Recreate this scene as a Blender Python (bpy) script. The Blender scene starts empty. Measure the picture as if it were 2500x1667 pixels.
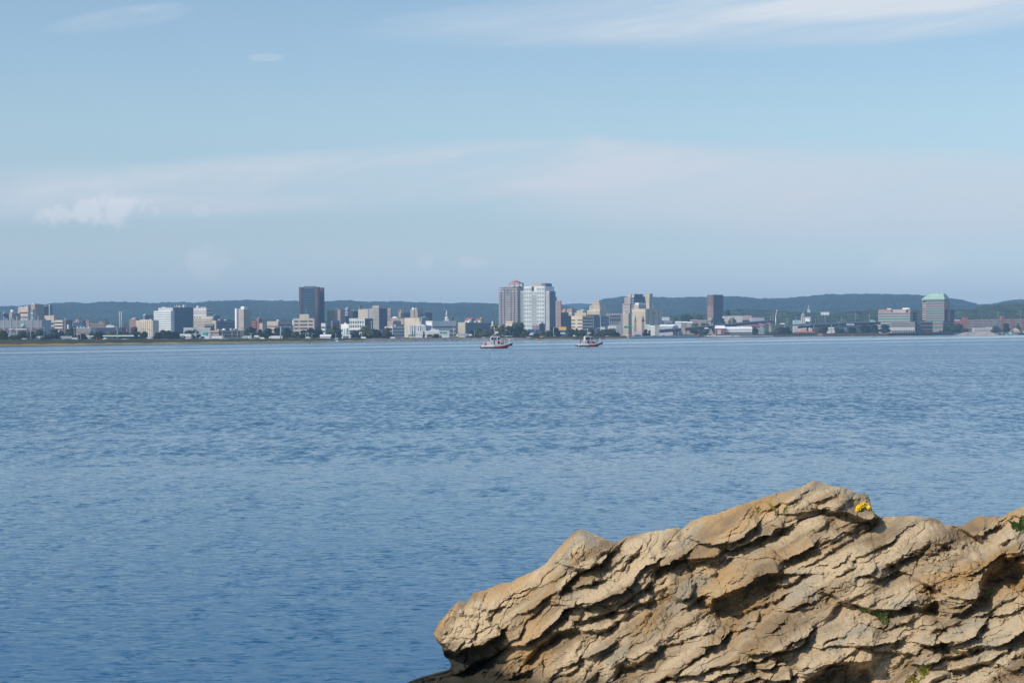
import bpy, math, random
import numpy as np
from mathutils import Vector, Matrix

random.seed(11)
R = math.radians
sc = bpy.context.scene
col = sc.collection

# ------------------------------------------------------------------ camera
F = 5000.0                      # focal length in photo pixels (photo 2500 x 1667)
CAMH = 5.2
ROLL = math.atan(17.0 / 2500.0)
PITCH = math.atan(17.0 / F)
fwd = Vector((0, math.cos(PITCH), -math.sin(PITCH)))
up0 = Vector((0, math.sin(PITCH), math.cos(PITCH)))
X0 = Vector((1, 0, 0))
cr = X0 * math.cos(ROLL) - up0 * math.sin(ROLL)
cu = X0 * math.sin(ROLL) + up0 * math.cos(ROLL)
CAM = Vector((0, 0, CAMH))
cd = bpy.data.cameras.new('camera')
cam = bpy.data.objects.new('camera', cd)
col.objects.link(cam)
m = Matrix.Identity(4)
for i in range(3):
    m[i][0] = cr[i]; m[i][1] = cu[i]; m[i][2] = -fwd[i]; m[i][3] = CAM[i]
cam.matrix_world = m
cd.sensor_width = 36.0
cd.lens = 72.0
cd.clip_start = 0.5
cd.clip_end = 60000
sc.camera = cam


def at(px, py, d):
    """world point seen at photo pixel (px, py) at forward distance d"""
    return CAM + d * (fwd + cr * ((px - 1250.0) / F) - cu * ((py - 833.5) / F))


def gx(px, d):
    return at(px, 820, d).x


def gz(px, py, d):
    return at(px, py, d).z


# ------------------------------------------------------------------ world
SKYTINT = [(1.10, 1.28, 1.85), (1.00, 1.09, 1.31), (1.20, 1.25, 1.28), (1.22, 1.26, 1.27), (1.55, 1.74, 1.90)]
CLOUDC = [(6.4, 6.9, 7.7), (6.6, 7.2, 7.9), (7.4, 8.1, 8.8)]
SUN_AZ = R(60)                  # to the left of straight behind the camera
SUN_EL = R(40)
sun_dir = Vector((-math.sin(SUN_AZ) * math.cos(SUN_EL), -math.cos(SUN_AZ) * math.cos(SUN_EL), math.sin(SUN_EL)))
sl = bpy.data.lights.new('sun', 'SUN')
sl.energy = 4.0
sl.angle = R(0.5)
sl.color = (1.0, 0.92, 0.80)
so = bpy.data.objects.new('sun', sl)
col.objects.link(so)
so.rotation_euler = sun_dir.to_track_quat('Z', 'Y').to_euler()

world = bpy.data.worlds.new('World')
sc.world = world
world.use_nodes = True
WT = world.node_tree
WT.nodes.clear()


class NT:
    """small helper to write node trees as expressions"""
    def __init__(s, t):
        s.t = t

    def n(s, kind, **kw):
        nd = s.t.nodes.new(kind)
        for k, v in kw.items():
            setattr(nd, k, v)
        return nd

    def put(s, inp, v):
        if isinstance(v, bpy.types.NodeSocket):
            s.t.links.new(v, inp)
        elif v is not None:
            inp.default_value = v

    def m(s, op, a, b=None, c=None, clamp=False):
        nd = s.n('ShaderNodeMath', operation=op)
        nd.use_clamp = clamp
        s.put(nd.inputs[0], a)
        if b is not None: s.put(nd.inputs[1], b)
        if c is not None: s.put(nd.inputs[2], c)
        return nd.outputs[0]

    def vm(s, op, a, b=None):
        nd = s.n('ShaderNodeVectorMath', operation=op)
        s.put(nd.inputs[0], a)
        if b is not None:
            s.put(nd.inputs[3] if op == 'SCALE' else nd.inputs[1], b)
        return nd.outputs['Value'] if op in ('DOT_PRODUCT', 'LENGTH') else nd.outputs[0]

    def xyz(s, v):
        nd = s.n('ShaderNodeSeparateXYZ')
        s.put(nd.inputs[0], v)
        return nd.outputs

    def comb(s, x, y, z):
        nd = s.n('ShaderNodeCombineXYZ')
        s.put(nd.inputs[0], x); s.put(nd.inputs[1], y); s.put(nd.inputs[2], z)
        return nd.outputs[0]

    def mix(s, f, a, b, blend='MIX'):
        nd = s.n('ShaderNodeMix', data_type='RGBA', blend_type=blend)
        nd.clamp_factor = True
        s.put(nd.inputs[0], f); s.put(nd.inputs[6], a); s.put(nd.inputs[7], b)
        return nd.outputs[2]

    def noise(s, vec, scale=1.0, detail=2.0, rough=0.5, dist=0.0):
        nd = s.n('ShaderNodeTexNoise')
        s.put(nd.inputs['Vector'], vec)
        nd.inputs['Scale'].default_value = scale
        nd.inputs['Detail'].default_value = detail
        nd.inputs['Roughness'].default_value = rough
        nd.inputs['Distortion'].default_value = dist
        return nd.outputs[0], nd.outputs[1]

    def ramp(s, f, a, b, lo=0.0, hi=1.0, smooth=True):
        nd = s.n('ShaderNodeMapRange')
        if smooth: nd.interpolation_type = 'SMOOTHSTEP'
        s.put(nd.inputs[0], f)
        nd.inputs[1].default_value = a; nd.inputs[2].default_value = b
        nd.inputs[3].default_value = lo; nd.inputs[4].default_value = hi
        return nd.outputs[0]

    def cramp(s, f, stops):
        nd = s.n('ShaderNodeValToRGB')
        s.put(nd.inputs[0], f)
        el = nd.color_ramp.elements
        while len(el) < len(stops): el.new(0.5)
        for e, (p, c) in zip(el, stops):
            e.position = p
            e.color = c if len(c) == 4 else (*c, 1)
        return nd.outputs[0]


w = NT(WT)
tc = w.n('ShaderNodeTexCoord').outputs['Generated']
sky = w.n('ShaderNodeTexSky', sky_type='NISHITA')
sky.sun_disc = False
sky.sun_elevation = SUN_EL
sky.sun_rotation = math.atan2(sun_dir.x, sun_dir.y)
sky.altitude = 0
sky.air_density = 1.0
sky.dust_density = 0.6
sky.ozone_density = 2.0
dx, dy, dz = w.xyz(tc)
dyc = w.m('MAXIMUM', dy, 0.02)
# direction as tangents, in photo pixels, of a fixed world direction
U = w.m('MULTIPLY_ADD', w.m('DIVIDE', dx, dyc), F, 1250.0)
V = w.m('MULTIPLY', w.m('DIVIDE', dz, dyc), F)            # height over the horizon
front = w.ramp(dy, 0.2, 0.6)
# tint of the hazy sky by elevation (dz)
tint = w.cramp(w.m('MAXIMUM', dz, 0.0), [
    (0.0, SKYTINT[0]), (0.05, SKYTINT[1]), (0.10, SKYTINT[2]), (0.17, SKYTINT[3]), (0.32, SKYTINT[4])])
skyc = w.mix(1.0, sky.outputs[0], tint, 'MULTIPLY')


def ell(cx, cy, rx, ry, slope=0.0, soft=1.0):
    """soft ellipse mask round photo pixel (cx, cy) ; cy in photo rows"""
    h0 = 825 - 17 * cx / 2500.0
    du = w.m('SUBTRACT', U, cx)
    dv = w.m('SUBTRACT', w.m('SUBTRACT', V, h0 - cy), w.m('MULTIPLY', du, slope))
    r2 = w.m('ADD', w.m('POWER', w.m('ABSOLUTE', w.m('DIVIDE', du, rx)), 2.0),
             w.m('POWER', w.m('ABSOLUTE', w.m('DIVIDE', dv, ry)), 2.0))
    return r2


def blob(cx, cy, rx, ry, slope=0.0, edge=None, k=0.9):
    r2 = ell(cx, cy, rx, ry, slope)
    if edge is not None:
        r2 = w.m('MULTIPLY_ADD', edge, k, r2)
    return w.ramp(r2, 1.3, 0.15)


UV = w.comb(w.m('DIVIDE', U, 1000.0), w.m('DIVIDE', V, 1000.0), 0.0)
# cirrus: stretched along a shallow slope
rot = w.comb(w.m('MULTIPLY_ADD', V, 0.00045, w.m('MULTIPLY', U, 0.0011)), w.m('SUBTRACT', w.m('MULTIPLY', V, 0.0062), w.m('MULTIPLY', U, 0.0010)), 3.1)
c1, _ = w.noise(rot, 1.0, 6.0, 0.55, 0.6)
c2, _ = w.noise(w.vm('ADD', rot, (7.0, 3.0, 1.0)), 2.3, 7.0, 0.6, 0.3)
edge = w.m('MULTIPLY', w.m('SUBTRACT', c1, 0.5), 3.0)
strk = w.ramp(w.m('ADD', w.m('MULTIPLY', c1, 0.6), w.m('MULTIPLY', c2, 0.4)), 0.36, 0.66)
cl_a = blob(2020, 30, 1000, 85, 0.035, edge, 0.55)
c3, _ = w.noise(w.vm('MULTIPLY', rot, (1.6, 5.0, 1.0)), 1.0, 6.0, 0.65, 0.8)
cl_a = w.m('MULTIPLY', w.m('MULTIPLY', cl_a, w.m('MULTIPLY_ADD', strk, 0.5, 0.40)), w.m('MULTIPLY_ADD', w.ramp(c3, 0.3, 0.7), 0.5, 0.6))
cl_a2 = w.m('MULTIPLY', blob(2180, 8, 420, 40, 0.07, edge, 0.4), 0.5)
cl_b = w.m('MULTIPLY', blob(2100, 475, 900, 125, -0.02, edge, 0.5), w.m('MULTIPLY_ADD', strk, 0.35, 0.55))
cl_c = w.m('MULTIPLY', blob(750, 440, 1150, 80, 0.05, edge, 0.8), w.m('MULTIPLY_ADD', strk, 0.9, 0.25))
cl_d = w.m('MULTIPLY', blob(320, 45, 190, 30, 0.12, edge, 1.5), w.m('MULTIPLY', strk, 0.45))
cl_e = w.m('MULTIPLY', blob(1320, 370, 260, 26, 0.08, edge, 0.8), w.m('MULTIPLY', strk, 0.7))
cl_f = w.m('MULTIPLY', blob(655, 142, 40, 9, 0.0, edge, 1.2), 0.25)
lo, _ = w.noise(w.vm('MULTIPLY', UV, (1.2, 4.0, 1.0)), 1.0, 4.0, 0.5)
cl_g = w.m('MULTIPLY', w.ramp(lo, 0.42, 0.75), w.m('MULTIPLY', w.ramp(V, 700, 300), 0.16))
pn, _ = w.noise(UV, 22.0, 6.0, 0.6)
pedge = w.m('MULTIPLY', w.m('SUBTRACT', pn, 0.5), 3.2)
cl_h = w.m('MAXIMUM', w.m('MULTIPLY', blob(268, 512, 96, 40, 0.0, pedge, 1.5), 0.42),
           w.m('MULTIPLY', blob(134, 526, 50, 28, 0.05, pedge, 1.5), 0.34))
cl_i = w.m('MULTIPLY', w.m('MAXIMUM', blob(505, 640, 58, 46, 0.0, pedge, 1.1),
           w.m('MAXIMUM', blob(1155, 640, 40, 18, 0.0, pedge, 1.1), blob(1040, 636, 24, 20, 0.0, pedge, 1.8))), 0.17)
cl_j = w.m('MULTIPLY', w.m('MAXIMUM', blob(2235, 640, 110, 40, 0.05, pedge, 1.1), blob(496, 517, 26, 16, 0, pedge, 1.8)), 0.13)
tot = cl_a
for q in (cl_a2, cl_b, cl_c, cl_d, cl_e, cl_f, cl_g):
    tot = w.m('ADD', tot, q)
# high thin cloud over the rest of the sky, overhead and behind
dome, _ = w.noise(w.vm('MULTIPLY', tc, (2.0, 2.0, 7.0)), 1.6, 5.0, 0.6, 0.4)
dome = w.m('MULTIPLY', w.ramp(dome, 0.5, 0.8), 0.35)
tot = w.m('ADD', w.m('MULTIPLY', tot, front), w.m('MULTIPLY', dome, w.ramp(dz, 0.2, 0.4)), clamp=True)
tot = w.m('MULTIPLY', tot, w.ramp(V, 0, 60))
cloudc = w.cramp(w.m('MAXIMUM', dz, 0.0), [(0.0, CLOUDC[0]), (0.1, CLOUDC[1]), (0.2, CLOUDC[2])])
skyc = w.mix(tot, skyc, cloudc)
puff = w.m('MULTIPLY', w.m('ADD', cl_h, w.m('ADD', cl_i, cl_j)), front, clamp=True)
skyc = w.mix(w.m('MULTIPLY', puff, w.ramp(V, 0, 60)), skyc, (9.0, 8.7, 9.2, 1))
bg = w.n('ShaderNodeBackground')
w.put(bg.inputs[0], skyc)
bg.inputs[1].default_value = 0.10
wo = w.n('ShaderNodeOutputWorld')
WT.links.new(bg.outputs[0], wo.inputs[0])

vs = sc.view_settings
vs.view_transform = 'Standard'
vs.look = 'None'
vs.exposure = 0.0
vs.gamma = 1.0
cy = sc.cycles
cy.max_bounces = 6
cy.diffuse_bounces = 2
cy.glossy_bounces = 2
cy.transmission_bounces = 2
cy.transparent_max_bounces = 4
cy.volume_bounces = 0
cy.caustics_reflective = False
cy.caustics_refractive = False
cy.use_adaptive_sampling = False
cy.use_denoising = True
cy.denoiser = 'OPENIMAGEDENOISE'
cy.denoising_input_passes = 'RGB_ALBEDO_NORMAL'
cy.denoising_prefilter = 'ACCURATE'

# ------------------------------------------------------------------ helpers
def tag(o, label=None, cat=None, group=None, kind=None):
    if label: o['label'] = label
    if cat: o['category'] = cat
    if group: o['group'] = group
    if kind: o['kind'] = kind
    return o


def link(name, me, mat=None, parent=None, loc=None):
    o = bpy.data.objects.new(name, me)
    col.objects.link(o)
    if mat is not None and me is not None and len(me.materials) == 0:
        me.materials.append(mat)
    if parent is not None: o.parent = parent
    if loc is not None: o.location = loc
    return o


def empty(name, loc=(0, 0, 0), rz=0.0):
    o = bpy.data.objects.new(name, None)
    col.objects.link(o)
    o.empty_display_size = 0.5
    o.location = loc
    o.rotation_euler = (0, 0, rz)
    return o


def copy_tree(o, parent=None):
    c = o.copy()
    col.objects.link(c)
    c.parent = parent
    for ch in o.children:
        copy_tree(ch, c)
    return c


def grid_mesh(name, P, smooth=True, attrs=None):
    """mesh from an array of points P[rows, cols, 3]"""
    r, c = P.shape[:2]
    me = bpy.data.meshes.new(name)
    n = r * c
    idx = np.arange(n, dtype=np.int32).reshape(r, c)
    q = np.stack([idx[:-1, :-1], idx[:-1, 1:], idx[1:, 1:], idx[1:, :-1]], -1).reshape(-1, 4)
    me.vertices.add(n)
    me.vertices.foreach_set('co', P.astype(np.float32).reshape(-1))
    me.loops.add(q.size)
    me.loops.foreach_set('vertex_index', q.reshape(-1))
    me.polygons.add(len(q))
    me.polygons.foreach_set('loop_start', np.arange(0, q.size, 4, dtype=np.int32))
    me.polygons.foreach_set('loop_total', np.full(len(q), 4, np.int32))
    me.polygons.foreach_set('use_smooth', np.full(len(q), smooth, bool))
    me.update(calc_edges=True)
    return me


class MB:
    """collects simple shapes into one mesh"""
    def __init__(s):
        s.v = []; s.f = []; s.sm = []

    def add(s, vs, fs, smooth=False):
        b = len(s.v)
        s.v += [tuple(p) for p in vs]
        s.f += [tuple(b + i for i in f) for f in fs]
        s.sm += [smooth] * len(fs)
        return s

    def box(s, x0, x1, y0, y1, z0, z1, taper=0.0):
        t = taper
        s.add([(x0, y0, z0), (x1, y0, z0), (x1, y1, z0), (x0, y1, z0),
               (x0 + t, y0 + t, z1), (x1 - t, y0 + t, z1), (x1 - t, y1 - t, z1), (x0 + t, y1 - t, z1)],
              [(0, 3, 2, 1), (4, 5, 6, 7), (0, 1, 5, 4), (1, 2, 6, 5), (2, 3, 7, 6), (3, 0, 4, 7)])
        return s

    def prism(s, pts, z0, z1, scale=1.0):
        n = len(pts)
        cx = sum(p[0] for p in pts) / n; cy_ = sum(p[1] for p in pts) / n
        a = [(x, y, z0) for x, y in pts]
        b = [(cx + (x - cx) * scale, cy_ + (y - cy_) * scale, z1) for x, y in pts]
        fs = [tuple(range(n - 1, -1, -1)), tuple(range(n, 2 * n))]
        fs += [(i, (i + 1) % n, n + (i + 1) % n, n + i) for i in range(n)]
        return s.add(a + b, fs)

    def cyl(s, x, y, z0, z1, r0, r1=None, n=10):
        r1 = r0 if r1 is None else r1
        a = [(x + r0 * math.cos(2 * math.pi * i / n), y + r0 * math.sin(2 * math.pi * i / n), z0) for i in range(n)]
        b = [(x + r1 * math.cos(2 * math.pi * i / n), y + r1 * math.sin(2 * math.pi * i / n), z1) for i in range(n)]
        fs = [tuple(range(n - 1, -1, -1)), tuple(range(n, 2 * n))]
        s.add(a + b, fs)
        b0 = len(s.v) - 2 * n
        for i in range(n):
            s.f.append((b0 + i, b0 + (i + 1) % n, b0 + n + (i + 1) % n, b0 + n + i)); s.sm.append(True)
        return s

    def tube(s, pts, r, n=6):
        pts = [Vector(p) for p in pts]
        rs = r if isinstance(r, (list, tuple)) else [r] * len(pts)
        rings = []
        for i, p in enumerate(pts):
            d = (pts[min(i + 1, len(pts) - 1)] - pts[max(i - 1, 0)]).normalized()
            a = d.cross(Vector((0, 0, 1)))
            if a.length < 1e-3: a = d.cross(Vector((0, 1, 0)))
            a.normalize(); b = d.cross(a)
            rings.append([p + (a * math.cos(2 * math.pi * k / n) + b * math.sin(2 * math.pi * k / n)) * rs[i] for k in range(n)])
        vs = [q for rg in rings for q in rg]
        fs = []
        for i in range(len(pts) - 1):
            for k in range(n):
                k2 = (k + 1) % n
                fs.append((i * n + k, i * n + k2, (i + 1) * n + k2, (i + 1) * n + k))
        fs.append(tuple(range(n - 1, -1, -1)))
        fs.append(tuple((len(pts) - 1) * n + k for k in range(n)))
        return s.add(vs, fs, True)

    def ball(s, c, r, n=10, m_=6, sq=(1, 1, 1)):
        vs = []
        for j in range(m_ + 1):
            t = math.pi * j / m_
            for i in range(n):
                p = 2 * math.pi * i / n
                vs.append((c[0] + r * sq[0] * math.sin(t) * math.cos(p), c[1] + r * sq[1] * math.sin(t) * math.sin(p), c[2] + r * sq[2] * math.cos(t)))
        fs = []
        for j in range(m_):
            for i in range(n):
                i2 = (i + 1) % n
                fs.append((j * n + i, (j + 1) * n + i, (j + 1) * n + i2, j * n + i2))
        return s.add(vs, fs, True)

    def build(s, name, mat, parent=None, loc=None):
        me = bpy.data.meshes.new(name)
        me.from_pydata(s.v, [], s.f)
        me.polygons.foreach_set('use_smooth', s.sm)
        me.update()
        return link(name, me, mat, parent, loc)


MATS = {}


def mat(name, base, rough=0.8, spec=0.3, var=0.12, scale=0.15, metal=0.0, bump=0.0, second=None, coord='Object'):
    """plain weathered surface: colour varied by two octaves of noise"""
    if name in MATS: return MATS[name]
    mt = bpy.data.materials.new(name)
    mt.use_nodes = True
    t = mt.node_tree
    b = t.nodes['Principled BSDF']
    k = NT(t)
    co = k.n('ShaderNodeTexCoord').outputs[coord]
    f, _ = k.noise(co, scale, 5.0, 0.6)
    c0 = tuple(max(0, x * (1 - var)) for x in base) + (1,)
    c1_ = tuple(x * (1 + var) for x in (second or base)) + (1,)
    k.put(b.inputs['Base Color'], k.mix(k.ramp(f, 0.3, 0.7), c0, c1_))
    b.inputs['Roughness'].default_value = rough
    b.inputs['Specular IOR Level'].default_value = spec
    b.inputs['Metallic'].default_value = metal
    if bump:
        bn = k.n('ShaderNodeBump')
        bn.inputs['Strength'].default_value = bump
        k.put(bn.inputs['Height'], f)
        k.put(b.inputs['Normal'], bn.outputs[0])
    MATS[name] = mt
    return mt


# numpy noise --------------------------------------------------------
def _h(ix, iy, seed):
    h = (ix.astype(np.int64) * 374761393 + iy.astype(np.int64) * 668265263 + seed * 1442695041) & 0xFFFFFFFF
    h = ((h ^ (h >> 13)) * 1274126177) & 0xFFFFFFFF
    h = ((h ^ (h >> 16)) * 2246822519) & 0xFFFFFFFF
    return ((h ^ (h >> 15)) & 0xFFFFFF) / float(0xFFFFFF)


def perlin(x, y, seed=0):
    ix = np.floor(x); iy = np.floor(y)
    fx = x - ix; fy = y - iy
    u = fx * fx * fx * (fx * (fx * 6 - 15) + 10)
    v = fy * fy * fy * (fy * (fy * 6 - 15) + 10)
    out = 0
    for a in (0, 1):
        for b in (0, 1):
            t = _h(ix + a, iy + b, seed) * 2 * np.pi
            g = np.cos(t) * (fx - a) + np.sin(t) * (fy - b)
            out = out + g * (u if a else 1 - u) * (v if b else 1 - v)
    return out * 1.5


def fbm(x, y, octv=5, seed=0, gain=0.5, lac=2.03):
    s = 0; a = 1.0; n = 0
    for i in range(octv):
        s = s + a * perlin(x, y, seed + 17 * i); n += a
        x = x * lac + 3.1; y = y * lac + 1.7; a *= gain
    return s / n


def voronoi(x, y, seed=0, jit=0.9):
    """F1, F2, random of nearest cell, vector to nearest point"""
    ix = np.floor(x); iy = np.floor(y)
    f1 = np.full(x.shape, 9.0); f2 = np.full(x.shape, 9.0)
    rid = np.zeros(x.shape); vx = np.zeros(x.shape); vy = np.zeros(x.shape)
    for a in (-1, 0, 1):
        for b in (-1, 0, 1):
            cx = ix + a; cy_ = iy + b
            px = cx + 0.5 + (_h(cx, cy_, seed) - 0.5) * jit
            py = cy_ + 0.5 + (_h(cx, cy_, seed + 5) - 0.5) * jit
            d = np.hypot(px - x, py - y)
            nr = d < f1
            f2 = np.where(nr, f1, np.minimum(f2, d))
            rid = np.where(nr, _h(cx, cy_, seed + 9), rid)
            vx = np.where(nr, x - px, vx); vy = np.where(nr, y - py, vy)
            f1 = np.where(nr, d, f1)
    return f1, f2, rid, vx, vy


def sstep(a, b, x):
    t = np.clip((x - a) / (b - a), 0, 1)
    return t * t * (3 - 2 * t)

# ------------------------------------------------------------------ water
def water_material():
    mt = bpy.data.materials.new('sea_water')
    mt.use_nodes = True
    t = mt.node_tree
    b = t.nodes['Principled BSDF']
    k = NT(t)
    g = k.n('ShaderNodeNewGeometry').outputs['Position']
    x, y, z = k.xyz(g)
    # wind patches, long across the harbour
    pa, _ = k.noise(k.comb(k.m('MULTIPLY', x, 0.0035), k.m('MULTIPLY', y, 0.011), 0.0), 1.0, 4.0, 0.6, 0.5)
    pb, _ = k.noise(k.comb(k.m('MULTIPLY', x, 0.03), k.m('MULTIPLY', y, 0.07), 4.0), 1.0, 3.0, 0.6)
    # darker belt of stronger chop between about 150 and 320 m, and again in the nearest water
    yj = k.m('MULTIPLY_ADD', k.m('SUBTRACT', pb, 0.5), k.m('MULTIPLY', y, 0.45), y)
    zones = k.cramp(k.m('DIVIDE', yj, 600.0), [(p_ / 600.0, (v_, v_, v_)) for p_, v_ in WZONES])
    amp = k.m('MULTIPLY_ADD', k.ramp(pa, 0.35, 0.65), 0.22, 0.88)
    amp = k.m('MULTIPLY', amp, k.m('MULTIPLY_ADD', k.ramp(pb, 0.35, 0.7), 0.30, 0.83))
    amp = k.m('MULTIPLY', amp, k.m('MULTIPLY', zones, 1.95))
    # groups of steeper waves, at several sizes
    for (fx_, fy_, st_) in ((2.4, 0.75, 0.55), (0.9, 0.26, 0.34), (0.28, 0.07, 0.12)):
        pg, _ = k.noise(k.comb(k.m('MULTIPLY', x, fx_), k.m('MULTIPLY', y, fy_), fx_), 1.0, 2.0, 0.5)
        amp = k.m('MULTIPLY', amp, k.m('MULTIPLY_ADD', k.ramp(pg, 0.3, 0.72), st_ * 2, 1.0 - st_ * 0.9))
    # smooth slicks: old wakes lying across the bay
    wob, _ = k.noise(k.comb(k.m('MULTIPLY', x, 0.004), 0.0, 0.0), 1.0, 2.0)
    for (ya, sl_, wd, st) in SLICKS:
        yy = k.m('SUBTRACT', k.m('SUBTRACT', y, k.m('MULTIPLY', x, sl_)), ya)
        yy = k.m('MULTIPLY_ADD', k.m('SUBTRACT', wob, 0.5), wd * 2.5, yy)
        msk = k.ramp(k.m('DIVIDE', k.m('ABSOLUTE', yy), k.m('MULTIPLY', k.m('MULTIPLY', y, y), 1e-6)), wd, wd * 0.35)
        amp = k.m('MULTIPLY', amp, k.m('MULTIPLY_ADD', msk, -st, 1.0))
    n1 = k.noise(k.vm('MULTIPLY', g, (1.2, 2.9, 1.0)), 1.0, 1.5, 0.5)[1]
    n2 = k.noise(k.vm('MULTIPLY', g, (3.4, 8.0, 1.0)), 1.0, 2.0, 0.55)[1]
    n3 = k.noise(k.vm('MULTIPLY', g, (8.5, 19.0, 1.0)), 1.0, 2.0, 0.6)[1]
    h = (0.5, 0.5, 0.5)
    s_ = k.vm('ADD', k.vm('SCALE', k.vm('SUBTRACT', n1, h), WAMP[0]), k.vm('SCALE', k.vm('SUBTRACT', n2, h), WAMP[1]))
    s_ = k.vm('ADD', s_, k.vm('SCALE', k.vm('SUBTRACT', n3, h), WAMP[2]))
    s_ = k.vm('SCALE', s_, amp)
    sx, sy, _z = k.xyz(s_)
    # short wind waves lean towards this shore
    sy = k.m('MULTIPLY_ADD', k.m('MULTIPLY', sy, sy), -3.8, k.m('MULTIPLY', sy, 0.60))
    sy = k.m('MULTIPLY_ADD', k.m('MAXIMUM', amp, 0.9), -0.030, sy)
    nrm = k.vm('NORMALIZE', k.comb(sx, sy, 1.0))
    nf = k.vm('NORMALIZE', k.vm('ADD', nrm, (0, 0, 0)))
    b.inputs['Base Color'].default_value = WBASE
    b.inputs['Roughness'].default_value = 0.05
    b.inputs['IOR'].default_value = 1.333
    b.inputs['Specular IOR Level'].default_value = 0.5
    k.put(b.inputs['Normal'], nf)
    return mt


WZONES = [(28, .45), (44, .42), (56, .33), (80, .42), (108, .80), (150, 1.0), (230, 1.0), (600, 1.0)]
WAMP = (0.20, 0.68, 0.52)
WBASE = (0.012, 0.076, 0.142, 1)
SLICKS = [(1040, 1.85, 78, 0.93), (1430, 2.3, 42, 0.7), (775, 1.5, 44, 0.75), (610, 1.2, 30, 0.35)]
wm = water_material()
# swell as real relief in the near water, flat further out
ys = np.concatenate([np.linspace(-30, 20, 20), 20 * (400 / 20) ** np.linspace(0, 1, 620)[1:], np.array([700, 1200, 2500, 6000, 14000.])])
ncol = 560
Pw = np.zeros((len(ys), ncol, 3))
tt = np.linspace(-1, 1, ncol)
for i, yv in enumerate(ys):
    hw = 30 + max(yv, 0) * 0.33
    if yv > 420: hw = 30 + yv * (0.33 + 0.9 * min(1, (yv - 420) / 1500.))
    Pw[i, :, 0] = tt * hw
    Pw[i, :, 1] = yv
xx, yy = Pw[..., 0], Pw[..., 1]
fade = 1 - sstep(120, 300, yy)
hgt = 0.030 * fbm(xx * 0.55, yy * 0.95, 3, 3) + 0.022 * fbm(xx * 1.9 + 0.5 * fbm(xx, yy, 2, 5), yy * 3.4, 3, 8)
Pw[..., 2] = hgt * fade
water = link('sea_water', grid_mesh('sea_water', Pw), wm)
tag(water, kind='structure')

# ------------------------------------------------------------------ haze
HAZE_D = 8.3e-5
hm = bpy.data.materials.new('haze')
hm.use_nodes = True
t = hm.node_tree
t.nodes.remove(t.nodes['Principled BSDF'])
pv = t.nodes.new('ShaderNodeVolumePrincipled')
pv.inputs['Color'].default_value = (0.42, 0.70, 1.0, 1)
pv.inputs['Density'].default_value = HAZE_D
pv.inputs['Anisotropy'].default_value = 0.0
t.links.new(pv.outputs[0], t.nodes['Material Output'].inputs['Volume'])
hb = MB().box(-9000, 9000, -60, 11600, -6, 215)
haze = hb.build('haze', hm)
tag(haze, kind='stuff')

# ------------------------------------------------------------------ ground and hills
gm = mat('land', (0.055, 0.062, 0.035), var=0.35, scale=0.02, second=(0.12, 0.11, 0.07))


def shore_d(px):
    """forward distance of the far waterline seen at column px (photo px)"""
    xs = [-400, 0, 300, 600, 900, 1150, 1400, 1480, 1700, 1850, 2000, 2200, 2340, 2500, 2900]
    yv = [849.5, 847, 843, 839.5, 834.5, 831.5, 829, 827.5, 825, 824, 821.5, 820, 817.5, 816.8, 814.5]
    px = min(max(px, -400), 2900)
    y = float(np.interp(px, xs, yv))
    h0 = 825 - 17 * px / 2500.0
    return CAMH * F / (y - h0)

pcols = np.concatenate([np.linspace(-2200, -520, 40), np.linspace(-500, 3000, 420), np.linspace(3020, 4700, 40)])
sd = np.array([shore_d(p) for p in pcols])
zp = np.interp(pcols, [0, 600, 900, 1500, 1900, 2120, 2500], [3.5, 2.5, 1.9, 1.6, 1.9, 3.0, 2.9])
rows = [(-25, None, -1.5), (0, None, -0.15), (6, None, 0.55), (35, None, 0.9), (90, 0.35, 0), (200, 0.75, 0), (380, 1.0, 0), (700, 1.0, 0), (1300, 1.1, 0)]
Pg = np.zeros((len(rows) + 3, len(pcols), 3))
for i, (off, fz, zc) in enumerate(rows):
    d = sd + off
    z = np.full_like(d, zc) if fz is None else zp * fz
    if fz is not None and off < 380: z = np.maximum(z, 1.0)
    Pg[i] = np.stack([(pcols - 1250) / F * d, d, z + 0 * d], -1)
for j, (dd, zz) in enumerate([(4600, 6.0), (5600, 12.0), (9000, 20.0)]):
    Pg[len(rows) + j] = np.stack([(pcols - 1250) / F * dd, dd + 0 * pcols, zz + 0 * pcols], -1)
Pg[2:6, :, 2] += 0.35 * fbm(np.tile(pcols * 0.05, (4, 1)), np.arange(4)[:, None] * 3.1 + np.zeros((1, len(pcols))), 4, 21)
ground = link('ground', grid_mesh('ground', Pg), gm)
tag(ground, kind='structure')


def ground_z(px, d):
    off = d - shore_d(px)
    z = float(np.interp(px, [0, 600, 900, 1500, 1900, 2120, 2500], [3.5, 2.5, 1.9, 1.6, 1.9, 3.0, 2.9]))
    return float(np.interp(off, [0, 6, 35, 90, 200, 380, 1300, 2500], [0, 0.5, 0.9, max(1, z * .35), max(1, z * .75), z, z * 1.1, z * 1.1 + 3]))


forest = mat('forest', (0.020, 0.033, 0.022), var=0.25, scale=0.006, second=(0.030, 0.047, 0.030), rough=1.0, spec=0.05)


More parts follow.
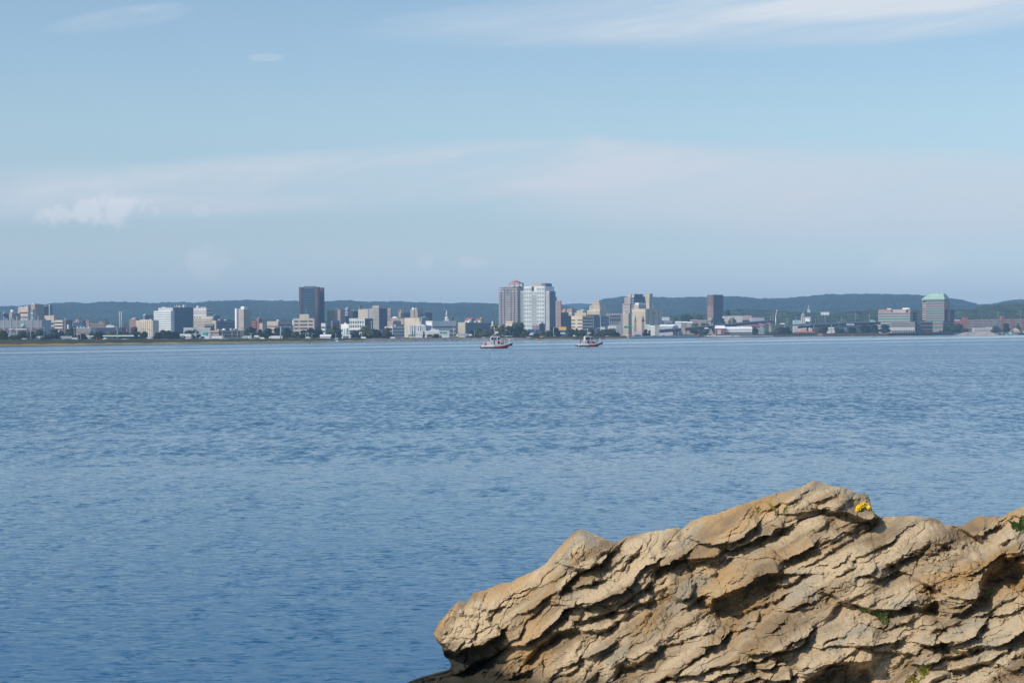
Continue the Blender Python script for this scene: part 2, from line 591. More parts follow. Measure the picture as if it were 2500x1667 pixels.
def ridge(name, pts, d0, d1, d2, seed, amp, zfoot=10, mt=None, cols=1900, rowsn=70, fs=0.045, px0=None, px1=None):
    xs = np.linspace(px0 if px0 is not None else pts[0][0], px1 if px1 is not None else pts[-1][0], cols)
    yv = np.interp(xs, [p[0] for p in pts], [p[1] for p in pts])
    h0 = 825 - 17 * xs / 2500.0
    zc = CAMH + (h0 - yv) * d1 / F
    P = np.zeros((rowsn, cols, 3))
    nf = int(rowsn * 0.8)
    for i in range(rowsn):
        if i < nf:
            s = i / (nf - 1)
            d = d0 + (d1 - d0) * s
            z = zfoot + (zc - zfoot) * (math.sin(s * math.pi / 2) ** 0.85)
        else:
            s = (i - nf + 1) / (rowsn - nf)
            d = d1 + (d2 - d1) * s
            z = zfoot + (zc - zfoot) * max(0.0, 1 - s ** 1.5)
        P[i, :, 0] = (xs - 1250) / F * d
        P[i, :, 1] = d
        P[i, :, 2] = z
    x, y = P[..., 0], P[..., 1]
    P[..., 2] += amp * 2.4 * fbm(x * 0.004, y * 0.004, 3, seed) * sstep(zfoot, zfoot + 60, P[..., 2])
    P[..., 2] += 0.6 * amp * fbm(x * fs, y * fs * 0.7, 3, seed + 4) + amp * 0.35 * fbm(x * fs * 3, y * fs * 2, 2, seed + 7)
    o = link(name, grid_mesh(name, P, smooth=False), mt or forest)
    tag(o, kind='structure')
    return o


ridge('hills', [(-2200, 765), (-1400, 750), (-600, 756), (-200, 753), (0, 751), (45, 750), (130, 744), (250, 743), (300, 743), (420, 742), (500, 738), (600, 740), (660, 741), (720, 738),
                (780, 737), (850, 736), (900, 739), (970, 740), (1040, 742), (1100, 745), (1140, 745), (1180, 743), (1300, 745), (1390, 752), (1450, 775), (1500, 800)],
      5900, 7600, 8600, 31, 7.5)
ridge('hills', [(1250, 748), (1370, 745), (1400, 744.5), (1440, 745), (1480, 748), (1560, 770)], 9500, 10500, 11200, 47, 6, cols=500)
ridge('hills', [(1380, 790), (1410, 765), (1440, 748), (1460, 741), (1475, 736), (1500, 733), (1520, 729), (1600, 727), (1660, 728), (1730, 729), (1770, 728), (1800, 728), (1830, 731),
                (1855, 735), (1900, 734), (1940, 732), (1990, 727), (2030, 724), (2080, 723), (2120, 720), (2160, 720), (2200, 724), (2250, 726), (2320, 734),
                (2350, 738), (2390, 746), (2420, 743), (2460, 736), (2500, 734), (2600, 728), (2800, 735), (3100, 745), (3700, 730), (4600, 760)],
      6100, 7900, 9000, 57, 7.5)

# ------------------------------------------------------------------ foreground rock
ROCK_K = 1.0
RC = [(0.25, 0.168, 0.088, 1), (0.56, 0.42, 0.25, 1), (0.46, 0.265, 0.095, 1), (0.33, 0.285, 0.205, 1), (0.50, 0.33, 0.22, 1), (0.10, 0.08, 0.04, 1)]
def zc(reg, pts):
    x0, y0, s = {'A': (1000, 1380, 5.4625), 'B': (1350, 1250, 5.4625), 'C': (1380, 1400, 5.8725), 'D': (1700, 1150, 5.227),
                 'E': (1720, 1380, 5.4625), 'F': (2080, 1230, 5.6), 'G': (2080, 1400, 5.6)}[reg]
    return [(x0 + a / s, y0 + b / s) for a, b in pts]


# (points of the rim, bulge of the bed above, its width, depth of the undercut, its width)
LEDGES = [
    (zc('A', [(330, 930), (390, 1010), (480, 1080), (600, 1120), (760, 1020), (960, 985), (1110, 900), (1150, 860)]), .50, 90, 1.1, 34),
    (zc('A', [(650, 1420), (760, 1370), (860, 1290), (1000, 1220), (1100, 1190)]), .22, 40, .40, 16),
    (zc('A', [(1280, 1050), (1340, 1060), (1500, 1010), (1650, 910), (1800, 800), (1900, 700), (2060, 530)]), .38, 60, .65, 24),
    (zc('A', [(780, 500), (900, 530), (1040, 570), (1130, 540), (1350, 500)]), .12, 40, .10, 12),
    (zc('A', [(620, 600), (760, 600), (880, 640), (1000, 650)]), .10, 30, .12, 16),
    (zc('A', [(760, 1000), (800, 880), (720, 740)]), .08, 26, .08, 10),
    (zc('A', [(1380, 400), (1540, 330), (1700, 260), (1850, 160), (2010, 60)]), .14, 34, .10, 9),
    (zc('A', [(1440, 600), (1600, 500), (1750, 400), (1850, 320), (2000, 210), (2185, 90)]), .20, 30, .20, 13),
    (zc('A', [(1580, 500), (1500, 560)]), .12, 18, .2, 10),
    (zc('A', [(1350, 1250), (1560, 1180), (1700, 1060), (1850, 960), (2000, 860), (2185, 830)]), .26, 60, .28, 22),
    (zc('A', [(1320, 1500), (1450, 1430), (1560, 1390)]), .22, 30, .25, 14),
    (zc('A', [(640, 1420), (520, 1440), (380, 1480), (200, 1560)]), .1, 20, .2, 20),
    (zc('B', [(230, 680), (400, 695), (520, 630), (600, 620), (700, 520), (860, 430)]), .34, 80, .70, 22),
    (zc('B', [(60, 1010), (210, 880), (330, 800), (480, 690), (600, 640)]), .18, 30, .18, 12),
    (zc('B', [(210, 990), (400, 960), (560, 820), (700, 720), (830, 640), (900, 600)]), .22, 30, .22, 14),
    (zc('B', [(460, 930), (600, 870), (760, 800), (900, 700), (1000, 560), (1060, 500)]), .26, 36, .40, 22),
    (zc('B', [(580, 910), (700, 890), (830, 860), (950, 790), (990, 700)]), .12, 24, .16, 12),
    (zc('B', [(0, 1170), (200, 1190), (450, 1160), (620, 1100), (850, 1010), (960, 930), (1080, 800), (1200, 680), (1310, 620)]), .42, 60, .65, 26),
    (zc('B', [(740, 1210), (900, 1160), (1080, 1080), (1200, 1010), (1290, 900), (1310, 820), (1400, 710), (1560, 600), (1720, 520)]), .30, 44, .46, 20),
    (zc('B', [(430, 1250), (560, 1240), (740, 1220)]), .14, 24, .18, 10),
    (zc('B', [(220, 1410), (400, 1410), (560, 1370), (770, 1310)]), .22, 34, .28, 12),
    (zc('B', [(830, 1310), (980, 1290), (1100, 1230), (1250, 1170)]), .26, 34, .26, 12),
    (zc('B', [(0, 1560), (200, 1540), (450, 1560), (700, 1540), (900, 1440), (980, 1350)]), .26, 50, .26, 18),
    (zc('B', [(1500, 650), (1560, 610), (1750, 600), (2000, 560), (2150, 540)]), .30, 44, .34, 14),
    (zc('B', [(1650, 720), (1850, 640), (2000, 650), (2185, 620)]), .12, 26, .12, 10),
    (zc('B', [(1250, 1020), (1340, 960), (1450, 900)]), .14, 22, .14, 10),
    (zc('B', [(1340, 1070), (1480, 1000), (1540, 940)]), .14, 22, .14, 10),
    (zc('B', [(1560, 860), (1600, 1060), (1700, 1130), (1800, 1060), (1820, 960)]), .22, 24, .30, 20),
    (zc('B', [(1780, 1250), (1900, 1140), (2010, 1080)]), .16, 20, .25, 14),
    (zc('B', [(2020, 1180), (2100, 1210), (2185, 1100)]), .22, 26, .5, 18),
    (zc('C', [(160, 1250), (300, 1190), (500, 1090), (570, 1060)]), .24, 34, .24, 12),
    (zc('C', [(0, 1320), (140, 1260), (180, 1210)]), .2, 26, .2, 10),
    (zc('C', [(0, 1420), (180, 1340)]), .18, 20, .2, 10),
    (zc('C', [(940, 1180), (1000, 1230), (1100, 1200), (1260, 1080)]), .32, 34, .38, 22),
    (zc('C', [(1260, 1080), (1420, 1020), (1600, 960), (1800, 880), (2050, 800)]), .16, 26, .14, 9),
    (zc('C', [(470, 1568), (480, 1400), (560, 1240), (700, 1100), (800, 1060)]), -.22, 30, -.18, 30),
    (zc('C', [(840, 1520), (900, 1400), (1000, 1330), (1280, 1330)]), -.2, 16, -.25, 40),
    (zc('C', [(1540, 1470), (1700, 1420), (1880, 1390), (2060, 1290), (2250, 1230)]), .26, 40, .26, 14),
    (zc('C', [(800, 1230), (900, 1320), (1000, 1310)]), .1, 20, .4, 22),
    (zc('C', [(280, 1568), (400, 1460), (470, 1400)]), .1, 30, .2, 14),
    (zc('C', [(1720, 920), (1760, 1020), (1850, 1060), (1960, 1100)]), .12, 20, .14, 10),
    (zc('C', [(1980, 1000), (2100, 970), (2250, 900), (2349, 800)]), .14, 26, .14, 9),
    (zc('D', [(20, 860), (150, 870), (320, 850), (500, 790), (620, 690), (700, 640)]), .32, 70, .46, 18),
    (zc('D', [(430, 980), (560, 910), (700, 840), (860, 790), (960, 780), (1080, 730)]), .36, 44, .42, 14),
    (zc('D', [(1040, 670), (1150, 680), (1260, 640)]), .18, 34, .24, 12),
    (zc('D', [(770, 1080), (900, 1060), (1050, 1100), (1090, 1110)]), .12, 24, .14, 10),
    (zc('D', [(1150, 1090), (1200, 1050), (1300, 1030), (1400, 960), (1460, 920)]), .30, 26, .45, 12),
    (zc('D', [(1090, 530), (1300, 490), (1480, 490), (1650, 440), (1760, 440)]), .14, 34, .12, 9),
    (zc('D', [(1700, 480), (1900, 505), (2050, 530), (2140, 560), (2230, 540)]), .46, 60, .60, 26),
    (zc('D', [(1530, 360), (1680, 300), (1760, 265), (1900, 230)]), .12, 24, .14, 9),
    (zc('D', [(1780, 400), (1900, 330), (2050, 330), (2180, 340)]), .10, 24, .18, 12),
    (zc('D', [(880, 470), (980, 400), (1100, 350), (1200, 340)]), .10, 30, .12, 9),
    (zc('D', [(0, 1150), (150, 1120), (380, 1110), (520, 1110)]), .14, 30, .12, 10),
    (zc('D', [(130, 1400), (260, 1360), (330, 1290), (420, 1190), (470, 1140), (560, 1110)]), -.30, 30, -.30, 30),
    (zc('D', [(200, 1560), (400, 1500), (560, 1420), (700, 1320), (860, 1240), (960, 1230)]), .42, 60, .95, 40),
    (zc('D', [(960, 1290), (1130, 1300), (1240, 1280), (1430, 1290)]), .20, 36, .24, 12),
    (zc('D', [(930, 1430), (1100, 1440), (1240, 1380), (1330, 1330)]), .20, 34, .24, 14),
    (zc('D', [(1380, 1190), (1600, 1090), (1800, 960), (2000, 840), (2200, 710)]), .14, 26, .10, 8),
    (zc('D', [(1350, 1060), (1560, 1000), (1750, 900), (1950, 770), (2120, 690)]), .10, 26, .08, 8),
    (zc('D', [(1640, 1190), (1780, 1170), (1900, 1090)]), .12, 26, .18, 10),
    (zc('D', [(2060, 1300), (2160, 1250), (2230, 1180)]), .12, 40, .2, 8),
    (zc('E', [(450, 650), (560, 610), (720, 530), (900, 480), (1040, 410)]), .22, 36, .18, 10),
    (zc('E', [(450, 850), (620, 800), (700, 690)]), .16, 24, .2, 10),
    (zc('E', [(640, 820), (830, 830), (970, 740)]), .16, 24, .2, 10),
    (zc('E', [(1060, 590), (1200, 560), (1400, 560)]), .14, 22, .16, 9),
    (zc('E', [(1170, 510), (1250, 480), (1420, 470)]), .14, 22, .16, 9),
    (zc('E', [(540, 1110), (680, 1090), (830, 1080), (970, 1020)]), .32, 44, .34, 18),
    (zc('E', [(960, 1090), (1100, 1060), (1280, 980)]), .22, 26, .30, 18),
    (zc('E', [(1090, 900), (1150, 920), (1290, 880), (1400, 800)]), .22, 34, .2, 10),
    (zc('E', [(0, 1030), (130, 1000), (270, 930)]), .16, 26, .16, 9),
    (zc('E', [(60, 1500), (240, 1410), (420, 1380)]), .22, 40, .2, 12),
    (zc('E', [(480, 1550), (740, 1460), (800, 1500), (1100, 1480)]), .22, 38, .24, 12),
    (zc('E', [(480, 1280), (640, 1250), (760, 1170), (960, 1120)]), .18, 26, .18, 9),
    (zc('E', [(690, 1310), (760, 1340), (900, 1310), (1060, 1260)]), .18, 26, .18, 9),
    (zc('E', [(1270, 1390), (1380, 1330), (1600, 1250), (1900, 1240), (2185, 1250)]), .34, 80, 1.1, 90),
    (zc('E', [(1500, 1060), (1800, 1020), (2185, 1040)]), .16, 26, .16, 10),
    (zc('E', [(1640, 330), (1760, 400), (1870, 500), (2000, 500), (2150, 540)]), .16, 30, .26, 12),
    (zc('E', [(1090, 1490), (1080, 1360), (1050, 1280)]), .12, 20, .3, 14),
    (zc('F', [(1450, 320), (1560, 330), (1640, 420), (1740, 440)]), .18, 30, .35, 14),
    (zc('F', [(1600, 360), (1740, 370), (1900, 290), (1990, 240)]), .26, 40, .40, 20),
    (zc('F', [(1730, 470), (1900, 500), (2060, 450)]), .16, 30, .35, 18),
    (zc('F', [(1560, 870), (1720, 780), (1850, 720), (2000, 640)]), .16, 30, .28, 14),
    (zc('F', [(1700, 1130), (1680, 1000), (1720, 880), (1950, 740), (2100, 640), (2240, 610)]), .40, 44, .90, 70),
    (zc('F', [(1250, 1190), (1450, 1210), (1640, 1190)]), .16, 40, .16, 9),
    (zc('F', [(1200, 1460), (1350, 1480), (1500, 1420), (1620, 1320), (1680, 1240)]), .34, 40, .70, 26),
    (zc('F', [(2120, 720), (2200, 740), (2352, 640)]), .2, 30, .35, 14),
    (zc('F', [(2180, 860), (2260, 850), (2352, 800)]), .2, 26, .7, 40),
    (zc('F', [(600, 850), (820, 960), (1000, 1050), (1110, 1110)]), .14, 40, .35, 14),
    (zc('F', [(200, 890), (300, 960), (420, 960), (580, 930)]), .16, 40, .14, 8),
    (zc('F', [(190, 1410), (400, 1400), (620, 1420), (720, 1350)]), .24, 40, .45, 20),
    (zc('F', [(810, 1380), (960, 1400), (1100, 1330), (1160, 1300)]), .22, 30, .50, 24),
    (zc('F', [(1110, 1110), (1150, 1190), (1180, 1300)]), .12, 30, .5, 12),
    (zc('F', [(560, 780), (780, 660), (860, 640)]), .1, 30, .16, 16),
    (zc('G', [(930, 930), (1060, 940), (1180, 890), (1350, 890), (1600, 800), (1790, 660)]), .36, 50, .50, 22),
    (zc('G', [(1360, 990), (1560, 990), (1800, 970), (2100, 870), (2352, 700)]), .42, 50, .65, 30),
    (zc('G', [(880, 1220), (1150, 1160), (1480, 1090), (1650, 1060)]), .2, 24, .2, 10),
    (zc('G', [(1390, 1300), (1600, 1260), (1850, 1190), (2000, 1070), (2110, 1040)]), .26, 40, .24, 14),
    (zc('G', [(2050, 1250), (2200, 1290), (2352, 1220)]), .22, 30, .2, 12),
    (zc('G', [(1000, 1250), (1100, 1200), (1170, 1150)]), .16, 14, .2, 8),
    (zc('G', [(300, 1010), (520, 1045), (700, 1070), (900, 1090)]), .16, 22, .2, 10),
    (zc('G', [(0, 910), (300, 925), (600, 900)]), .16, 26, .2, 8),
    (zc('G', [(650, 690), (760, 640), (930, 560)]), .12, 22, .14, 9),
    (zc('G', [(1040, 740), (1230, 740), (1440, 660)]), .14, 20, .14, 8),
    (zc('G', [(2010, 560), (2150, 500), (2352, 420)]), .22, 34, .26, 12),
    (zc('G', [(1740, 560), (1850, 520), (1990, 420), (2050, 370), (2180, 330)]), .2, 30, .2, 10),
    (zc('G', [(560, 1100), (700, 900), (600, 700), (500, 600)]), -.08, 16, .16, 12),
    (zc('G', [(1900, 1340), (2050, 1250), (2200, 1340)]), .14, 30, .12, 10),
]
PITS = [(1800, 1492, 62, 40, -25, 1.3), (1155, 1590, 50, 20, -25, .6), (2150, 1655, 120, 32, 0, .7), (2262, 1482, 70, 16, 5, .9), (2435, 1440, 50, 34, -35, .7),
        (2288, 1446, 14, 26, 10, .5), (1555, 1375, 50, 24, -30, .35), (2400, 1300, 20, 16, 0, .35), (1465, 1352, 24, 12, -20, .35), (2212, 1385, 60, 22, -15, .3),
        (1560, 1650, 30, 26, 0, .5), (1750, 1420, 30, 18, 0, .3), (2390, 1580, 60, 12, -20, .3)]
BUMPS = [(1130, 1500, 80, 60, -20, .35), (1420, 1330, 50, 40, 0, .30), (2270, 1330, 120, 80, 15, .55), (1655, 1436, 24, 26, 0, .38), (2010, 1200, 110, 30, -10, .25),
         (2165, 1450, 110, 50, 15, .25), (1770, 1275, 60, 40, -20, .25), (1630, 1300, 50, 20, -20, .15), (1855, 1560, 70, 60, -20, .3), (1960, 1620, 60, 50, 0, .25), (2115, 1350, 50, 34, -20, .2)]

CREST = [(1059, 1546), (1070, 1520), (1084, 1506), (1100, 1486), (1119, 1468), (1142, 1470), (1155, 1447), (1185, 1440), (1224, 1424), (1249, 1422), (1264, 1410), (1297, 1397), (1330, 1377),
         (1356, 1348), (1379, 1321), (1405, 1295), (1422, 1292), (1438, 1298), (1468, 1312), (1504, 1325), (1527, 1311), (1577, 1300), (1626, 1292), (1659, 1287),
         (1663, 1295), (1686, 1272), (1725, 1259), (1750, 1256), (1754, 1252), (1802, 1235), (1853, 1218), (1904, 1203), (1952, 1191), (1982, 1175), (2006, 1177),
         (2026, 1187), (2057, 1190), (2081, 1199), (2098, 1205), (2111, 1204), (2121, 1212), (2126, 1225), (2129, 1249), (2149, 1264), (2230, 1259), (2258, 1266), (2268, 1263), (2285, 1266), (2309, 1281),
         (2346, 1284), (2390, 1260), (2400, 1259), (2412, 1264), (2431, 1260), (2438, 1265), (2500, 1235), (2600, 1205), (2800, 1190), (2950, 1225), (3080, 1270), (3200, 1360), (3320, 1430), (3420, 1560), (3500, 1740)]


def seg_dist(x, y, pts):
    """distance to a polyline, side (positive below and right), distance past its ends"""
    best = np.full(x.shape, 1e9); side = np.zeros(x.shape); end = np.zeros(x.shape)
    for i in range(len(pts) - 1):
        ax, ay = pts[i]; bx, by = pts[i + 1]
        dx_, dy_ = bx - ax, by - ay
        L2 = dx_ * dx_ + dy_ * dy_
        t = ((x - ax) * dx_ + (y - ay) * dy_) / L2
        tc_ = np.clip(t, 0, 1)
        d = np.hypot(x - ax - tc_ * dx_, y - ay - tc_ * dy_)
        cr_ = dx_ * (y - ay) - dy_ * (x - ax)
        nr = d < best
        best = np.where(nr, d, best)
        side = np.where(nr, np.sign(cr_), side)
        e = np.zeros(x.shape)
        if i == 0: e = np.where(t < 0, -t * math.sqrt(L2), e)
        if i == len(pts) - 2: e = np.where(t > 1, (t - 1) * math.sqrt(L2), e)
        end = np.where(nr, e, end)
    return best, side, end


def gauss(x, y, cx, cy_, rx, ry, a):
    c, s = math.cos(R(a)), math.sin(R(a))
    dx_, dy_ = x - cx, y - cy_
    p = (dx_ * c + dy_ * s) / rx; q = (-dx_ * s + dy_ * c) / ry
    return np.exp(-(p * p + q * q) * 0.9)


NU, NV, NB = 1300, 430, 36
us = np.concatenate([np.linspace(1059, 2540, NU - 260), np.linspace(2543, 3500, 260)])
crest = np.interp(us, [p[0] for p in CREST], [p[1] for p in CREST])
crest = crest + 1.8 * fbm(us * 0.09, us * 0 + 1, 3, 77) + 5.0 * np.abs(fbm(us * 0.028, us * 0 + 4, 3, 78)) - 1.5
svals = np.linspace(0, 1, NV) ** 1.05
VB = 1760.0
U2 = np.zeros((NV, NU)); V2 = np.zeros((NV, NU))
for i, s in enumerate(svals):
    V2[i] = crest + (VB - crest) * s
    U2[i] = us
# left outline of the rock, down to the wet shelf at the waterline
LX = [(1546, 1059), (1560, 1062), (1575, 1076), (1590, 1082), (1600, 1084), (1612, 1098), (1622, 1101), (1634, 1098), (1642, 1080), (1652, 1040), (1662, 1004), (1690, 940), (1760, 860)]
xl = np.interp(V2, [p[0] for p in LX], [p[1] for p in LX])
fall = 1 - sstep(1059, 1330, U2)
U2 = U2 + (xl - 1059) * fall * sstep(1546, 1556, V2)
# depth of the underlying slope
dc = np.interp(us, [1059, 1250, 1500, 2000, 2500, 2900, 3500], [38.2, 37.6, 36.6, 35.0, 32.5, 31.0, 31.5]) * 0.8
db = np.interp(us, [1059, 1250, 1500, 2000, 2500, 2900], [37.2, 35.0, 32.6, 29.6, 27.2, 26.0]) * 0.8
kk = np.exp(-np.linspace(-2.5, 2.5, 161) ** 2); kk /= kk.sum()
cs = np.convolve(np.pad(crest, 80, mode='edge'), kk, 'valid')
D2 = dc + (db - dc) * (np.clip((V2 - cs + 20) / (VB - cs + 20), 0, 1)) ** 0.85
# low shelf on the left must meet the water, not float over it
dwat = CAMH * F / np.maximum(V2 - (825 - 17 * U2 / 2500.0), 1)
Hh = np.zeros_like(D2)
# warp the drawn lines a little so that no edge is straight
wx = 7 * fbm(U2 * 0.022, V2 * 0.03, 4, 5) + 3.0 * fbm(U2 * 0.09, V2 * 0.11, 3, 6)
wy = 7 * fbm(U2 * 0.022 + 9, V2 * 0.03, 4, 7) + 3.0 * fbm(U2 * 0.09 + 4, V2 * 0.11, 3, 8)
QX, QY = U2 + wx, V2 + wy
for pts, A, w1, B, w2 in LEDGES:
    xs_ = [p[0] for p in pts]; ys_ = [p[1] for p in pts]
    mg = 2.2 * max(w1, w2) + 12
    msk = (QX > min(xs_) - mg) & (QX < max(xs_) + mg) & (QY > min(ys_) - mg) & (QY < max(ys_) + mg)
    if not msk.any(): continue
    x_, y_ = QX[msk], QY[msk]
    d, sd_, en = seg_dist(x_, y_, pts)
    ef = np.exp(-en / 14.0)
    w2b = w2 * 0.62 + 2
    upf = A * np.exp(-(d / w1) ** 1.2)
    rim = 1.0 + 0.35 * fbm(x_ * 0.05, y_ * 0.05, 3, 19)
    dl = d / (w2b * rim)
    dnf = np.where(dl < 1, A - (A + 0.55 * B) * sstep(-0.25, 1, dl), -0.55 * B * np.exp(-((dl - 1) / 2.2) ** 1.3))
    Hh[msk] += np.where(sd_ < 0, upf, dnf) * ef * ROCK_K
for cx, cy_, rx, ry, a, dpt in PITS:
    Hh -= 0.45 * dpt * gauss(QX, QY, cx, cy_, rx, ry, a) * ROCK_K
for cx, cy_, rx, ry, a, dpt in BUMPS:
    Hh += dpt * gauss(QX, QY, cx, cy_, rx, ry, a)
# bedding: parallel beds across the dip, broken along their length
wx2 = 26 * fbm(U2 * 0.008, V2 * 0.01, 4, 41); wy2 = 16 * fbm(U2 * 0.006 + 5, V2 * 0.009, 4, 43)
# the beds swing flatter low on the right
dip = R(-33) + R(14) * sstep(1480, 1660, V2) * sstep(1700, 1950, U2)
an = R(-42) + R(15) * np.clip((U2 - 1150) / 1350, 0, 1)
ca, sa = np.cos(an), np.sin(an)
xa = (U2 - 1750 + wx2) * ca + (V2 - 1480 + wy2) * sa
xs2 = -(U2 - 1750 + wx2) * sa + (V2 - 1480 + wy2) * ca + 26 * sstep(1700, 2300, U2) * sstep(1500, 1667, V2) * np.sin(U2 / 160)


def beds(period, length, seed):
    q = xs2 / period + 1.0 * fbm(xa / (length * 1.5), xs2 / (period * 2.6), 4, seed) + 0.35 * fbm(xa / length * 4, xs2 / period, 3, seed + 2)
    n = np.floor(q); f = q - n
    # different thickness and strength for each bed, fading in and out along it
    st = 0.3 + 0.7 * _h(n, np.floor(n * 0), seed + 3)
    al = sstep(-0.35, 0.35, fbm(xa / length * 1.3 + n * 7.7, n * 3.3, 3, seed + 5))
    cut = 0.62 + 0.16 * _h(n, np.floor(n * 0) + 3, seed + 6)
    prof = np.where(f < cut, np.sin(np.clip(f / cut, 0, 1) * np.pi / 2) ** 0.9, np.cos(np.clip((f - cut) / (1 - cut), 0, 1) * np.pi / 2) ** 0.8)
    return (prof - 0.45) * st * (0.25 + 0.75 * al)


calm = sstep(-0.25, 0.30, fbm(U2 * 0.007, V2 * 0.010, 3, 95))
calm = 0.35 + 0.65 * calm
Hh += 0.44 * beds(90, 420, 401) * (0.5 + 0.5 * calm)
Hh += 0.15 * beds(38, 220, 431) * calm
Hh += 0.035 * beds(16, 70, 461) * (1.2 - 0.9 * calm)
Hh += 0.40 * fbm(xa / 170, xs2 / 75, 3, 481)
for (la, ls, amp, sd0) in ((110, 50, .10, 101), (36, 19, .022, 131)):
    x9 = xa / la + 0.25 * fbm(U2 * 1.6 / la, V2 * 1.6 / la, 3, sd0 + 3)
    y9 = xs2 / ls + 0.30 * fbm(U2 * 1.2 / la, V2 * 1.2 / la, 3, sd0 + 4)
    f1, f2, rid, vx_, vy_ = voronoi(x9, y9, sd0)
    e9 = np.clip(f2 - f1, 0, 1)
    pill = sstep(0, 0.45, e9)
    am = amp * sstep(-0.3, 0.35, fbm(U2 * 0.009, V2 * 0.009, 3, sd0 + 8))
    Hh += (pill - 0.6 + (rid - 0.5) * 1.1 * sstep(0, 0.18, e9) + vy_ * 0.5) * am
# blocky joints low in the middle
f1, f2, rid, vx_, vy_ = voronoi((U2 + wx2 * .3) / 46, (V2 + (U2 - 1800) * 0.25 + wy2 * .3) / 26, 201, .7)
jm = gauss(U2, V2, 1800, 1620, 170, 70, -10)
Hh += jm * ((rid - .5) * .16 + vy_ * .14 + .14 * np.sqrt(np.clip((f2 - f1) / .4, 0, 1)))
# lumpy weathered faces
lump = gauss(U2, V2, 2270, 1350, 120, 75, 10) + .6 * gauss(U2, V2, 1400, 1350, 60, 50, 0) + .5 * gauss(U2, V2, 1780, 1430, 120, 40, -20) + .6 * gauss(U2, V2, 1140, 1510, 80, 50, 0)
f1, f2, rid, _a, _b = voronoi((U2 + wx) / 17, (V2 + wy) / 14, 221)
Hh += lump * (0.10 * (0.45 - f1) - .05 * np.exp(-((f2 - f1) / .12) ** 2)) + lump * .16 * fbm(U2 * .03, V2 * .04, 4, 231)
# grain
Hh += 0.065 * fbm(U2 * 0.03, V2 * 0.045, 5, 61, 0.58) + 0.034 * fbm(U2 * 0.12, V2 * 0.16, 4, 63, 0.65) + 0.016 * fbm(xa * 0.20, xs2 * 0.42, 3, 65, 0.6)
# joints: thin straight fractures across and along the beds
for (la, ls, dp, sd0) in ((150, 70, .10, 601), (62, 34, .035, 621)):
    f1, f2, rid, vx_, vy_ = voronoi(xa / la + 0.12 * fbm(U2 * 0.03, V2 * 0.03, 3, sd0), xs2 / ls + 0.12 * fbm(U2 * 0.03, V2 * 0.03, 3, sd0 + 1), sd0, 0.95)
    Hh += -dp * np.exp(-((f2 - f1) / (2.6 / ls)) ** 2) * sstep(-0.2, 0.25, fbm(U2 * 0.012, V2 * 0.012, 2, sd0 + 2)) + (rid - 0.5) * dp * 0.9
ci = sstep(0.0, 26.0, V2 - crest)           # quieter at the skyline
Hh *= (0.35 + 0.65 * ci) * 0.8
# points: out along the line of sight, drooping a little to the lower right
rx_ = (U2 - 1250) / F; ry_ = -(V2 - 833.5) / F
Df = D2 - Hh
sh = sstep(1636, 1664, V2) * fall          # wet shelf lies just over the water
Df = Df * (1 - sh) + (dwat - 0.8 + 0.9 * Hh) * sh
fwa, cra, cua = (np.array(v) for v in (fwd, cr, cu))
P2 = np.array(CAM) + Df[..., None] * (fwa + rx_[..., None] * cra + ry_[..., None] * cua)
droop = np.maximum(Hh, 0) * 0.22 * ci
P2[..., 0] += droop * 0.5
P2[..., 2] -= droop * 0.45
# far side of the rock, falling away behind the skyline into the water
back = np.zeros((NB, NU, 3))
c0 = P2[0]
for i in range(NB):
    t = (i + 1) / NB
    back[NB - 1 - i, :, 0] = c0[:, 0] + 0.4 * t + 3.2 * fall[0] * t ** 0.6
    back[NB - 1 - i, :, 1] = c0[:, 1] + 5.5 * t ** 0.8
    back[NB - 1 - i, :, 2] = c0[:, 2] * (1 - t) - 0.6 * t - (1.2 * math.sin(t * math.pi) + 0.9 * t ** 0.5) * (1 - 0.8 * fall[0]) + 0.25 * fbm(c0[:, 0] * 1.2, np.full(NU, t * 4.0), 4, 301) * math.sin(t * math.pi)
P3 = np.concatenate([back, P2], 0)
# left flank, running back from the outline
NLc = 16
fl = np.zeros((P3.shape[0], NLc, 3))
for j in range(NLc):
    t = (NLc - j) / NLc
    fl[:, j] = P3[:, 0]
    fl[:, j, 0] += 2.2 * t ** 1.3
    fl[:, j, 1] += 3.2 * t ** 0.9
    fl[:, j, 2] -= 0.12 * t
P3 = np.concatenate([fl, P3], 1)


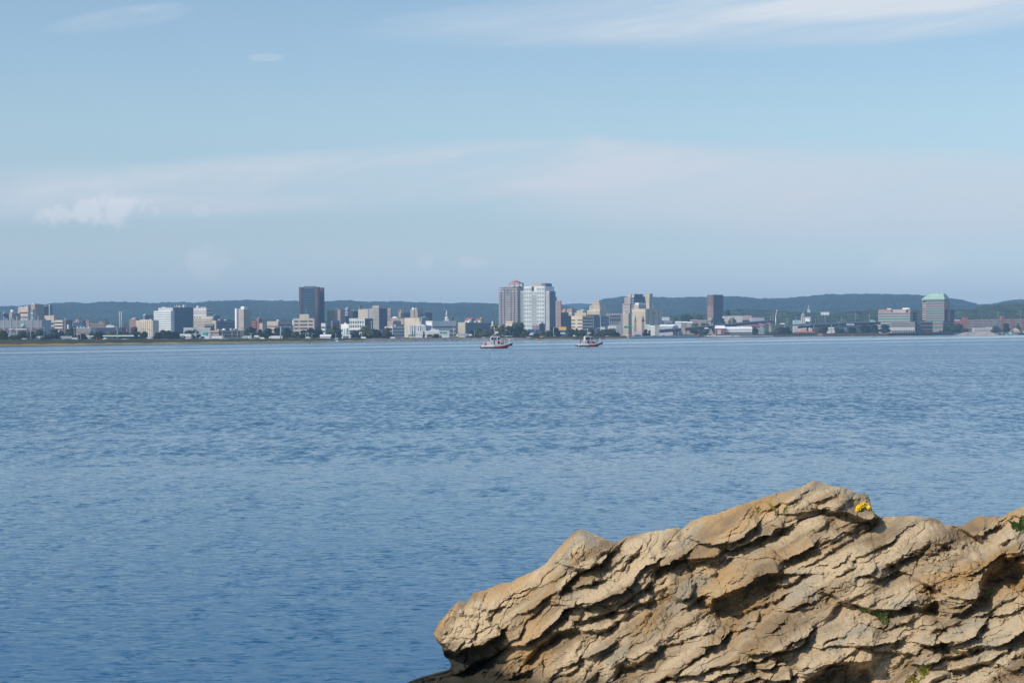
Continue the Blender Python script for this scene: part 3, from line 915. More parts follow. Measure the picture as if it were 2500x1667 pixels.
def rock_material():
    mt = bpy.data.materials.new('rock')
    mt.use_nodes = True
    t = mt.node_tree
    b = t.nodes['Principled BSDF']
    k = NT(t)
    g = k.n('ShaderNodeNewGeometry').outputs['Position']
    # along the bedding
    mp = k.n('ShaderNodeMapping')
    mp.inputs['Rotation'].default_value = (0, R(32), 0)
    k.put(mp.inputs[0], g)
    bd = k.vm('MULTIPLY', mp.outputs[0], (0.5, 0.8, 3.2))
    a, _ = k.noise(bd, 1.1, 5.0, 0.6, 0.5)
    c, _ = k.noise(g, 0.55, 4.0, 0.6, 0.3)
    d, _ = k.noise(k.vm('ADD', g, (13., 5., 2.)), 1.6, 5.0, 0.65, 0.4)
    e, _ = k.noise(g, 22.0, 5.0, 0.7)
    f, _ = k.noise(g, 95.0, 3.0, 0.7)
    base = k.mix(k.ramp(a, 0.38, 0.62), RC[0], RC[1])
    base = k.mix(k.m('MULTIPLY', k.ramp(c, 0.50, 0.64), 0.66), base, RC[2])       # ochre iron stain
    base = k.mix(k.m('MULTIPLY', k.ramp(d, 0.52, 0.64), 0.72), base, RC[3])       # grey weathered skin
    base = k.mix(k.m('MULTIPLY', k.ramp(d, 0.42, 0.26), 0.45), base, RC[4])       # pinkish beds
    base = k.mix(k.m('MULTIPLY', k.ramp(e, 0.50, 0.66), 0.5), base, RC[5])       # lichen and dark specks
    fine = k.m('MULTIPLY_ADD', k.m('ADD', e, f), 0.80, 0.20)
    base = k.mix(1.0, base, k.comb(fine, fine, fine), 'MULTIPLY')
    z = k.xyz(g)[2]
    wet_shade = k.ramp(k.m('MULTIPLY_ADD', c, 0.5, z), 1.0, 0.62)
    base = k.mix(k.m('MULTIPLY', wet_shade, 0.97), base, (0.020, 0.019, 0.012, 1))      # weed below the tide line, carried higher to paint the overhang's shade
    k.put(b.inputs['Base Color'], base)
    b.inputs['Roughness'].default_value = 0.88
    b.inputs['Specular IOR Level'].default_value = 0.25
    b1 = k.n('ShaderNodeBump'); b1.inputs['Strength'].default_value = 1.0; b1.inputs['Distance'].default_value = 0.03
    k.put(b1.inputs['Height'], k.m('ADD', k.m('MULTIPLY', e, 0.8), k.m('MULTIPLY', f, 0.35)))
    k.put(b.inputs['Normal'], b1.outputs[0])
    return mt



def rock_at(px, py):
    i = np.argmin((U2 - px) ** 2 + (V2 - py) ** 2)
    return Vector(P2.reshape(-1, 3)[i])


rock = link('rock', grid_mesh('rock', P3, smooth=False), rock_material())
tag(rock, kind='structure')

# ------------------------------------------------------------------ city
STR = {1: (0, 680, 7.35), 2: (300, 680, 7.35), 3: (600, 680, 7.35), 4: (900, 680, 7.35), 5: (1180, 670, 7.35),
       6: (1480, 680, 7.35), 7: (1780, 680, 6.533), 8: (2120, 680, 6.19)}


def sx(k, x): return STR[k][0] + x / STR[k][2]
def sy(k, y): return STR[k][1] + y / STR[k][2]


def M(n):
    t = {
        'white': (.78, .78, .74), 'offwhite': (.58, .56, .52), 'cream': (.62, .53, .40), 'beige': (.46, .40, .32), 'sand': (.50, .43, .33), 'tan': (.36, .29, .22),
        'pink': (.47, .38, .31), 'rose': (.40, .27, .21), 'brick': (.30, .12, .085), 'darkbrick': (.075, .045, .055), 'brown': (.17, .12, .10), 'grey': (.32, .32, .33),
        'lightgrey': (.44, .45, .46), 'slate': (.16, .17, .20), 'dark': (.06, .065, .08), 'navy': (.06, .075, .12), 'teal': (.16, .27, .28), 'green_copper': (.34, .48, .36),
        'concrete': (.40, .38, .35), 'orange': (.58, .43, .25), 'yellow': (.85, .50, .07), 'blue': (.02, .09, .28), 'sign_green': (.01, .33, .20), 'red': (.42, .045, .04),
        'girder': (.14, .07, .085), 'asphalt': (.10, .10, .105), 'galv': (.42, .44, .46), 'rust': (.14, .08, .06), 'redroof': (.40, .10, .09), 'turq': (.25, .55, .60),
        'peach': (.52, .40, .31), 'wood': (.24, .15, .10), 'signal_yellow': (.75, .85, .05), 'orange_red': (.75, .08, .03), 'buoy_green': (.0, .30, .13), 'black': (.02, .02, .022),
    }[n]
    return mat(n, t, rough=0.75, var=0.10, scale=0.05)


def glassm(n='glass'):
    if n in MATS: return MATS[n]
    c, r = {'glass': ((.03, .04, .055), .25), 'glass_teal': ((.13, .22, .23), .25), 'glass_blue': ((.025, .085, .135), .3), 'glass_light': ((.24, .30, .30), .2), 'glass_dark': ((.012, .018, .03), .3)}[n]
    m_ = mat(n, c, rough=r, spec=0.35, var=0.2, scale=0.25)
    return m_


def base_z(px, D):
    return ground_z(px, D) - 0.6


class Bld:
    """a building seen over its front corner: left face xa..xc, right face xc..xb (photo px)"""
    def __init__(s, name, label, k, D, xa, xc, xb, yt, wall='beige', th=35, depth=None, cat='building', yb=None, part='wall'):
        xa, xc_, xb = sx(k, xa), sx(k, xc), sx(k, xb)
        s.k, s.D, s.th = k, D, th
        t = R(th)
        tA, tB = (xa - 1250) / F, (xb - 1250) / F
        cx = gx(xc_, D)
        s.WL = (cx - tA * D) / (math.cos(t) + tA * math.sin(t))
        if th and xb > xc_ + 0.2:
            s.WR = max(3.0, (tB * D - cx) / max(0.15, math.sin(t) - tB * math.cos(t)))
        else:
            s.WR = depth or max(12, s.WL * 0.6)
        if depth: s.WR = depth
        z0 = base_z(xc_, D) if yb is None else gz(xc_, sy(k, yb), D)
        s.z0 = z0
        s.px = xc_
        s.H = gz(xc_, sy(k, yt), D) - z0
        s.root = empty(name, (cx, D, z0), -t)
        tag(s.root, label, cat)
        s.wall = wall
        if s.H > 0.5:
            s.main = MB().box(-s.WL, 0, 0, s.WR, 0, s.H).build(part, M(wall) if wall in 'white offwhite cream beige sand tan pink rose brick darkbrick brown grey lightgrey slate dark navy teal concrete orange yellow blue galv peach turq wood redroof green_copper asphalt'.split() else glassm(wall), s.root)

    def z(s, y): return gz(s.px, sy(s.k, y), s.D) - s.z0
    def x(s, X):
        """local x on the left face for strip coordinate X"""
        t = R(s.th); tp = (sx(s.k, X) - 1250) / F
        cx = gx(s.px, s.D)
        return -(cx - tp * s.D) / (math.cos(t) + tp * math.sin(t))

    def y(s, X):
        t = R(s.th); tp = (sx(s.k, X) - 1250) / F
        cx = gx(s.px, s.D)
        return (tp * s.D - cx) / max(0.12, math.sin(t) - tp * math.cos(t))

    def mt(s, n):
        return glassm(n) if n.startswith('glass') else M(n)

    def bands(s, n, frac=0.5, top=0.04, bot=0.06, glass='glass', e=0.12, faces='LR', name='window_band', x0=None, x1=None):
        h = s.H
        p = h * (1 - top - bot) / n
        for i in range(n):
            z1 = h * bot + p * (i + 0.5 + frac / 2); zz = h * bot + p * (i + 0.5 - frac / 2)
            m_ = MB()
            a = -s.WL + 0.6 if x0 is None else s.x(x0)
            b = -0.6 if x1 is None else s.x(x1)
            if 'L' in faces: m_.box(a, b, -e, 0.05, zz, z1)
            if 'R' in faces: m_.box(-0.05, e, 0.6, s.WR - 0.6, zz, z1)
            m_.build(name, s.mt(glass), s.root)
        return s

    def piers(s, nl, nr=0, w=0.35, mt=None, e=0.22, bot=0.0, top=0.02, name='facade_piers', x0=None, x1=None):
        m_ = MB()
        a = -s.WL if x0 is None else s.x(x0); b = 0 if x1 is None else s.x(x1)
        for i in range(nl + 1):
            c = a + (b - a) * i / nl; hw = (b - a) / nl * w / 2
            m_.box(max(a, c - hw), min(b, c + hw), -e, 0.04, s.H * bot, s.H * (1 - top))
        for i in range(nr + 1 if nr else 0):
            c = s.WR * i / nr; hw = s.WR / nr * w / 2
            m_.box(-0.04, e, max(0, c - hw), min(s.WR, c + hw), s.H * bot, s.H * (1 - top))
        m_.build(name, s.mt(mt or s.wall), s.root)
        return s

    def cols(s, n, w=0.5, glass='glass', top=0.05, bot=0.03, face='L', name='window_column', e=0.12, x0=None, x1=None):
        a = -s.WL if x0 is None else s.x(x0); b = 0 if x1 is None else s.x(x1)
        if face == 'R': a, b = 0, s.WR
        for i in range(n):
            c = a + (b - a) * (i + 0.5) / n; hw = (b - a) / n * w / 2
            m_ = MB()
            if face == 'L': m_.box(c - hw, c + hw, -e, 0.05, s.H * bot, s.H * (1 - top))
            else: m_.box(-0.05, e, c - hw, c + hw, s.H * bot, s.H * (1 - top))
            m_.build(name, s.mt(glass), s.root)
        return s

    def roofbox(s, X0, X1, yt, mt=None, name='penthouse', dy=(0.25, 0.75), yb=None):
        a, b = s.x(X0), s.x(X1)
        if b > 0: b = -0.3
        MB().box(a, b, s.WR * dy[0], s.WR * dy[1], s.H - 0.05 if yb is None else s.z(yb), s.z(yt)).build(name, s.mt(mt or s.wall), s.root)
        return s

    def parapet(s, mt=None, h=1.0, e=0.25):
        m_ = MB()
        m_.box(-s.WL - e, e, -e, 0.3, s.H - h * .5, s.H + h); m_.box(-s.WL - e, e, s.WR - 0.3, s.WR + e, s.H - h * .5, s.H + h)
        m_.box(-s.WL - e, -s.WL + 0.3, 0.3, s.WR - 0.3, s.H - h * .5, s.H + h); m_.box(-0.3, e, 0.3, s.WR - 0.3, s.H - h * .5, s.H + h)
        m_.build('parapet', s.mt(mt or s.wall), s.root)
        return s

    def clutter(s, n=4, seed=1, hmax=2.6):
        rr = random.Random(seed)
        for i in range(n):
            w_, d_ = rr.uniform(1.5, min(6, s.WL * .3)), rr.uniform(1.5, min(6, s.WR * .4))
            x_ = -s.WL + 0.5 + rr.random() * (s.WL - w_ - 1); y_ = 0.6 + rr.random() * max(0.1, s.WR - d_ - 1.2) * 0.7
            MB().box(x_, x_ + w_, y_, y_ + d_, s.H, s.H + rr.uniform(.8, hmax)).build('roof_unit', M(rr.choice(['lightgrey', 'white', 'grey', 'galv'])), s.root)
        return s

    def gable(s, yt, mt='grey', over=0.5, name='roof', axis='x'):
        h = s.z(yt) - s.H
        a, b = -s.WL - over, over
        c, d = -over, s.WR + over
        if axis == 'x':
            vs = [(a, c, s.H), (b, c, s.H), (b, d, s.H), (a, d, s.H), (a, (c + d) / 2, s.H + h), (b, (c + d) / 2, s.H + h)]
            fs = [(0, 1, 5, 4), (2, 3, 4, 5), (0, 4, 3), (1, 2, 5), (0, 3, 2, 1)]
        else:
            vs = [(a, c, s.H), (b, c, s.H), (b, d, s.H), (a, d, s.H), ((a + b) / 2, c, s.H + h), ((a + b) / 2, d, s.H + h)]
            fs = [(0, 4, 5, 3), (4, 1, 2, 5), (0, 1, 4), (2, 3, 5), (0, 3, 2, 1)]
        MB().add(vs, fs).build(name, s.mt(mt), s.root)
        return s

    def block(s, X0, X1, y0, y1, mt, name, e=0.25, d=None):
        """box applied to the left face between strip X0..X1 and rows y0 (top) .. y1"""
        MB().box(s.x(X0), min(0.0, s.x(X1)), -e, d if d is not None else 0.06, s.z(y1), s.z(y0)).build(name, s.mt(mt), s.root)
        return s


B = Bld
# ---- strip 1
b = B('power_hall', 'long blue-grey windowless industrial hall with a row of white stacks at the left edge', 1, 2900, -120, 752, 752, 742, 'grey', 0, 60)
for X in (72, 190, 305, 420, 565, 684, -40):
    MB().box(b.x(X - 7), b.x(X + 9), -0.5, 1.4, 0, b.z(672)).build('stack', M('lightgrey'), b.root)
b.block(-118, 748, 882, 960, 'brown', 'plinth', .4)
b.cols(34, .35, 'slate', top=0.62, bot=0.20, name='louvre')
for X in (105, 215, 470): b.roofbox(X - 14, X + 14, 705, 'white', 'roof_unit', (0.02, 0.1))
b = B('hospital_wing', 'stepped cream hospital wing with dark shaded side, far left of the skyline', 1, 3350, 330, 508, 575, 507, 'peach').bands(4, .3, .12, .3, faces='L').clutter(3, 5)
b.block(327, 362, 555, 700, 'peach', 'stair_tower', .4, 6)
B('hospital_block', 'tallest brown hospital block with cream left face and blank shaded side', 1, 3300, 557, 632, 800, 462, 'tan').roofbox(560, 628, 458, 'cream', 'parapet', (0.0, .3)).clutter(3, 6)
MB().box(-3, 3, -3, 3, 0, 1)
b = B('glass_stair_block', 'small teal glass block standing before the hospital', 1, 3150, 550, 600, 625, 552, 'glass_teal').bands(5, .3, glass='lightgrey')
b = B('brown_slab_block', 'dark purple-brown slab adjoining the right side of the hospital', 1, 3320, 796, 803, 884, 500, 'brown').clutter(2, 7)
b = B('glass_tower', 'narrow dark teal glass tower with pale left edge, right of the hospital', 1, 3400, 884, 893, 948, 472, 'teal').parapet('lightgrey')
b.block(884, 893, 470, 660, 'white', 'edge_strip', .3)
b = B('brick_building', 'brown building with a white cylinder tank on its roof, left of the hospital', 1, 3100, 165, 220, 372, 622, 'tan').clutter(2, 8)
MB().cyl(b.x(188), 4, b.H, b.z(562), 2.6).build('tank', M('white'), b.root)
B('low_office', 'low dark blue office with white roof units at the left edge', 1, 3150, 10, 62, 165, 634, 'navy').clutter(6, 9, 5)
B('beige_office', 'plain beige block rising behind white banded offices, right of the hospital', 1, 3150, 802, 972, 1075, 672, 'sand').bands(3, .12, .1, .3, faces='R').parapet()
B('banded_office', 'low office with dark glass and beige bands below the plain beige block', 1, 3000, 750, 975, 990, 768, 'sand').bands(4, .55, .02, .05, 'glass_blue').clutter(3, 10)
B('banded_office', 'cream office with four white bands, beside the brown twin blocks', 1, 2980, 985, 1122, 1140, 745, 'cream').bands(5, .45, .06, .05)
b = B('brown_office', 'grey-brown office block right of the cream banded office', 1, 3050, 1128, 1180, 1300, 742, 'brown').bands(5, .3, .25, .1, faces='R', glass='glass_teal').clutter(3, 12)
b = B('domed_kiosk', 'small white domed turret before the grey-brown office', 1, 2850, 1203, 1228, 1228, 840, 'white', 0, 5)
b.main.name = 'wall'
MB().ball((-b.WL / 2, 2.5, b.H), b.WL * .5, sq=(1, 1, 1.4)).build('dome', M('white'), b.root)
B('slate_office', 'low blue-grey office left of the brick chimney', 1, 3000, 1305, 1310, 1480, 790, 'grey').clutter(4, 13)
b = B('brick_church', 'stepped reddish brick building with small gables above the blue-grey office', 1, 3250, 1350, 1420, 1442, 735, 'rose').gable(705, 'brown', axis='y')
B('dark_block', 'small dark block between the stepped brick building and the brick chimney', 1, 3200, 1468, 1480, 1532, 752, 'slate')
for k, (X0, X1, Y, l, mn) in enumerate([(1551, 1602, 725, 'square red brick chimney standing left of the long pink brick building', 'rose'),
                                       (1884, 1917, 735, 'slim brown chimney at the right end of the long pink brick building', 'brown')]):
    b = B('chimney', l, 1, 3150, X0, X1, X1, Y, mn, 0, 6, cat='chimney', part='shaft')
    b.block(X0 - 3, X1 + 1, Y - 3, Y + 5, 'darkbrick', 'cap', .4, 6.3)
b = B('brick_building', 'long pink brick building with a stepped centre between the two brick chimneys', 1, 3100, 1612, 1884, 1884, 802, 'rose', 0, 18).bands(4, .3, .05, .2, faces='L').piers(16, 0, .5)
b.roofbox(1765, 1832, 765, 'rose').roofbox(1832, 1868, 775, 'brown', 'lift_house')
B('white_shed', 'low white shed with rooftop units right of the pink brick building', 1, 3000, 1900, 2050, 2052, 845, 'white', 0, 20).clutter(5, 14, 3)
for k, X in enumerate((2148, 2182)):
    r_ = empty('smokestack', (gx(sx(1, X), 3600), 3600, 3))
    tag(r_, ['slim white smokestack, the left one of a matching pair against the hill', 'slim white smokestack, the right one of a matching pair against the hill'][k], 'smokestack', 'pair of white smokestacks')
    h_ = gz(sx(1, X), sy(1, 606), 3600) - 3
    MB().cyl(0, 0, 0, h_, 1.15, .8, 12).build('shaft', M('lightgrey'), r_)
    MB().cyl(0, 0, h_ - .2, h_ + 1, 1.0, 1.0, 12).build('rim', M('white'), r_)
b = B('plant_hall', 'silver hall with a row of small white vents over a brick base', 1, 2700, 1362, 1632, 1632, 878, 'lightgrey', 0, 30).cols(22, .3, 'slate', .1, .3, name='louvre')
for X in (1385, 1440, 1497, 1583): b.roofbox(X - 7, X + 7, 855, 'white', 'vent', (0.05, .15))
b.block(1362, 1632, 938, 975, 'rose', 'plinth', .5)
B('dark_shed', 'long low dark blue shed under the pair of smokestacks', 1, 2750, 1632, 2190, 2190, 882, 'navy', 0, 30).gable(874, 'slate')
B('house', 'little white house right of the long dark blue shed', 1, 2800, 2192, 2222, 2240, 890, 'white').gable(876, 'grey')
B('house', 'little pink house beside the little white house', 1, 2790, 2243, 2276, 2290, 900, 'rose').gable(884, 'brown')
B('low_roof', 'long low purple-grey roofed depot behind the trees and lorries', 1, 2450, 920, 1405, 1405, 1010, 'slate', 0, 30).gable(990, 'grey')
for k, (X0, X1, Y, l) in enumerate([(152, 226, 903, 'white flat station canopy, leftmost of the row'), (264, 472, 905, 'white flat station canopy, longest of the far left row'),
                                    (1556, 1706, 1030, 'white flat canopy standing between two dark trees'), (1842, 2560, 1024, 'very long white flat canopy on thin posts')]):
    D = 2600 if k < 2 else 2180
    r_ = empty('canopy', (gx(sx(1, X0), D), D, ground_z(sx(1, X0), D)))
    tag(r_, l, 'canopy', 'white platform canopies')
    w_ = (X1 - X0) / 7.35 * D / F; zt = gz(sx(1, X0), sy(1, Y), D) - r_.location.z
    MB().box(0, w_, 0, 9, zt - .9, zt + .3).build('roof', M('white'), r_)
    n_ = max(2, int(w_ / 9))
    for i in range(n_):
        MB().cyl(w_ * (i + .5) / n_, 4.5, 0, zt - .8, .22, n=6).build('post', M('galv'), r_)
b = empty('water_tower', (gx(sx(1, 418), 2650), 2650, 4)); tag(b, 'round green domed water tower in front of the grey hall', 'water tower')
zt = gz(sx(1, 418), sy(1, 850), 2650) - 4
MB().cyl(0, 0, 0, zt, 1.6, 1.2).build('column', M('brown'), b)
MB().ball((0, 0, zt), 3.4, sq=(1, 1, .9)).build('tank', M('green_copper'), b)

# ---- strip 2
B('brick_flats', 'red brick apartment block with rows of windows, left of the cream ribbed building', 2, 3350, 120, 238, 300, 727, 'brick').bands(7, .35).piers(6, 4, .45, 'rose').clutter(3, 15)
b = B('ribbed_building', 'cream building with vertical ribs and a blank grey side', 2, 2900, 236, 537, 647, 748, 'cream').cols(8, .42, 'tan', .03, .05)
b.roofbox(300, 520, 738, 'offwhite', 'parapet', (0, .2)).clutter(4, 16)
B('low_block', 'slate block with a small white tower at its left, behind the cream ribbed building', 2, 3400, 357, 396, 560, 655, 'slate').roofbox(358, 394, 648, 'white', 'lift_house', (0, .2)).clutter(4, 17)
b = B('glass_office', 'big dark blue glass office with teal corner bays and masts on its roof', 2, 3050, 862, 945, 1266, 516, 'glass_blue').bands(11, .35, .04, .1, 'glass_teal', faces='L', name='bay').bands(11, .22, .12, .1, 'glass', faces='R')
b.clutter(7, 18, 4)
b = B('white_banded_wing', 'white wing with eleven window bands joined to the dark blue glass office', 2, 3045, 558, 864, 866, 577, 'white', 35, 30).bands(11, .46, .02, .07, 'glass_light', faces='L').piers(26, 0, .2, 'white', .14)
b.roofbox(600, 862, 520, 'lightgrey', 'plant_room', (.15, .7)).roofbox(640, 700, 508, 'white', 'roof_unit')
b = B('cream_tower', 'cream tower with dark vertical slots and a shaded grey side', 2, 3400, 1272, 1500, 1634, 526, 'offwhite').cols(5, .38, 'brown', .28, .02).bands(2, .3, .08, .78, 'brown', faces='L').bands(8, .25, faces='R', glass='slate')
b.clutter(6, 19, 4)
b = B('stepped_block', 'broad stepped beige block with small dark windows beside the dark glass office', 2, 3100, 1270, 1612, 1640, 716, 'beige').bands(4, .2, .1, .3, faces='L').piers(14, 0, .6)
b.roofbox(1395, 1611, 681, 'cream', 'upper_storey', (.1, .8))
b = B('beige_wing', 'small beige wing at the right of the stepped block', 2, 3000, 1612, 1668, 1672, 752, 'sand')
B('dark_glass_hall', 'low dark glass hall fronting the stepped beige block', 2, 2850, 1466, 1618, 1622, 812, 'slate').bands(2, .5, glass='glass_dark')
b = B('long_slate_block', 'long shaded slate block right of the stepped beige block', 2, 3250, 1610, 1672, 2012, 752, 'slate').bands(4, .3, .1, .2, faces='R', glass='glass_dark').clutter(4, 20)
B('grey_block', 'grey block rising just behind the stepped beige block', 2, 3300, 1612, 1640, 1742, 662, 'slate').clutter(4, 21)
for k, (X0, X1, l) in enumerate([(1090, 1256, 'white pleated low hall left of a dark tree'), (1350, 1572, 'white pleated low hall right of a dark tree')]):
    b = B('pleated_hall', l, 2, 2600, X0, X1, X1, 882, 'white', 0, 25)
    b.cols(10 if k == 0 else 14, .3, 'grey' if k == 0 else 'slate', .04, .1, name='fin_gap')
    tag(b.root, group='white pleated halls')
b = B('slab_tower', 'slim beige apartment tower with bright left edge and shaded banded side', 2, 3150, 2017, 2170, 2310, 547, 'beige').bands(16, .28, faces='R', glass='slate').bands(16, .2, faces='L', glass='tan', x0=2085, x1=2165)
b.block(2048, 2080, 540, 900, 'slate', 'recess', .15).block(2017, 2046, 533, 900, 'white', 'edge_slab', .4, 8)
b.roofbox(2104, 2166, 500, 'white', 'lift_house', (.1, .6))
B('low_office', 'long low office with pink lit end and dark shaded side below the slim tower', 2, 2550, 1562, 1718, 2255, 928, 'rose').bands(2, .35, .1, .15).clutter(6, 22)
B('white_depot', 'low white depot with flat roof left of the overhead green signs', 2, 2320, 1000, 1226, 1226, 990, 'white', 0, 20)
B('white_depot', 'low white depot right behind the overhead green signs', 2, 2330, 1342, 1572, 1572, 992, 'white', 0, 20)
B('white_shed', 'small white shed below the left white depot', 2, 2200, 1102, 1222, 1222, 1040, 'offwhite', 0, 10).gable(1032, 'white')
B('white_shed', 'small white flat shed by the truck stop under the slim tower', 2, 2200, 1592, 1792, 1792, 1026, 'white', 0, 12)
a_ = empty('steel_arch', (gx(sx(2, 412), 2500), 2500, 4)); tag(a_, 'thin grey steel arch rising over the tree tops before the cream ribbed building', 'arch')
w_ = 157 / 7.35 * 2500 / F; zt = gz(sx(2, 412), sy(2, 900), 2500) - 4; zb = gz(sx(2, 412), sy(2, 1005), 2500) - 4
m_ = MB(); ap = [(-w_ * math.cos(i / 16 * math.pi), 0, zb + (zt - zb) * math.sin(i / 16 * math.pi)) for i in range(17)]
m_.tube(ap, .38); m_.build('arch_rib', M('lightgrey'), a_)
m_ = MB(); m_.tube([(x_, 0, z_ - 1.6) for x_, _, z_ in ap[2:-2]], .22)
for i in range(2, 15): m_.tube([ap[i], (ap[i][0], 0, ap[i][2] - 1.7)], .12, 4)
m_.build('truss', M('lightgrey'), a_)
for s_ in (0, 16):
    MB().cyl(ap[s_][0], 0, 0, zb, .5).build('leg', M('lightgrey'), a_)

# ---- strip 3
B('brick_block', 'small red brick block left of the taller red brick block', 3, 3150, 105, 178, 182, 762, 'brick').bands(5, .3, faces='L')
B('brick_block', 'blank deep red brick block right of the slim beige tower', 3, 3200, 180, 238, 292, 718, 'brick').clutter(2, 23)
B('pink_block', 'small pink stepped block beneath the red brick blocks', 3, 2850, 246, 300, 350, 802, 'pink').roofbox(262, 292, 795)
b = B('pink_office', 'pinkish office with two window rows and a long dark shaded side', 3, 3050, 383, 580, 842, 765, 'pink').bands(2, .25, .2, .35, faces='L').bands(3, .25, .1, .2, faces='R', glass='glass_dark').roofbox(552, 578, 745, 'tan').clutter(3, 24)
# dark tower with round corner shafts
D = 3300
r_ = empty('round_cornered_tower', (gx(sx(3, 1148), D), D, base_z(756, D)))
tag(r_, 'tall dark tower with round brown corner shafts and banded glass, tallest on the left half', 'tower')
S_ = D / F / 7.35
H_ = gz(756, sy(3, 152), D) - r_.location.z
for (X, y_) in ((996, 9), (1292, 0), (1060, 46), (1330, 46)):
    rr_ = 47 * S_ if y_ < 40 else 40 * S_
    MB().cyl((X - 1148) * S_, y_, 0, H_, rr_, rr_, 28).build('corner_shaft', M('darkbrick'), r_)
MB().box((1020 - 1148) * S_, (1265 - 1148) * S_, 3, 42, 0, H_ - 2).build('core', glassm('glass_blue'), r_)
for i in range(19):
    z_ = H_ * (i + .6) / 19.3
    MB().box((1040 - 1148) * S_, (1238 - 1148) * S_, 2.2, 3.2, z_, z_ + H_ / 19.3 * .22).build('floor_beam', M('slate'), r_)
MB().box((1040 - 1148) * S_, (1238 - 1148) * S_, 4, 40, H_ - 2.05, H_ + 1.4).build('plant_room', M('slate'), r_)
MB().cyl((1245 - 1148) * S_, 5, H_, H_ + 4, .3).build('mast', M('lightgrey'), r_)
b = B('office', 'beige six-bay office with a penthouse and tall mast in front of the dark round-cornered tower', 3, 2800, 858, 1230, 1240, 712, 'pink', 20)
for a0, a1 in ((874, 950), (975, 1110), (1130, 1206)):
    b.bands(5, .42, .06, .06, 'glass', faces='L', x0=a0, x1=a1)
b.roofbox(962, 1132, 636, 'beige').block(1004, 1086, 644, 672, 'dark', 'sign_panel', -8, 9)
b.block(842, 858, 735, 830, 'white', 'stair_tower', .3, 4)
MB().cyl(b.x(1080), b.WR * .5, b.z(640), b.z(528), .35, .15).build('mast', M('lightgrey'), b.root)
B('brick_hotel', 'pink brick hotel wing with many windows, right of the dark tower', 3, 3320, 1470, 1572, 1590, 577, 'rose').bands(11, .3).piers(6, 0, .55, 'pink').parapet('pink')
b = B('brick_hotel', 'taller pink brick hotel wing with a white roof house and shaded side', 3, 3310, 1588, 1700, 1784, 560, 'rose').bands(12, .3, faces='L').piers(7, 0, .55, 'pink').roofbox(1600, 1632, 530, 'white', 'lift_house', (.1, .4)).bands(11, .2, faces='R', glass='slate')
B('grey_tower', 'narrow pale grey tower behind the pink brick hotel', 3, 3500, 1782, 1832, 1880, 532, 'grey').bands(9, .3).clutter(2, 25)
B('dark_office', 'dark blue office between the pink hotel and the blank beige block', 3, 3280, 1782, 1790, 1882, 668, 'navy').bands(4, .3, faces='R', glass='glass_dark')
B('dark_office', 'dark office with reddish left face, left of the blank beige block', 3, 3350, 1885, 1922, 2016, 585, 'darkbrick').clutter(3, 26)
B('beige_blank_block', 'blank beige block with plain lit wall, right of the dark reddish office', 3, 3260, 2022, 2196, 2262, 560, 'sand').parapet().clutter(3, 27)
B('chimney', 'short dark brown chimney above the blank beige block', 3, 3500, 2032, 2060, 2086, 492, 'brown', 35, cat='chimney', part='shaft').parapet()
b = B('white_grid_office', 'low office with a white framed grid of windows, dark side', 3, 2720, 1862, 2140, 2286, 716, 'glass').piers(9, 0, .28, 'white', .5, 0, 0)
b.bands(5, .22, -.02, -.02, 'white', .4, 'L', 'floor_slab').block(2130, 2140, 716, 905, 'white', 'corner_pier', .6).bands(5, .3, faces='R', glass='glass_dark').block(1862, 2140, 712, 722, 'white', 'cornice', .7)
b.block(1862, 2060, 905, 925, 'offwhite', 'podium', 4, 3)
B('low_block', 'cream two storey block right of the dark tower foot', 3, 2950, 1356, 1430, 1434, 800, 'offwhite').bands(2, .4, .15, .3)
B('low_block', 'dark low block between the cream block and the pink hotel', 3, 3000, 1432, 1440, 1572, 802, 'slate').bands(2, .3, faces='R', glass='glass_dark')
B('brown_gable_building', 'small brown building under the pink hotel', 3, 2950, 1530, 1562, 1690, 790, 'brown').gable(745, 'slate', axis='y')
b = B('white_office', 'small white office with a round flat roof left of the white grid office', 3, 2800, 1712, 1850, 1862, 815, 'white').roofbox(1765, 1790, 790)
b.bands(2, .3, .3, .1)
B('white_columned_block', 'narrow white block with tall teal windows among trees', 3, 2450, 1730, 1815, 1822, 890, 'white').cols(3, .45, 'glass_teal')
b = B('white_shed', 'white shed with pitched roof beside the small moored boat', 3, 2260, 1335, 1520, 1520, 1035, 'white', 0, 10).gable(1003, 'white')
b.bands(1, .2, .5, .2, 'slate')
B('fuel_station', 'white filling station canopy behind the small moored boat', 3, 2280, 1738, 1880, 1880, 1005, 'white', 0, 12).block(1745, 1850, 1030, 1085, 'slate', 'opening', .1)
# ---- strip 4
b = B('banded_tower', 'grey banded tower with a dark blue shaded side, right of the blank beige block', 4, 3200, 68, 186, 332, 495, 'beige').bands(22, .45, .03, .02, 'slate', faces='L').bands(18, .3, .1, .05, 'glass_dark', faces='R')
b.block(-42, 66, 535, 800, 'grey', 'wing', -6, 20).roofbox(72, 180, 482, 'grey', 'plant_room', (.1, .5))
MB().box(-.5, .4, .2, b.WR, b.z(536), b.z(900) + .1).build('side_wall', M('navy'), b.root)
B('tan_tower', 'slim tan tower just right of the grey banded tower', 4, 3400, 342, 400, 428, 532, 'tan').cols(3, .4, 'slate')
b = B('spired_tower', 'brown gothic tower with a steep pyramid spire', 4, 3350, 535, 585, 618, 640, 'tan', 45).cols(2, .3, 'slate')
m_ = MB(); w2 = b.WL; d2 = b.WR
m_.add([(-w2, 0, b.H), (0, 0, b.H), (0, d2, b.H), (-w2, d2, b.H), (-w2 / 2, d2 / 2, b.z(548))], [(0, 1, 4), (1, 2, 4), (2, 3, 4), (3, 0, 4)])
m_.build('spire', M('tan'), b.root)
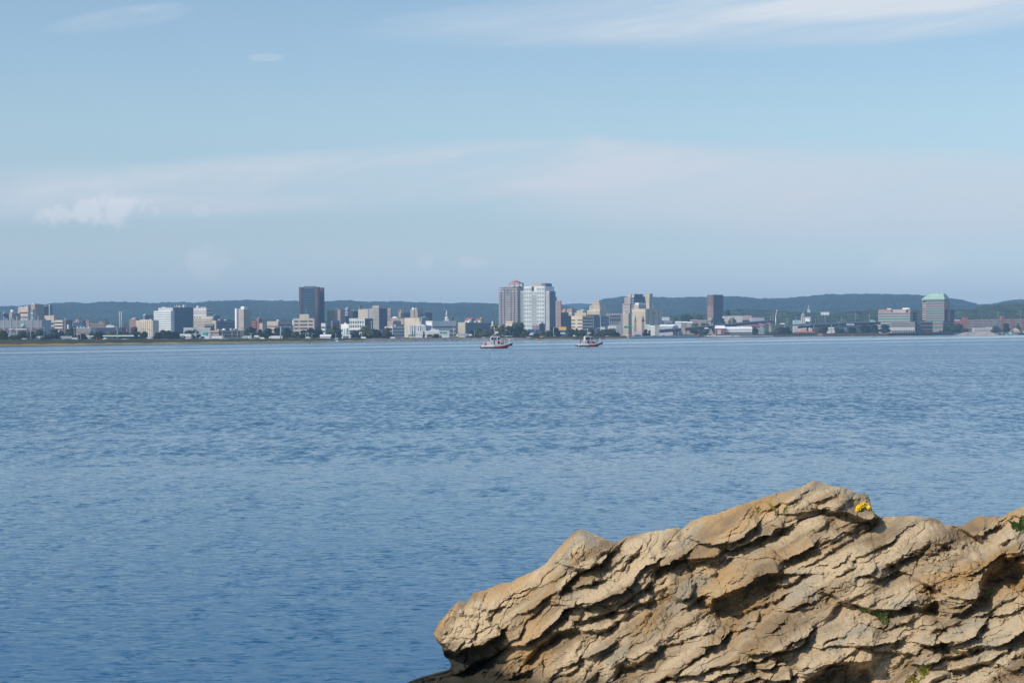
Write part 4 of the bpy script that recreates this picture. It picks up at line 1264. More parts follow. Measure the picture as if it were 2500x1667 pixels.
for q in ((-w2, 0), (0, 0), (0, d2), (-w2, d2)):
    MB().cyl(q[0], q[1], b.H - 2, b.H + 9, 1.2, .1, 6).build('pinnacle', M('tan'), b.root)
b = B('domed_hall', 'beige hall with a little white dome, left of the gothic tower', 4, 3200, 405, 545, 640, 705, 'tan').bands(3, .3)
MB().ball((b.x(432), 6, b.H - 3), 6, sq=(1, 1, .9)).build('dome', M('white'), b.root)
B('slate_office', 'dark slate office with window grid right of the gothic tower', 4, 3450, 615, 628, 752, 612, 'slate').bands(6, .4, faces='R', glass='glass_dark').piers(3, 6, .3, 'slate')
b = B('tan_office', 'tan office tower with dark shaded right side and a vertical slot', 4, 3350, 752, 875, 970, 552, 'tan').clutter(5, 28, 3)
b.block(822, 832, 560, 700, 'dark', 'slot', .2)
B('grey_office', 'grey office wing between the tan office tower and the dark teal office', 4, 3330, 868, 882, 1012, 602, 'grey').bands(6, .3, faces='R', glass='slate')
B('teal_office', 'dark teal glass office at the right of the tan office tower', 4, 3300, 1010, 1022, 1146, 600, 'glass_blue').bands(8, .3, glass='glass_dark', e=.3).clutter(2, 29)
b = B('theatre_block', 'large blank cream block with flat roof in front of the tan office tower', 4, 3000, 640, 914, 922, 706, 'cream').parapet('sand', .6)
b.block(560, 640, 712, 820, 'tan', 'columned_wing', 1, 14).block(845, 850, 706, 820, 'tan', 'joint', .1)
B('grey_hall', 'grey hall in the shade right of the blank cream block', 4, 3030, 914, 958, 1092, 702, 'grey').clutter(3, 30)
B('orange_brick_block', 'small orange brick block in front of the grey hall', 4, 2900, 905, 945, 960, 765, 'peach')
b = B('brick_building', 'red brick building with dark openings and shaded side, left of the blank cream block', 4, 2980, 338, 442, 584, 762, 'rose').cols(3, .3, 'dark', .25, .5).clutter(2, 31)
b = B('white_office', 'white office with glass bands and a diagonal white brace', 4, 2720, 287, 432, 700, 858, 'offwhite', 20, 40).bands(3, .45, .1, .1, 'glass_blue').clutter(3, 32)
b = B('curved_glass_office', 'glazed office with tall white columns in the middle of the low white buildings', 4, 2700, 722, 1028, 1034, 842, 'lightgrey', 12, 30).bands(1, .6, .3, .0, 'glass_teal', .1, 'L', 'curtain_wall')
for X in (728, 745, 770, 815, 880, 920): b.block(X - 7, X + 7, 830, 1005, 'white', 'column', 1.0)
b.roofbox(850, 1000, 824, 'white', 'roof_slab', (0.0, .5))
b = B('white_banded_office', 'bright white office with dark window bands and long shaded side', 4, 2760, 1027, 1142, 1572, 768, 'white', 30).bands(3, .34, .22, .04, 'glass_blue', .25)
b.parapet('white', .6)
b = B('white_low_building', 'long low white building before the bright white banded office', 4, 2600, 842, 1442, 1442, 935, 'white', 0, 25).bands(1, .3, .35, .35, 'slate', faces='L').piers(30, 0, .4, 'white')
b.roofbox(1132, 1190, 892, 'cream', 'upper_storey', (.1, .5)).roofbox(1100, 1255, 915, 'white', 'upper_storey', (.05, .7))
b = empty('church_spire', (gx(sx(4, 1402), 3300), 3300, 4)); tag(b, 'tall slender white church spire against the hills', 'church')
zz = lambda y_: gz(sx(4, 1402), sy(4, y_), 3300) - 4
MB().box(-3.4, 3.4, -3.4, 3.4, 0, zz(735)).build('tower', M('white'), b)
MB().cyl(0, 0, zz(735), zz(690), 2.9, 2.4, 8).build('belfry', M('white'), b)
MB().cyl(0, 0, zz(690), zz(560), 2.1, .12, 8).build('spire', M('white'), b)
for k, (X, Y, l, hw) in enumerate([(1508, 628, 'dark brown church spire right of the white spire', 2.3), (1384, 632, 'thin dark spire just left of the white spire', 1.0)]):
    b = empty('church_spire', (gx(sx(4, X), 3400), 3400, 4)); tag(b, l, 'church')
    zt = gz(sx(4, X), sy(4, Y), 3400) - 4
    MB().box(-hw, hw, -hw, hw, 0, zt * .72).build('tower', M('brown'), b)
    MB().cyl(0, 0, zt * .72, zt, hw * 1.2, .2, 8).build('spire', M('brown'), b)
b = B('checkered_office', 'office with checkered cream end and long grey windowed side', 4, 2780, 1605, 1736, 2202, 788, 'cream', 30).bands(8, .45, .04, .02, 'tan', faces='L').piers(7, 0, .5, 'cream', .2).bands(8, .4, .05, .02, 'slate', faces='R').clutter(6, 33)
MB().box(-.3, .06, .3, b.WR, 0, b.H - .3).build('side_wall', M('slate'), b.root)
b = B('brick_house_row', 'brick and cream gabled building over the roof of the checkered office', 4, 3000, 1732, 1850, 1902, 735, 'rose').gable(706, 'redroof', axis='x')
b.block(1806, 1850, 735, 790, 'cream', 'cream_front', 2, 4)
b = B('cupola_building', 'cream building with red roof and small cupola over the checkered office', 4, 3020, 1926, 2010, 2055, 745, 'cream').gable(718, 'redroof')
MB().cyl(b.x(2000), b.WR / 2, b.z(735), b.z(690), 1.8, .2, 8).build('cupola', M('cream'), b.root)
B('cream_slab', 'tiny upright cream slab tower left of the pink tall tower', 4, 3300, 2207, 2231, 2234, 765, 'cream')
B('pink_house', 'small pink house behind the mast of the left patrol boat', 4, 2750, 2190, 2226, 2226, 860, 'pink', 0, 8).gable(850, 'offwhite')

# ---- strip 5
D = 3300
b = B('pyramid_topped_tower', 'tallest pink banded tower with an open lantern and red pyramid roof', 5, D, 282, 615, 672, 290, 'pink', 22, 44)
b.bands(24, .42, .02, .03, 'slate', .3)
for X in (326, 386, 502, 562): b.block(X - 4, X + 4, 270, 895, 'navy', 'dark_slot', .5)
b.block(335, 520, 232, 292, 'pink', 'upper_storey', -.4, 40).block(520, 612, 240, 292, 'pink', 'upper_storey', -.4, 40).block(412, 470, 285, 362, 'glass_teal', 'big_window', .45)
b.block(384, 520, 212, 234, 'pink', 'crown_wall', -6, 34)
b.block(414, 596, 145, 158, 'pink', 'lantern_ring', -11, 32)
for X, yy_ in ((418, -11.5), (592, -11.5), (505, -11.5), (418, -30), (592, -30)):
    MB().box(b.x(X) - .9, b.x(X) + .9, -yy_ - 0, -yy_ + 2, b.z(238), b.z(152)).build('lantern_post', M('pink'), b.root)
x0_, x1_ = b.x(414), b.x(596); y0_, y1_ = 11, 33
MB().add([(x0_, y0_, b.z(150)), (x1_, y0_, b.z(150)), (x1_, y1_, b.z(150)), (x0_, y1_, b.z(150)), ((x0_ + x1_) / 2, 22, b.z(94))], [(0, 1, 4), (1, 2, 4), (2, 3, 4), (3, 0, 4), (0, 3, 2, 1)]).build('pyramid_roof', M('redroof'), b.root)
for (X0, X1, yt, yb_) in ((333, 412, 202, 236), (556, 640, 196, 236)):
    x0_, x1_ = b.x(X0), min(0, b.x(X1))
    MB().add([(x0_, 2, b.z(yb_)), (x1_, 2, b.z(yb_)), (x1_, 30, b.z(yb_)), (x0_, 30, b.z(yb_)), ((x0_ + x1_) / 2, 16, b.z(yt))], [(0, 1, 4), (1, 2, 4), (2, 3, 4), (3, 0, 4), (0, 3, 2, 1)]).build('corner_roof', M('redroof'), b.root)
b.bands(2, .35, -.085, 1.005, 'slate', .2, 'L')
b = B('white_grid_tower', 'tall white tower with a grid of square windows beside the pyramid-topped tower', 5, 3150, 730, 1110, 1132, 212, 'white', 22, 40)
b.bands(12, .58, .015, .02, 'glass_light', .25, 'L', x0=738, x1=866).bands(12, .58, .015, .02, 'glass_light', .25, 'L', x0=968, x1=1102)
for X0, X1, n_ in ((732, 870, 3), (962, 1106, 3)):
    b.piers(n_ * 2, 0, .22, 'white', .4, x0=X0, x1=X1, name='window_piers').piers(n_, 0, .3, 'white', .5, x0=X0, x1=X1)
b.block(872, 958, 312, 905, 'lightgrey', 'recess_wall', .2).block(876, 912, 215, 298, 'glass', 'dark_recess', .3)
b.cols(5, .35, 'slate', .16, .02, x0=874, x1=956, e=.4)
b.bands(24, .25, .15, .01, 'white', .5, 'L', 'floor_slab', x0=874, x1=956)
b.roofbox(852, 1034, 165, 'pink', 'penthouse', (.1, .8)).roofbox(1036, 1104, 155, 'slate', 'plant_room', (.1, .8))
b2 = B('white_tower_wing', 'lower white wing joined to the left side of the white grid tower', 5, 3170, 670, 728, 730, 296, 'lightgrey', 22, 30).bands(24, .4, .02, .02, 'slate', .2, 'L').piers(5, 0, .3, 'lightgrey', .3).roofbox(690, 722, 258, 'slate')
b2 = B('beige_tower_wing', 'beige and blue glass wing joined to the right side of the white grid tower', 5, 3130, 1128, 1190, 1296, 300, 'offwhite', 35).bands(24, .35, .02, .02, 'slate', .15, 'L').piers(4, 0, .35, 'offwhite', .3)
MB().box(-.3, .5, .3, b2.WR, .2, b2.H - .2).build('glass_side', glassm('glass_blue'), b2.root)
b2.bands(22, .25, .03, .02, 'slate', .62, 'R', 'spandrel')
B('grey_upper_block', 'grey upper block with dark windows behind the right shoulder of the white grid tower', 5, 3190, 1112, 1124, 1228, 208, 'slate', 35).cols(4, .5, 'glass_dark', .03, .86, 'R')
b = B('pink_slab_tower', 'narrow pink slab tower with a column of dark windows right of the white grid tower', 5, 3300, 1300, 1390, 1406, 468, 'rose', 30).bands(13, .45, .03, .05, 'slate', .2, 'L', x0=1322, x1=1370)
B('dark_block', 'dark block peeking out above the pink slab tower', 5, 3400, 1290, 1300, 1322, 402, 'slate')
B('brick_block', 'pink brick block with stepped roof behind the dark brown block', 5, 3500, 1405, 1472, 1500, 640, 'rose').roofbox(1422, 1470, 618)
B('brick_block', 'larger brick block with white roof lines right of the stepped brick block', 5, 3480, 1500, 1592, 1640, 625, 'rose').bands(4, .3, glass='offwhite').roofbox(1520, 1580, 608)
B('brick_block', 'low pink brick block below the larger brick block', 5, 3300, 1525, 1590, 1640, 695, 'pink').bands(3, .3)
B('brown_office', 'dark brown office with white trim right of the pink slab tower', 5, 3200, 1396, 1412, 1532, 680, 'brown').bands(7, .3, faces='R', glass='glass_dark').piers(2, 8, .3, 'slate')
B('dark_block', 'dark low block next to the dark brown office', 5, 3150, 1525, 1535, 1582, 740, 'navy').bands(4, .3, faces='R', glass='glass_dark')
b = B('orange_building', 'orange-cream building with arched windows and a turquoise roof light', 5, 3350, 1642, 1846, 1860, 685, 'orange').cols(4, .3, 'brown', .2, .45)
b.roofbox(1676, 1790, 642, 'peach', 'upper_storey', (.1, .8)); b.block(1706, 1780, 625, 642, 'turq', 'roof_light', -6, 16)
b = B('stepped_deco_tower', 'cream stepped art deco tower with a thin mast', 5, 3420, 1862, 2092, 2258, 640, 'cream').cols(12, .4, 'tan', .04, .35).bands(3, .2, .05, .05, faces='L')
for (X0, X1, Xb, yt_, yb_) in ((1886, 2082, 2236, 556, 641), (1926, 2068, 2200, 506, 557), (1976, 2060, 2150, 470, 507)):
    x0_, x1_ = b.x(X0), b.x(X1)
    yb2 = max(8, b.y(Xb) * .9)
    MB().box(x0_, x1_, 3, yb2, b.z(yb_), b.z(yt_)).build('setback', M('cream'), b.root)
    m_ = MB()
    n_ = 8
    for i in range(n_): m_.box(x0_ + (x1_ - x0_) * (i + .32) / n_, x0_ + (x1_ - x0_) * (i + .68) / n_, 2.8, 3.1, b.z(yb_ - 6), b.z(yt_ + 8))
    m_.build('window_strips', M('tan'), b.root)
MB().cyl(b.x(1988), 10, b.z(472), b.z(405), .3, .1).build('mast', M('white'), b.root)
b = B('beige_banded_office', 'beige office with five window bands and dark shaded side, left of the right patrol boat', 5, 2850, 1582, 1780, 1976, 742, 'cream').bands(5, .4, .12, .06, 'brown', faces='L', x0=1584, x1=1650).bands(5, .4, .12, .06, 'brown', faces='L', x0=1690, x1=1778).bands(6, .35, .05, .05, 'glass_dark', faces='R')
B('slate_block', 'slate block with shaded front behind the right patrol boat', 5, 2900, 1974, 1984, 2098, 745, 'slate')
B('grey_banded_office', 'grey office with window bands right of the slate block', 5, 2950, 2096, 2108, 2258, 742, 'grey').bands(6, .4, faces='R', glass='slate')
B('blue_store', 'low blue box store between trees', 5, 2760, 802, 1016, 1016, 985, 'blue', 0, 40).block(800, 930, 1045, 1085, 'white', 'entrance', .6)
b = B('blue_and_yellow_store', 'blue box store with a large bright yellow upper panel', 5, 2770, 1352, 1492, 1492, 942, 'blue', 0, 30)
b.block(1354, 1490, 940, 1001, 'yellow', 'yellow_panel', .6)
B('brick_strip', 'low brick block at the foot of the white grid tower', 5, 2900, 890, 1000, 1000, 908, 'rose', 0, 12)
B('navy_block', 'dark navy block at the foot of the white grid tower', 5, 2880, 1002, 1012, 1108, 882, 'navy').clutter(2, 34)
B('cream_house', 'cream gabled house at the foot of the pyramid-topped tower', 5, 2850, 402, 520, 560, 868, 'cream').gable(842, 'sand').bands(1, .3, .4, .3)
B('red_house', 'small reddish house with a dark roof left of the cream gabled house', 5, 2840, 268, 330, 392, 905, 'rose').gable(895, 'slate')
# ---- strip 6
b = B('arcaded_building', 'grey building with five round windows over tall arched windows', 6, 3100, 22, 300, 300, 622, 'grey', 0, 30)
for i in range(5):
    m_ = MB(); c_ = b.x(86 + i * 38)
    m_.tube([(c_, -.35, b.z(672)), (c_, .2, b.z(672))], 17 / 7.35 * 3100 / F, 14); m_.build('round_window', glassm('glass_dark'), b.root)
for i in range(6): b.block(66 + i * 34, 86 + i * 34, 706, 770, 'glass_dark', 'tall_window', .3)
for i in range(6): b.block(68 + i * 34, 84 + i * 34, 788, 812, 'glass_dark', 'window', .3)
B('cream_annex', 'plain cream annex right of the round-windowed building', 6, 3150, 300, 402, 460, 618, 'beige').roofbox(305, 340, 598)
b = B('pink_office_tower', 'pink stepped office tower with grey banding, left of the flared concrete tower', 6, 3500, 296, 436, 462, 445, 'rose', 30).bands(10, .45, .05, .05, 'lightgrey', .2, 'L')
b.block(316, 432, 332, 446, 'rose', 'upper_tier', -3, 22)
for i in range(4): b.block(318, 430, 350 + i * 26, 364 + i * 26, 'lightgrey', 'window_band', -2.8, 4)
b.block(362, 422, 285, 333, 'lightgrey', 'crown', -6, 20).block(433, 436, 282, 830, 'green_copper', 'green_fin', .5)
b = B('navy_office_tower', 'pink and navy glass twin tower with dark crowns behind the flared tower', 6, 3480, 456, 508, 722, 335, 'navy').bands(7, .3, .04, .5, 'lightgrey', .2, 'L').bands(4, .3, .05, .72, 'slate', .3, 'R').block(456, 508, 335, 345, 'rose', 'cornice', .6)
yA = b.y(508); MB().box(-b.WL, 0, 2, b.y(566), b.H, b.z(277)).build('crown', M('navy'), b.root)
MB().box(-b.WL, 0, b.y(580), b.y(668), b.H, b.z(277)).build('crown', glassm('glass_blue'), b.root)
b.block(460, 500, 285, 336, 'lightgrey', 'crown_front', -1, 8)
b = B('cream_office', 'cream block with a white top storey in front of the navy twin tower', 6, 3300, 500, 586, 722, 470, 'beige').block(514, 585, 433, 471, 'white', 'top_storey', -1, 30).clutter(6, 35, 4)
b = empty('flared_tower', (gx(sx(6, 768), 3250), 3250, 2)); tag(b, 'pale concrete tower flaring outward at the top', 'tower')
zq = lambda y_: gz(sx(6, 768), sy(6, y_), 3250) - 2
q_ = 3250 / F / 7.35
m_ = MB(); vs = []
for (hw, y_) in ((36, 900), (36, 540), (40, 430), (56, 290), (57, 275)):
    h2 = hw * q_ * .95
    vs += [(-h2, -h2, zq(y_)), (h2, -h2, zq(y_)), (h2, h2, zq(y_)), (-h2, h2, zq(y_))]
fs = [(i * 4 + j, i * 4 + (j + 1) % 4, i * 4 + 4 + (j + 1) % 4, i * 4 + 4 + j) for i in range(4) for j in range(4)] + [(16, 17, 18, 19)]
m_.add(vs, fs).build('shaft', M('sand'), b); b.rotation_euler = (0, 0, R(-38))
for i in range(3): MB().cyl((-1 + i) * 5, 0, zq(276), zq(262 - i * 3), .7).build('antenna', M('lightgrey'), b)
b = B('fluted_block', 'broad beige block with fluted front and shaded side bearing a small pink sign', 6, 3050, 462, 706, 998, 552, 'cream').cols(14, .3, 'tan', .08, .03).parapet('cream', .8)
b.cols(3, .06, 'dark', .03, .03, 'R', 'joint')
MB().box(0, .3, b.y(825), b.y(882), b.z(628), b.z(602)).build('sign_panel', M('rose'), b.root)
for k, (X, Y, hw, l) in enumerate([(524, 632, 20, 'dark green church spire in front of the fluted block, the left one'), (662, 655, 26, 'pinkish church spire in front of the fluted block, the right one')]):
    b = empty('church_spire', (gx(sx(6, X), 2900), 2900, 2)); tag(b, l, 'church')
    zt = gz(sx(6, X), sy(6, Y), 2900) - 2; zb = gz(sx(6, X), sy(6, 770), 2900) - 2; q_ = 2900 / F / 7.35 * hw
    MB().box(-q_, q_, -q_, q_, 0, zb).build('tower', M('rose' if k else 'tan'), b)
    MB().cyl(0, 0, zb, zt, q_ * 1.2, .15, 8).build('spire', M('brown' if k else 'green_copper'), b)
B('station_hall', 'curved pale green roofed hall left of the long silver hall', 6, 2950, 628, 778, 790, 850, 'lightgrey').gable(825, 'green_copper')
B('silver_hall', 'long silver hall with pale roof behind the bridge', 6, 2960, 935, 1196, 1292, 855, 'lightgrey', 25).gable(822, 'white').bands(1, .3, .3, .3, 'slate')
B('white_hall', 'white rounded hall between the green roofed hall and the silver hall', 6, 2930, 765, 930, 936, 862, 'offwhite').gable(846, 'white')
B('grey_box_building', 'pale grey box building right of the fluted block', 6, 3300, 1000, 1138, 1142, 690, 'lightgrey')
B('dark_shed', 'dark shed under the pale grey box building', 6, 3250, 1000, 1190, 1200, 752, 'slate')
for k, (X0, X1, Y, l, mn) in enumerate([(1252, 1345, 775, 'low house with white roof, leftmost of the hillside group', 'white'), (1362, 1460, 778, 'low white roofed house in the middle of the hillside group', 'tan'),
                                       (1470, 1550, 782, 'low pink house with white roof in the hillside group', 'pink'), (1520, 1650, 745, 'long brick building with grey roof above the hillside houses', 'rose'),
                                       (1650, 1800, 752, 'long pink building left of the brown tower foot', 'pink')]):
    B('house', l, 6, 3150 + k * 40, X0, X1, X1, Y + 12, mn, 0, 12).gable(Y - 8, 'white' if k < 3 else 'grey')
b = B('brown_tower', 'square dark brown tower with pink ribs on its left face, standing alone', 6, 3600, 1815, 1926, 2106, 290, 'navy').cols(5, .5, 'glass_dark', .02, .74).bands(14, .3, .27, .02, 'rose', .25, 'L').piers(5, 0, .42, 'rose', .4)
b.block(1815, 1926, 288, 298, 'rose', 'cornice', .5); b.bands(15, .18, .04, .02, 'slate', .2, 'R', 'window_band')
b.block(1855, 1925, 705, 745, 'pink', 'podium', 6, 4)
b = B('long_white_building', 'long low white building right of the brown tower', 6, 3500, 2116, 2590, 2590, 668, 'offwhite', 0, 25).cols(18, .3, 'grey', .3, .1)
B('brick_block', 'low brick building right of the long white building', 7, 3480, 210, 372, 372, 600, 'pink', 0, 16).roofbox(290, 368, 585, 'rose').bands(2, .3)
B('grey_depot', 'pale grey depot right of the low brick building', 7, 3450, 352, 562, 562, 622, 'lightgrey', 0, 20).cols(6, .3, 'slate', .3, .1)
# pier hall
b = B('pier_hall', 'red brick hall with a white gable roof on the pier', 6, 2800, 1972, 2128, 2128, 895, 'brick', 0, 14).gable(842, 'white')
b.block(2000, 2060, 920, 1010, 'offwhite', 'doorway', .3)
B('pier_shed', 'white curved pier shed with open deck below', 6, 2805, 2132, 2620, 2620, 905, 'white', 0, 22, yb=960).gable(862, 'white')
B('pier_deck_house', 'dark glazed lower floor under the white pier shed', 6, 2806, 2150, 2620, 2620, 962, 'slate', 0, 20).cols(14, .3, 'offwhite', .05, .05, name='post')
B('boat_house', 'small white boat house with grey pitched roof on the bank', 6, 2560, 508, 622, 622, 1005, 'white', 0, 9).gable(955, 'grey', 1.5)
B('vent_building', 'white louvred block left of the green motorway signs', 6, 2850, 38, 182, 182, 850, 'white', 0, 12).bands(3, .4, .1, .1, 'grey')
# ---- strip 7
b = B('domed_church', 'cream bell tower with a grey dome on the right shore', 7, 3650, 1150, 1200, 1216, 590, 'cream', 30)
b.cols(1, .4, 'slate', .1, .4)
MB().ball((-b.WL / 2, b.WR / 2, b.H), b.WL * .62, sq=(1, 1, 1.1)).build('dome', M('grey'), b.root)
MB().cyl(-b.WL / 2, b.WR / 2, b.H + b.WL * .5, b.H + b.WL * .5 + 4.5, .4, .1).build('finial', M('cream'), b.root)
B('white_house', 'bright white house beside the domed bell tower', 7, 3640, 1212, 1290, 1322, 632, 'white').gable(612, 'lightgrey').bands(2, .3)
B('white_house', 'low cream house left of the domed bell tower', 7, 3600, 1030, 1152, 1152, 680, 'offwhite', 0, 12).gable(664, 'turq')
b = empty('church_spire', (gx(sx(7, 1273), 4700), 4700, 8)); tag(b, 'pale needle spire rising over the wooded ridge', 'church')
zt = lambda y_: gz(sx(7, 1273), sy(7, y_), 4700) - 8
MB().box(-2.9, 2.9, -2.9, 2.9, 0, zt(490)).build('tower', M('offwhite'), b); MB().cyl(0, 0, zt(490), zt(420), 2.2, .15, 8).build('spire', M('offwhite'), b)
b = B('restaurant', 'low waterside restaurant with a red roof and cream upper floor', 7, 2890, 1040, 1402, 1402, 862, 'slate', 0, 16, yb=925).block(1045, 1130, 862, 890, 'peach', 'front', .4)
m_ = MB(); x0_, x1_ = b.x(1022), b.x(1402)
m_.add([(x0_, -2, b.H), (x1_, -2, b.H), (x1_, 16, b.H), (x0_, 16, b.H), (x0_ + 6, 5, b.z(840)), (x1_ - 6, 5, b.z(840)), (x1_ - 6, 10, b.z(840)), (x0_ + 6, 10, b.z(840))],
       [(0, 1, 5, 4), (1, 2, 6, 5), (2, 3, 7, 6), (3, 0, 4, 7), (4, 5, 6, 7), (0, 3, 2, 1)]).build('roof', M('redroof'), b.root)
MB().box(b.x(1146), b.x(1232), 5, 12, b.z(842), b.z(800)).build('upper_floor', M('peach'), b.root)
MB().box(b.x(1290), b.x(1336), 5, 12, b.z(842), b.z(796)).build('upper_floor', M('cream'), b.root)
B('timber_deck', 'long pinkish timber deck over the water before the restaurant', 7, 2840, 706, 1400, 1400, 898, 'rose', 0, 14, cat='deck', yb=940, part='deck')
B('white_house', 'low white house among trees under the right bridge ramp', 7, 3250, 1566, 1702, 1702, 800, 'white', 0, 10).gable(778, 'offwhite')
B('white_house', 'small white house further right under the bridge ramp', 7, 3260, 1800, 1872, 1872, 800, 'white', 0, 10).gable(782, 'white')
b = B('gabled_building', 'pink gabled building with a green roof and tall teal window, left of the banded office', 8, 3400, -6, 150, 150, 665, 'pink', 0, 20).gable(625, 'green_copper', .3, axis='y')
b.block(50, 105, 680, 735, 'glass_teal', 'window', .3)
# ---- strip 8
b = B('waterfront_office', 'wide pink and teal banded office over a white arcade on the quay', 8, 3450, 152, 632, 668, 508, 'pink', 20, 40).bands(7, .48, .0, .12, 'glass_teal', .3, 'LR')
b.block(152, 345, 462, 512, 'rose', 'attic', -.5, 30).block(345, 566, 465, 512, 'pink', 'attic', -4, 30).block(602, 632, 455, 512, 'rose', 'attic', -3, 30)
b.block(275, 330, 445, 464, 'white', 'roof_unit', -8, 20).block(505, 612, 440, 466, 'white', 'roof_unit', -8, 20)
b2 = B('waterfront_office_wing', 'lower banded wing with white arched base in front of the wide quay office', 8, 3400, 345, 706, 718, 655, 'rose', 12, 30).bands(3, .5, .04, .38, 'glass_teal', .3, 'L')
b2.block(330, 704, 738, 822, 'offwhite', 'arcade', 1.0)
for i in range(10): b2.block(360 + i * 35, 381 + i * 35, 780, 815, 'glass_dark', 'arch_opening', 1.2)
B('office_side_wing', 'dark side wing with green bands at the right end of the wide quay office', 8, 3480, 632, 700, 742, 508, 'darkbrick').bands(6, .35, glass='glass_teal')
B('link_building', 'low glazed link building between the quay office and the green roofed tower', 8, 3500, 716, 782, 784, 652, 'glass_teal', 10, 20).bands(3, .3, glass='lightgrey', e=.3)
b = B('green_roofed_tower', 'banded pink and teal tower with a pale green hipped roof', 8, 3480, 868, 1150, 1228, 312, 'rose', 25, 42).bands(13, .58, .02, .04, 'glass_teal', .3, 'L').bands(13, .4, .02, .04, 'glass', .3, 'R')
b.block(810, 870, 318, 645, 'peach', 'left_bay', -3, 30)
for i in range(9): b.block(806, 872, 342 + i * 35, 352 + i * 35, 'glass_dark', 'balcony_slot', -2.6, 8)
x0_, x1_ = b.x(806), 1.2
m_ = MB(); zE, zR = b.z(312), b.z(226)
m_.add([(x0_, -1, zE), (x1_, -1, zE), (x1_, b.WR, zE), (x0_, b.WR, zE), (b.x(892), 12, zR), (b.x(1112), 12, zR), (b.x(1112), 28, zR), (b.x(892), 28, zR)],
       [(0, 1, 5, 4), (1, 2, 6, 5), (2, 3, 7, 6), (3, 0, 4, 7), (4, 5, 6, 7), (0, 3, 2, 1)]).build('hipped_roof', M('green_copper'), b.root)
b.block(806, 1152, 306, 320, 'green_copper', 'eaves', 1.4); MB().box(b.x(970), b.x(1040), 14, 24, zR, b.z(216)).build('roof_vent', M('green_copper'), b.root)
MB().box(0, 9, 6, 34, 0, b.z(470)).build('side_bay', M('darkbrick'), b.root)
b = B('glass_podium', 'dark glazed podium at the left foot of the green roofed tower', 8, 3420, 782, 976, 980, 648, 'brown', 10, 20).bands(3, .6, glass='glass_dark')
B('banded_podium', 'teal banded podium at the foot of the green roofed tower', 8, 3415, 976, 1126, 1132, 648, 'rose', 10, 20).bands(3, .5, glass='glass_teal').block(976, 1126, 768, 815, 'grey', 'base', .3)
B('shaded_podium', 'shaded podium right of the green roofed tower foot', 8, 3460, 1128, 1140, 1265, 642, 'darkbrick').bands(4, .35, faces='R', glass='glass_teal')
b = B('parking_garage', 'multi-storey brick parking garage with open decks and square stair towers', 8, 3800, 1500, 1880, 1880, 622, 'slate', 0, 40)
for i in range(4): b.block(1500, 1880, 622 + i * 36, 640 + i * 36, 'rose', 'deck_front', .6)
for X in (1568, 1748): b.block(X - 3, X + 3, 640, 790, 'pink', 'pier', .8)
b.block(1395, 1440, 620, 800, 'brick', 'stair_tower', 0, 14).block(1440, 1506, 585, 800, 'brick', 'stair_tower', .5, 14).block(1880, 1940, 608, 800, 'brick', 'stair_tower', .8, 14)
b2 = B('parking_garage', 'right part of the brick garage with three red towers and open decks', 8, 3820, 1940, 2700, 2700, 612, 'slate', 0, 40)
for i in range(4): b2.block(1942, 2700, 610 + i * 36, 628 + i * 36, 'rose', 'deck_front', .6)
for X0, X1, Y in ((2008, 2056, 560), (2150, 2202, 612), (2320, 2352, 605)): b2.block(X0, X1, Y, 800, 'brick', 'stair_tower', 1, 12)
B('white_shops', 'low white shop row before the brick garage', 8, 3720, 1598, 1872, 1872, 745, 'offwhite', 0, 12).bands(1, .4, .2, .2, 'grey').roofbox(1795, 1868, 730, 'offwhite', 'upper_storey', (0, .6))
B('bridge_house', 'small white and red pavilion left of the garage stair tower', 8, 3700, 1256, 1388, 1388, 640, 'redroof', 0, 12).block(1256, 1388, 620, 640, 'offwhite', 'parapet', .4, 12)
for k, (X0, X1, Y, yb_, mn, l) in enumerate([(1626, 1700, 462, 530, 'white', 'tall white house on the wooded hill at right'), (1814, 1874, 455, 482, 'peach', 'peach coloured flat building on the wooded hill'),
                                            (2056, 2120, 480, 525, 'pink', 'pink house half hidden in the wooded hill'), (2300, 2352, 498, 530, 'pink', 'pink house at the right edge of the wooded hill')]):
    B('hill_house', l, 8, 4780, X0, X1, X1, Y, mn, 0, 12, yb=yb_ + 60).gable(Y - 14, 'lightgrey' if k else 'white', axis='x' if k else 'y')

# ------------------------------------------------------------------ woods, banks, bridge, quays
wood_m = mat('wood_foliage', (0.020, 0.034, 0.015), var=0.5, scale=0.03, second=(0.05, 0.066, 0.028), rough=1.0, spec=0.05)
wd = ridge('woods', [(1480, 795), (1560, 784), (1600, 778), (1640, 774), (1680, 771), (1720, 770), (1770, 763), (1800, 760), (1840, 762), (1880, 763), (1920, 762), (1960, 763), (2000, 764), (2050, 761),
                     (2110, 759), (2160, 759), (2250, 763), (2330, 759), (2370, 757), (2400, 751), (2450, 750), (2500, 750), (2600, 746), (3000, 750), (3800, 745), (4700, 775)],
           3900, 4750, 5400, 71, 6.5, 6, wood_m, 1700, 60, 0.07)
tag(wd, 'broad dark green wooded ridge behind the right half of the city', 'woods', kind='stuff')
wd = ridge('woods', [(-2200, 794), (-500, 794), (0, 792), (300, 790), (500, 786), (640, 780), (720, 782), (820, 786), (1000, 790), (1250, 790), (1500, 792), (1620, 796)],
           3900, 4500, 5000, 83, 6, 5, wood_m, 1300, 40, 0.07)
tag(wd, 'low dark green belt of trees glimpsed between the buildings on the left half', 'woods', kind='stuff')


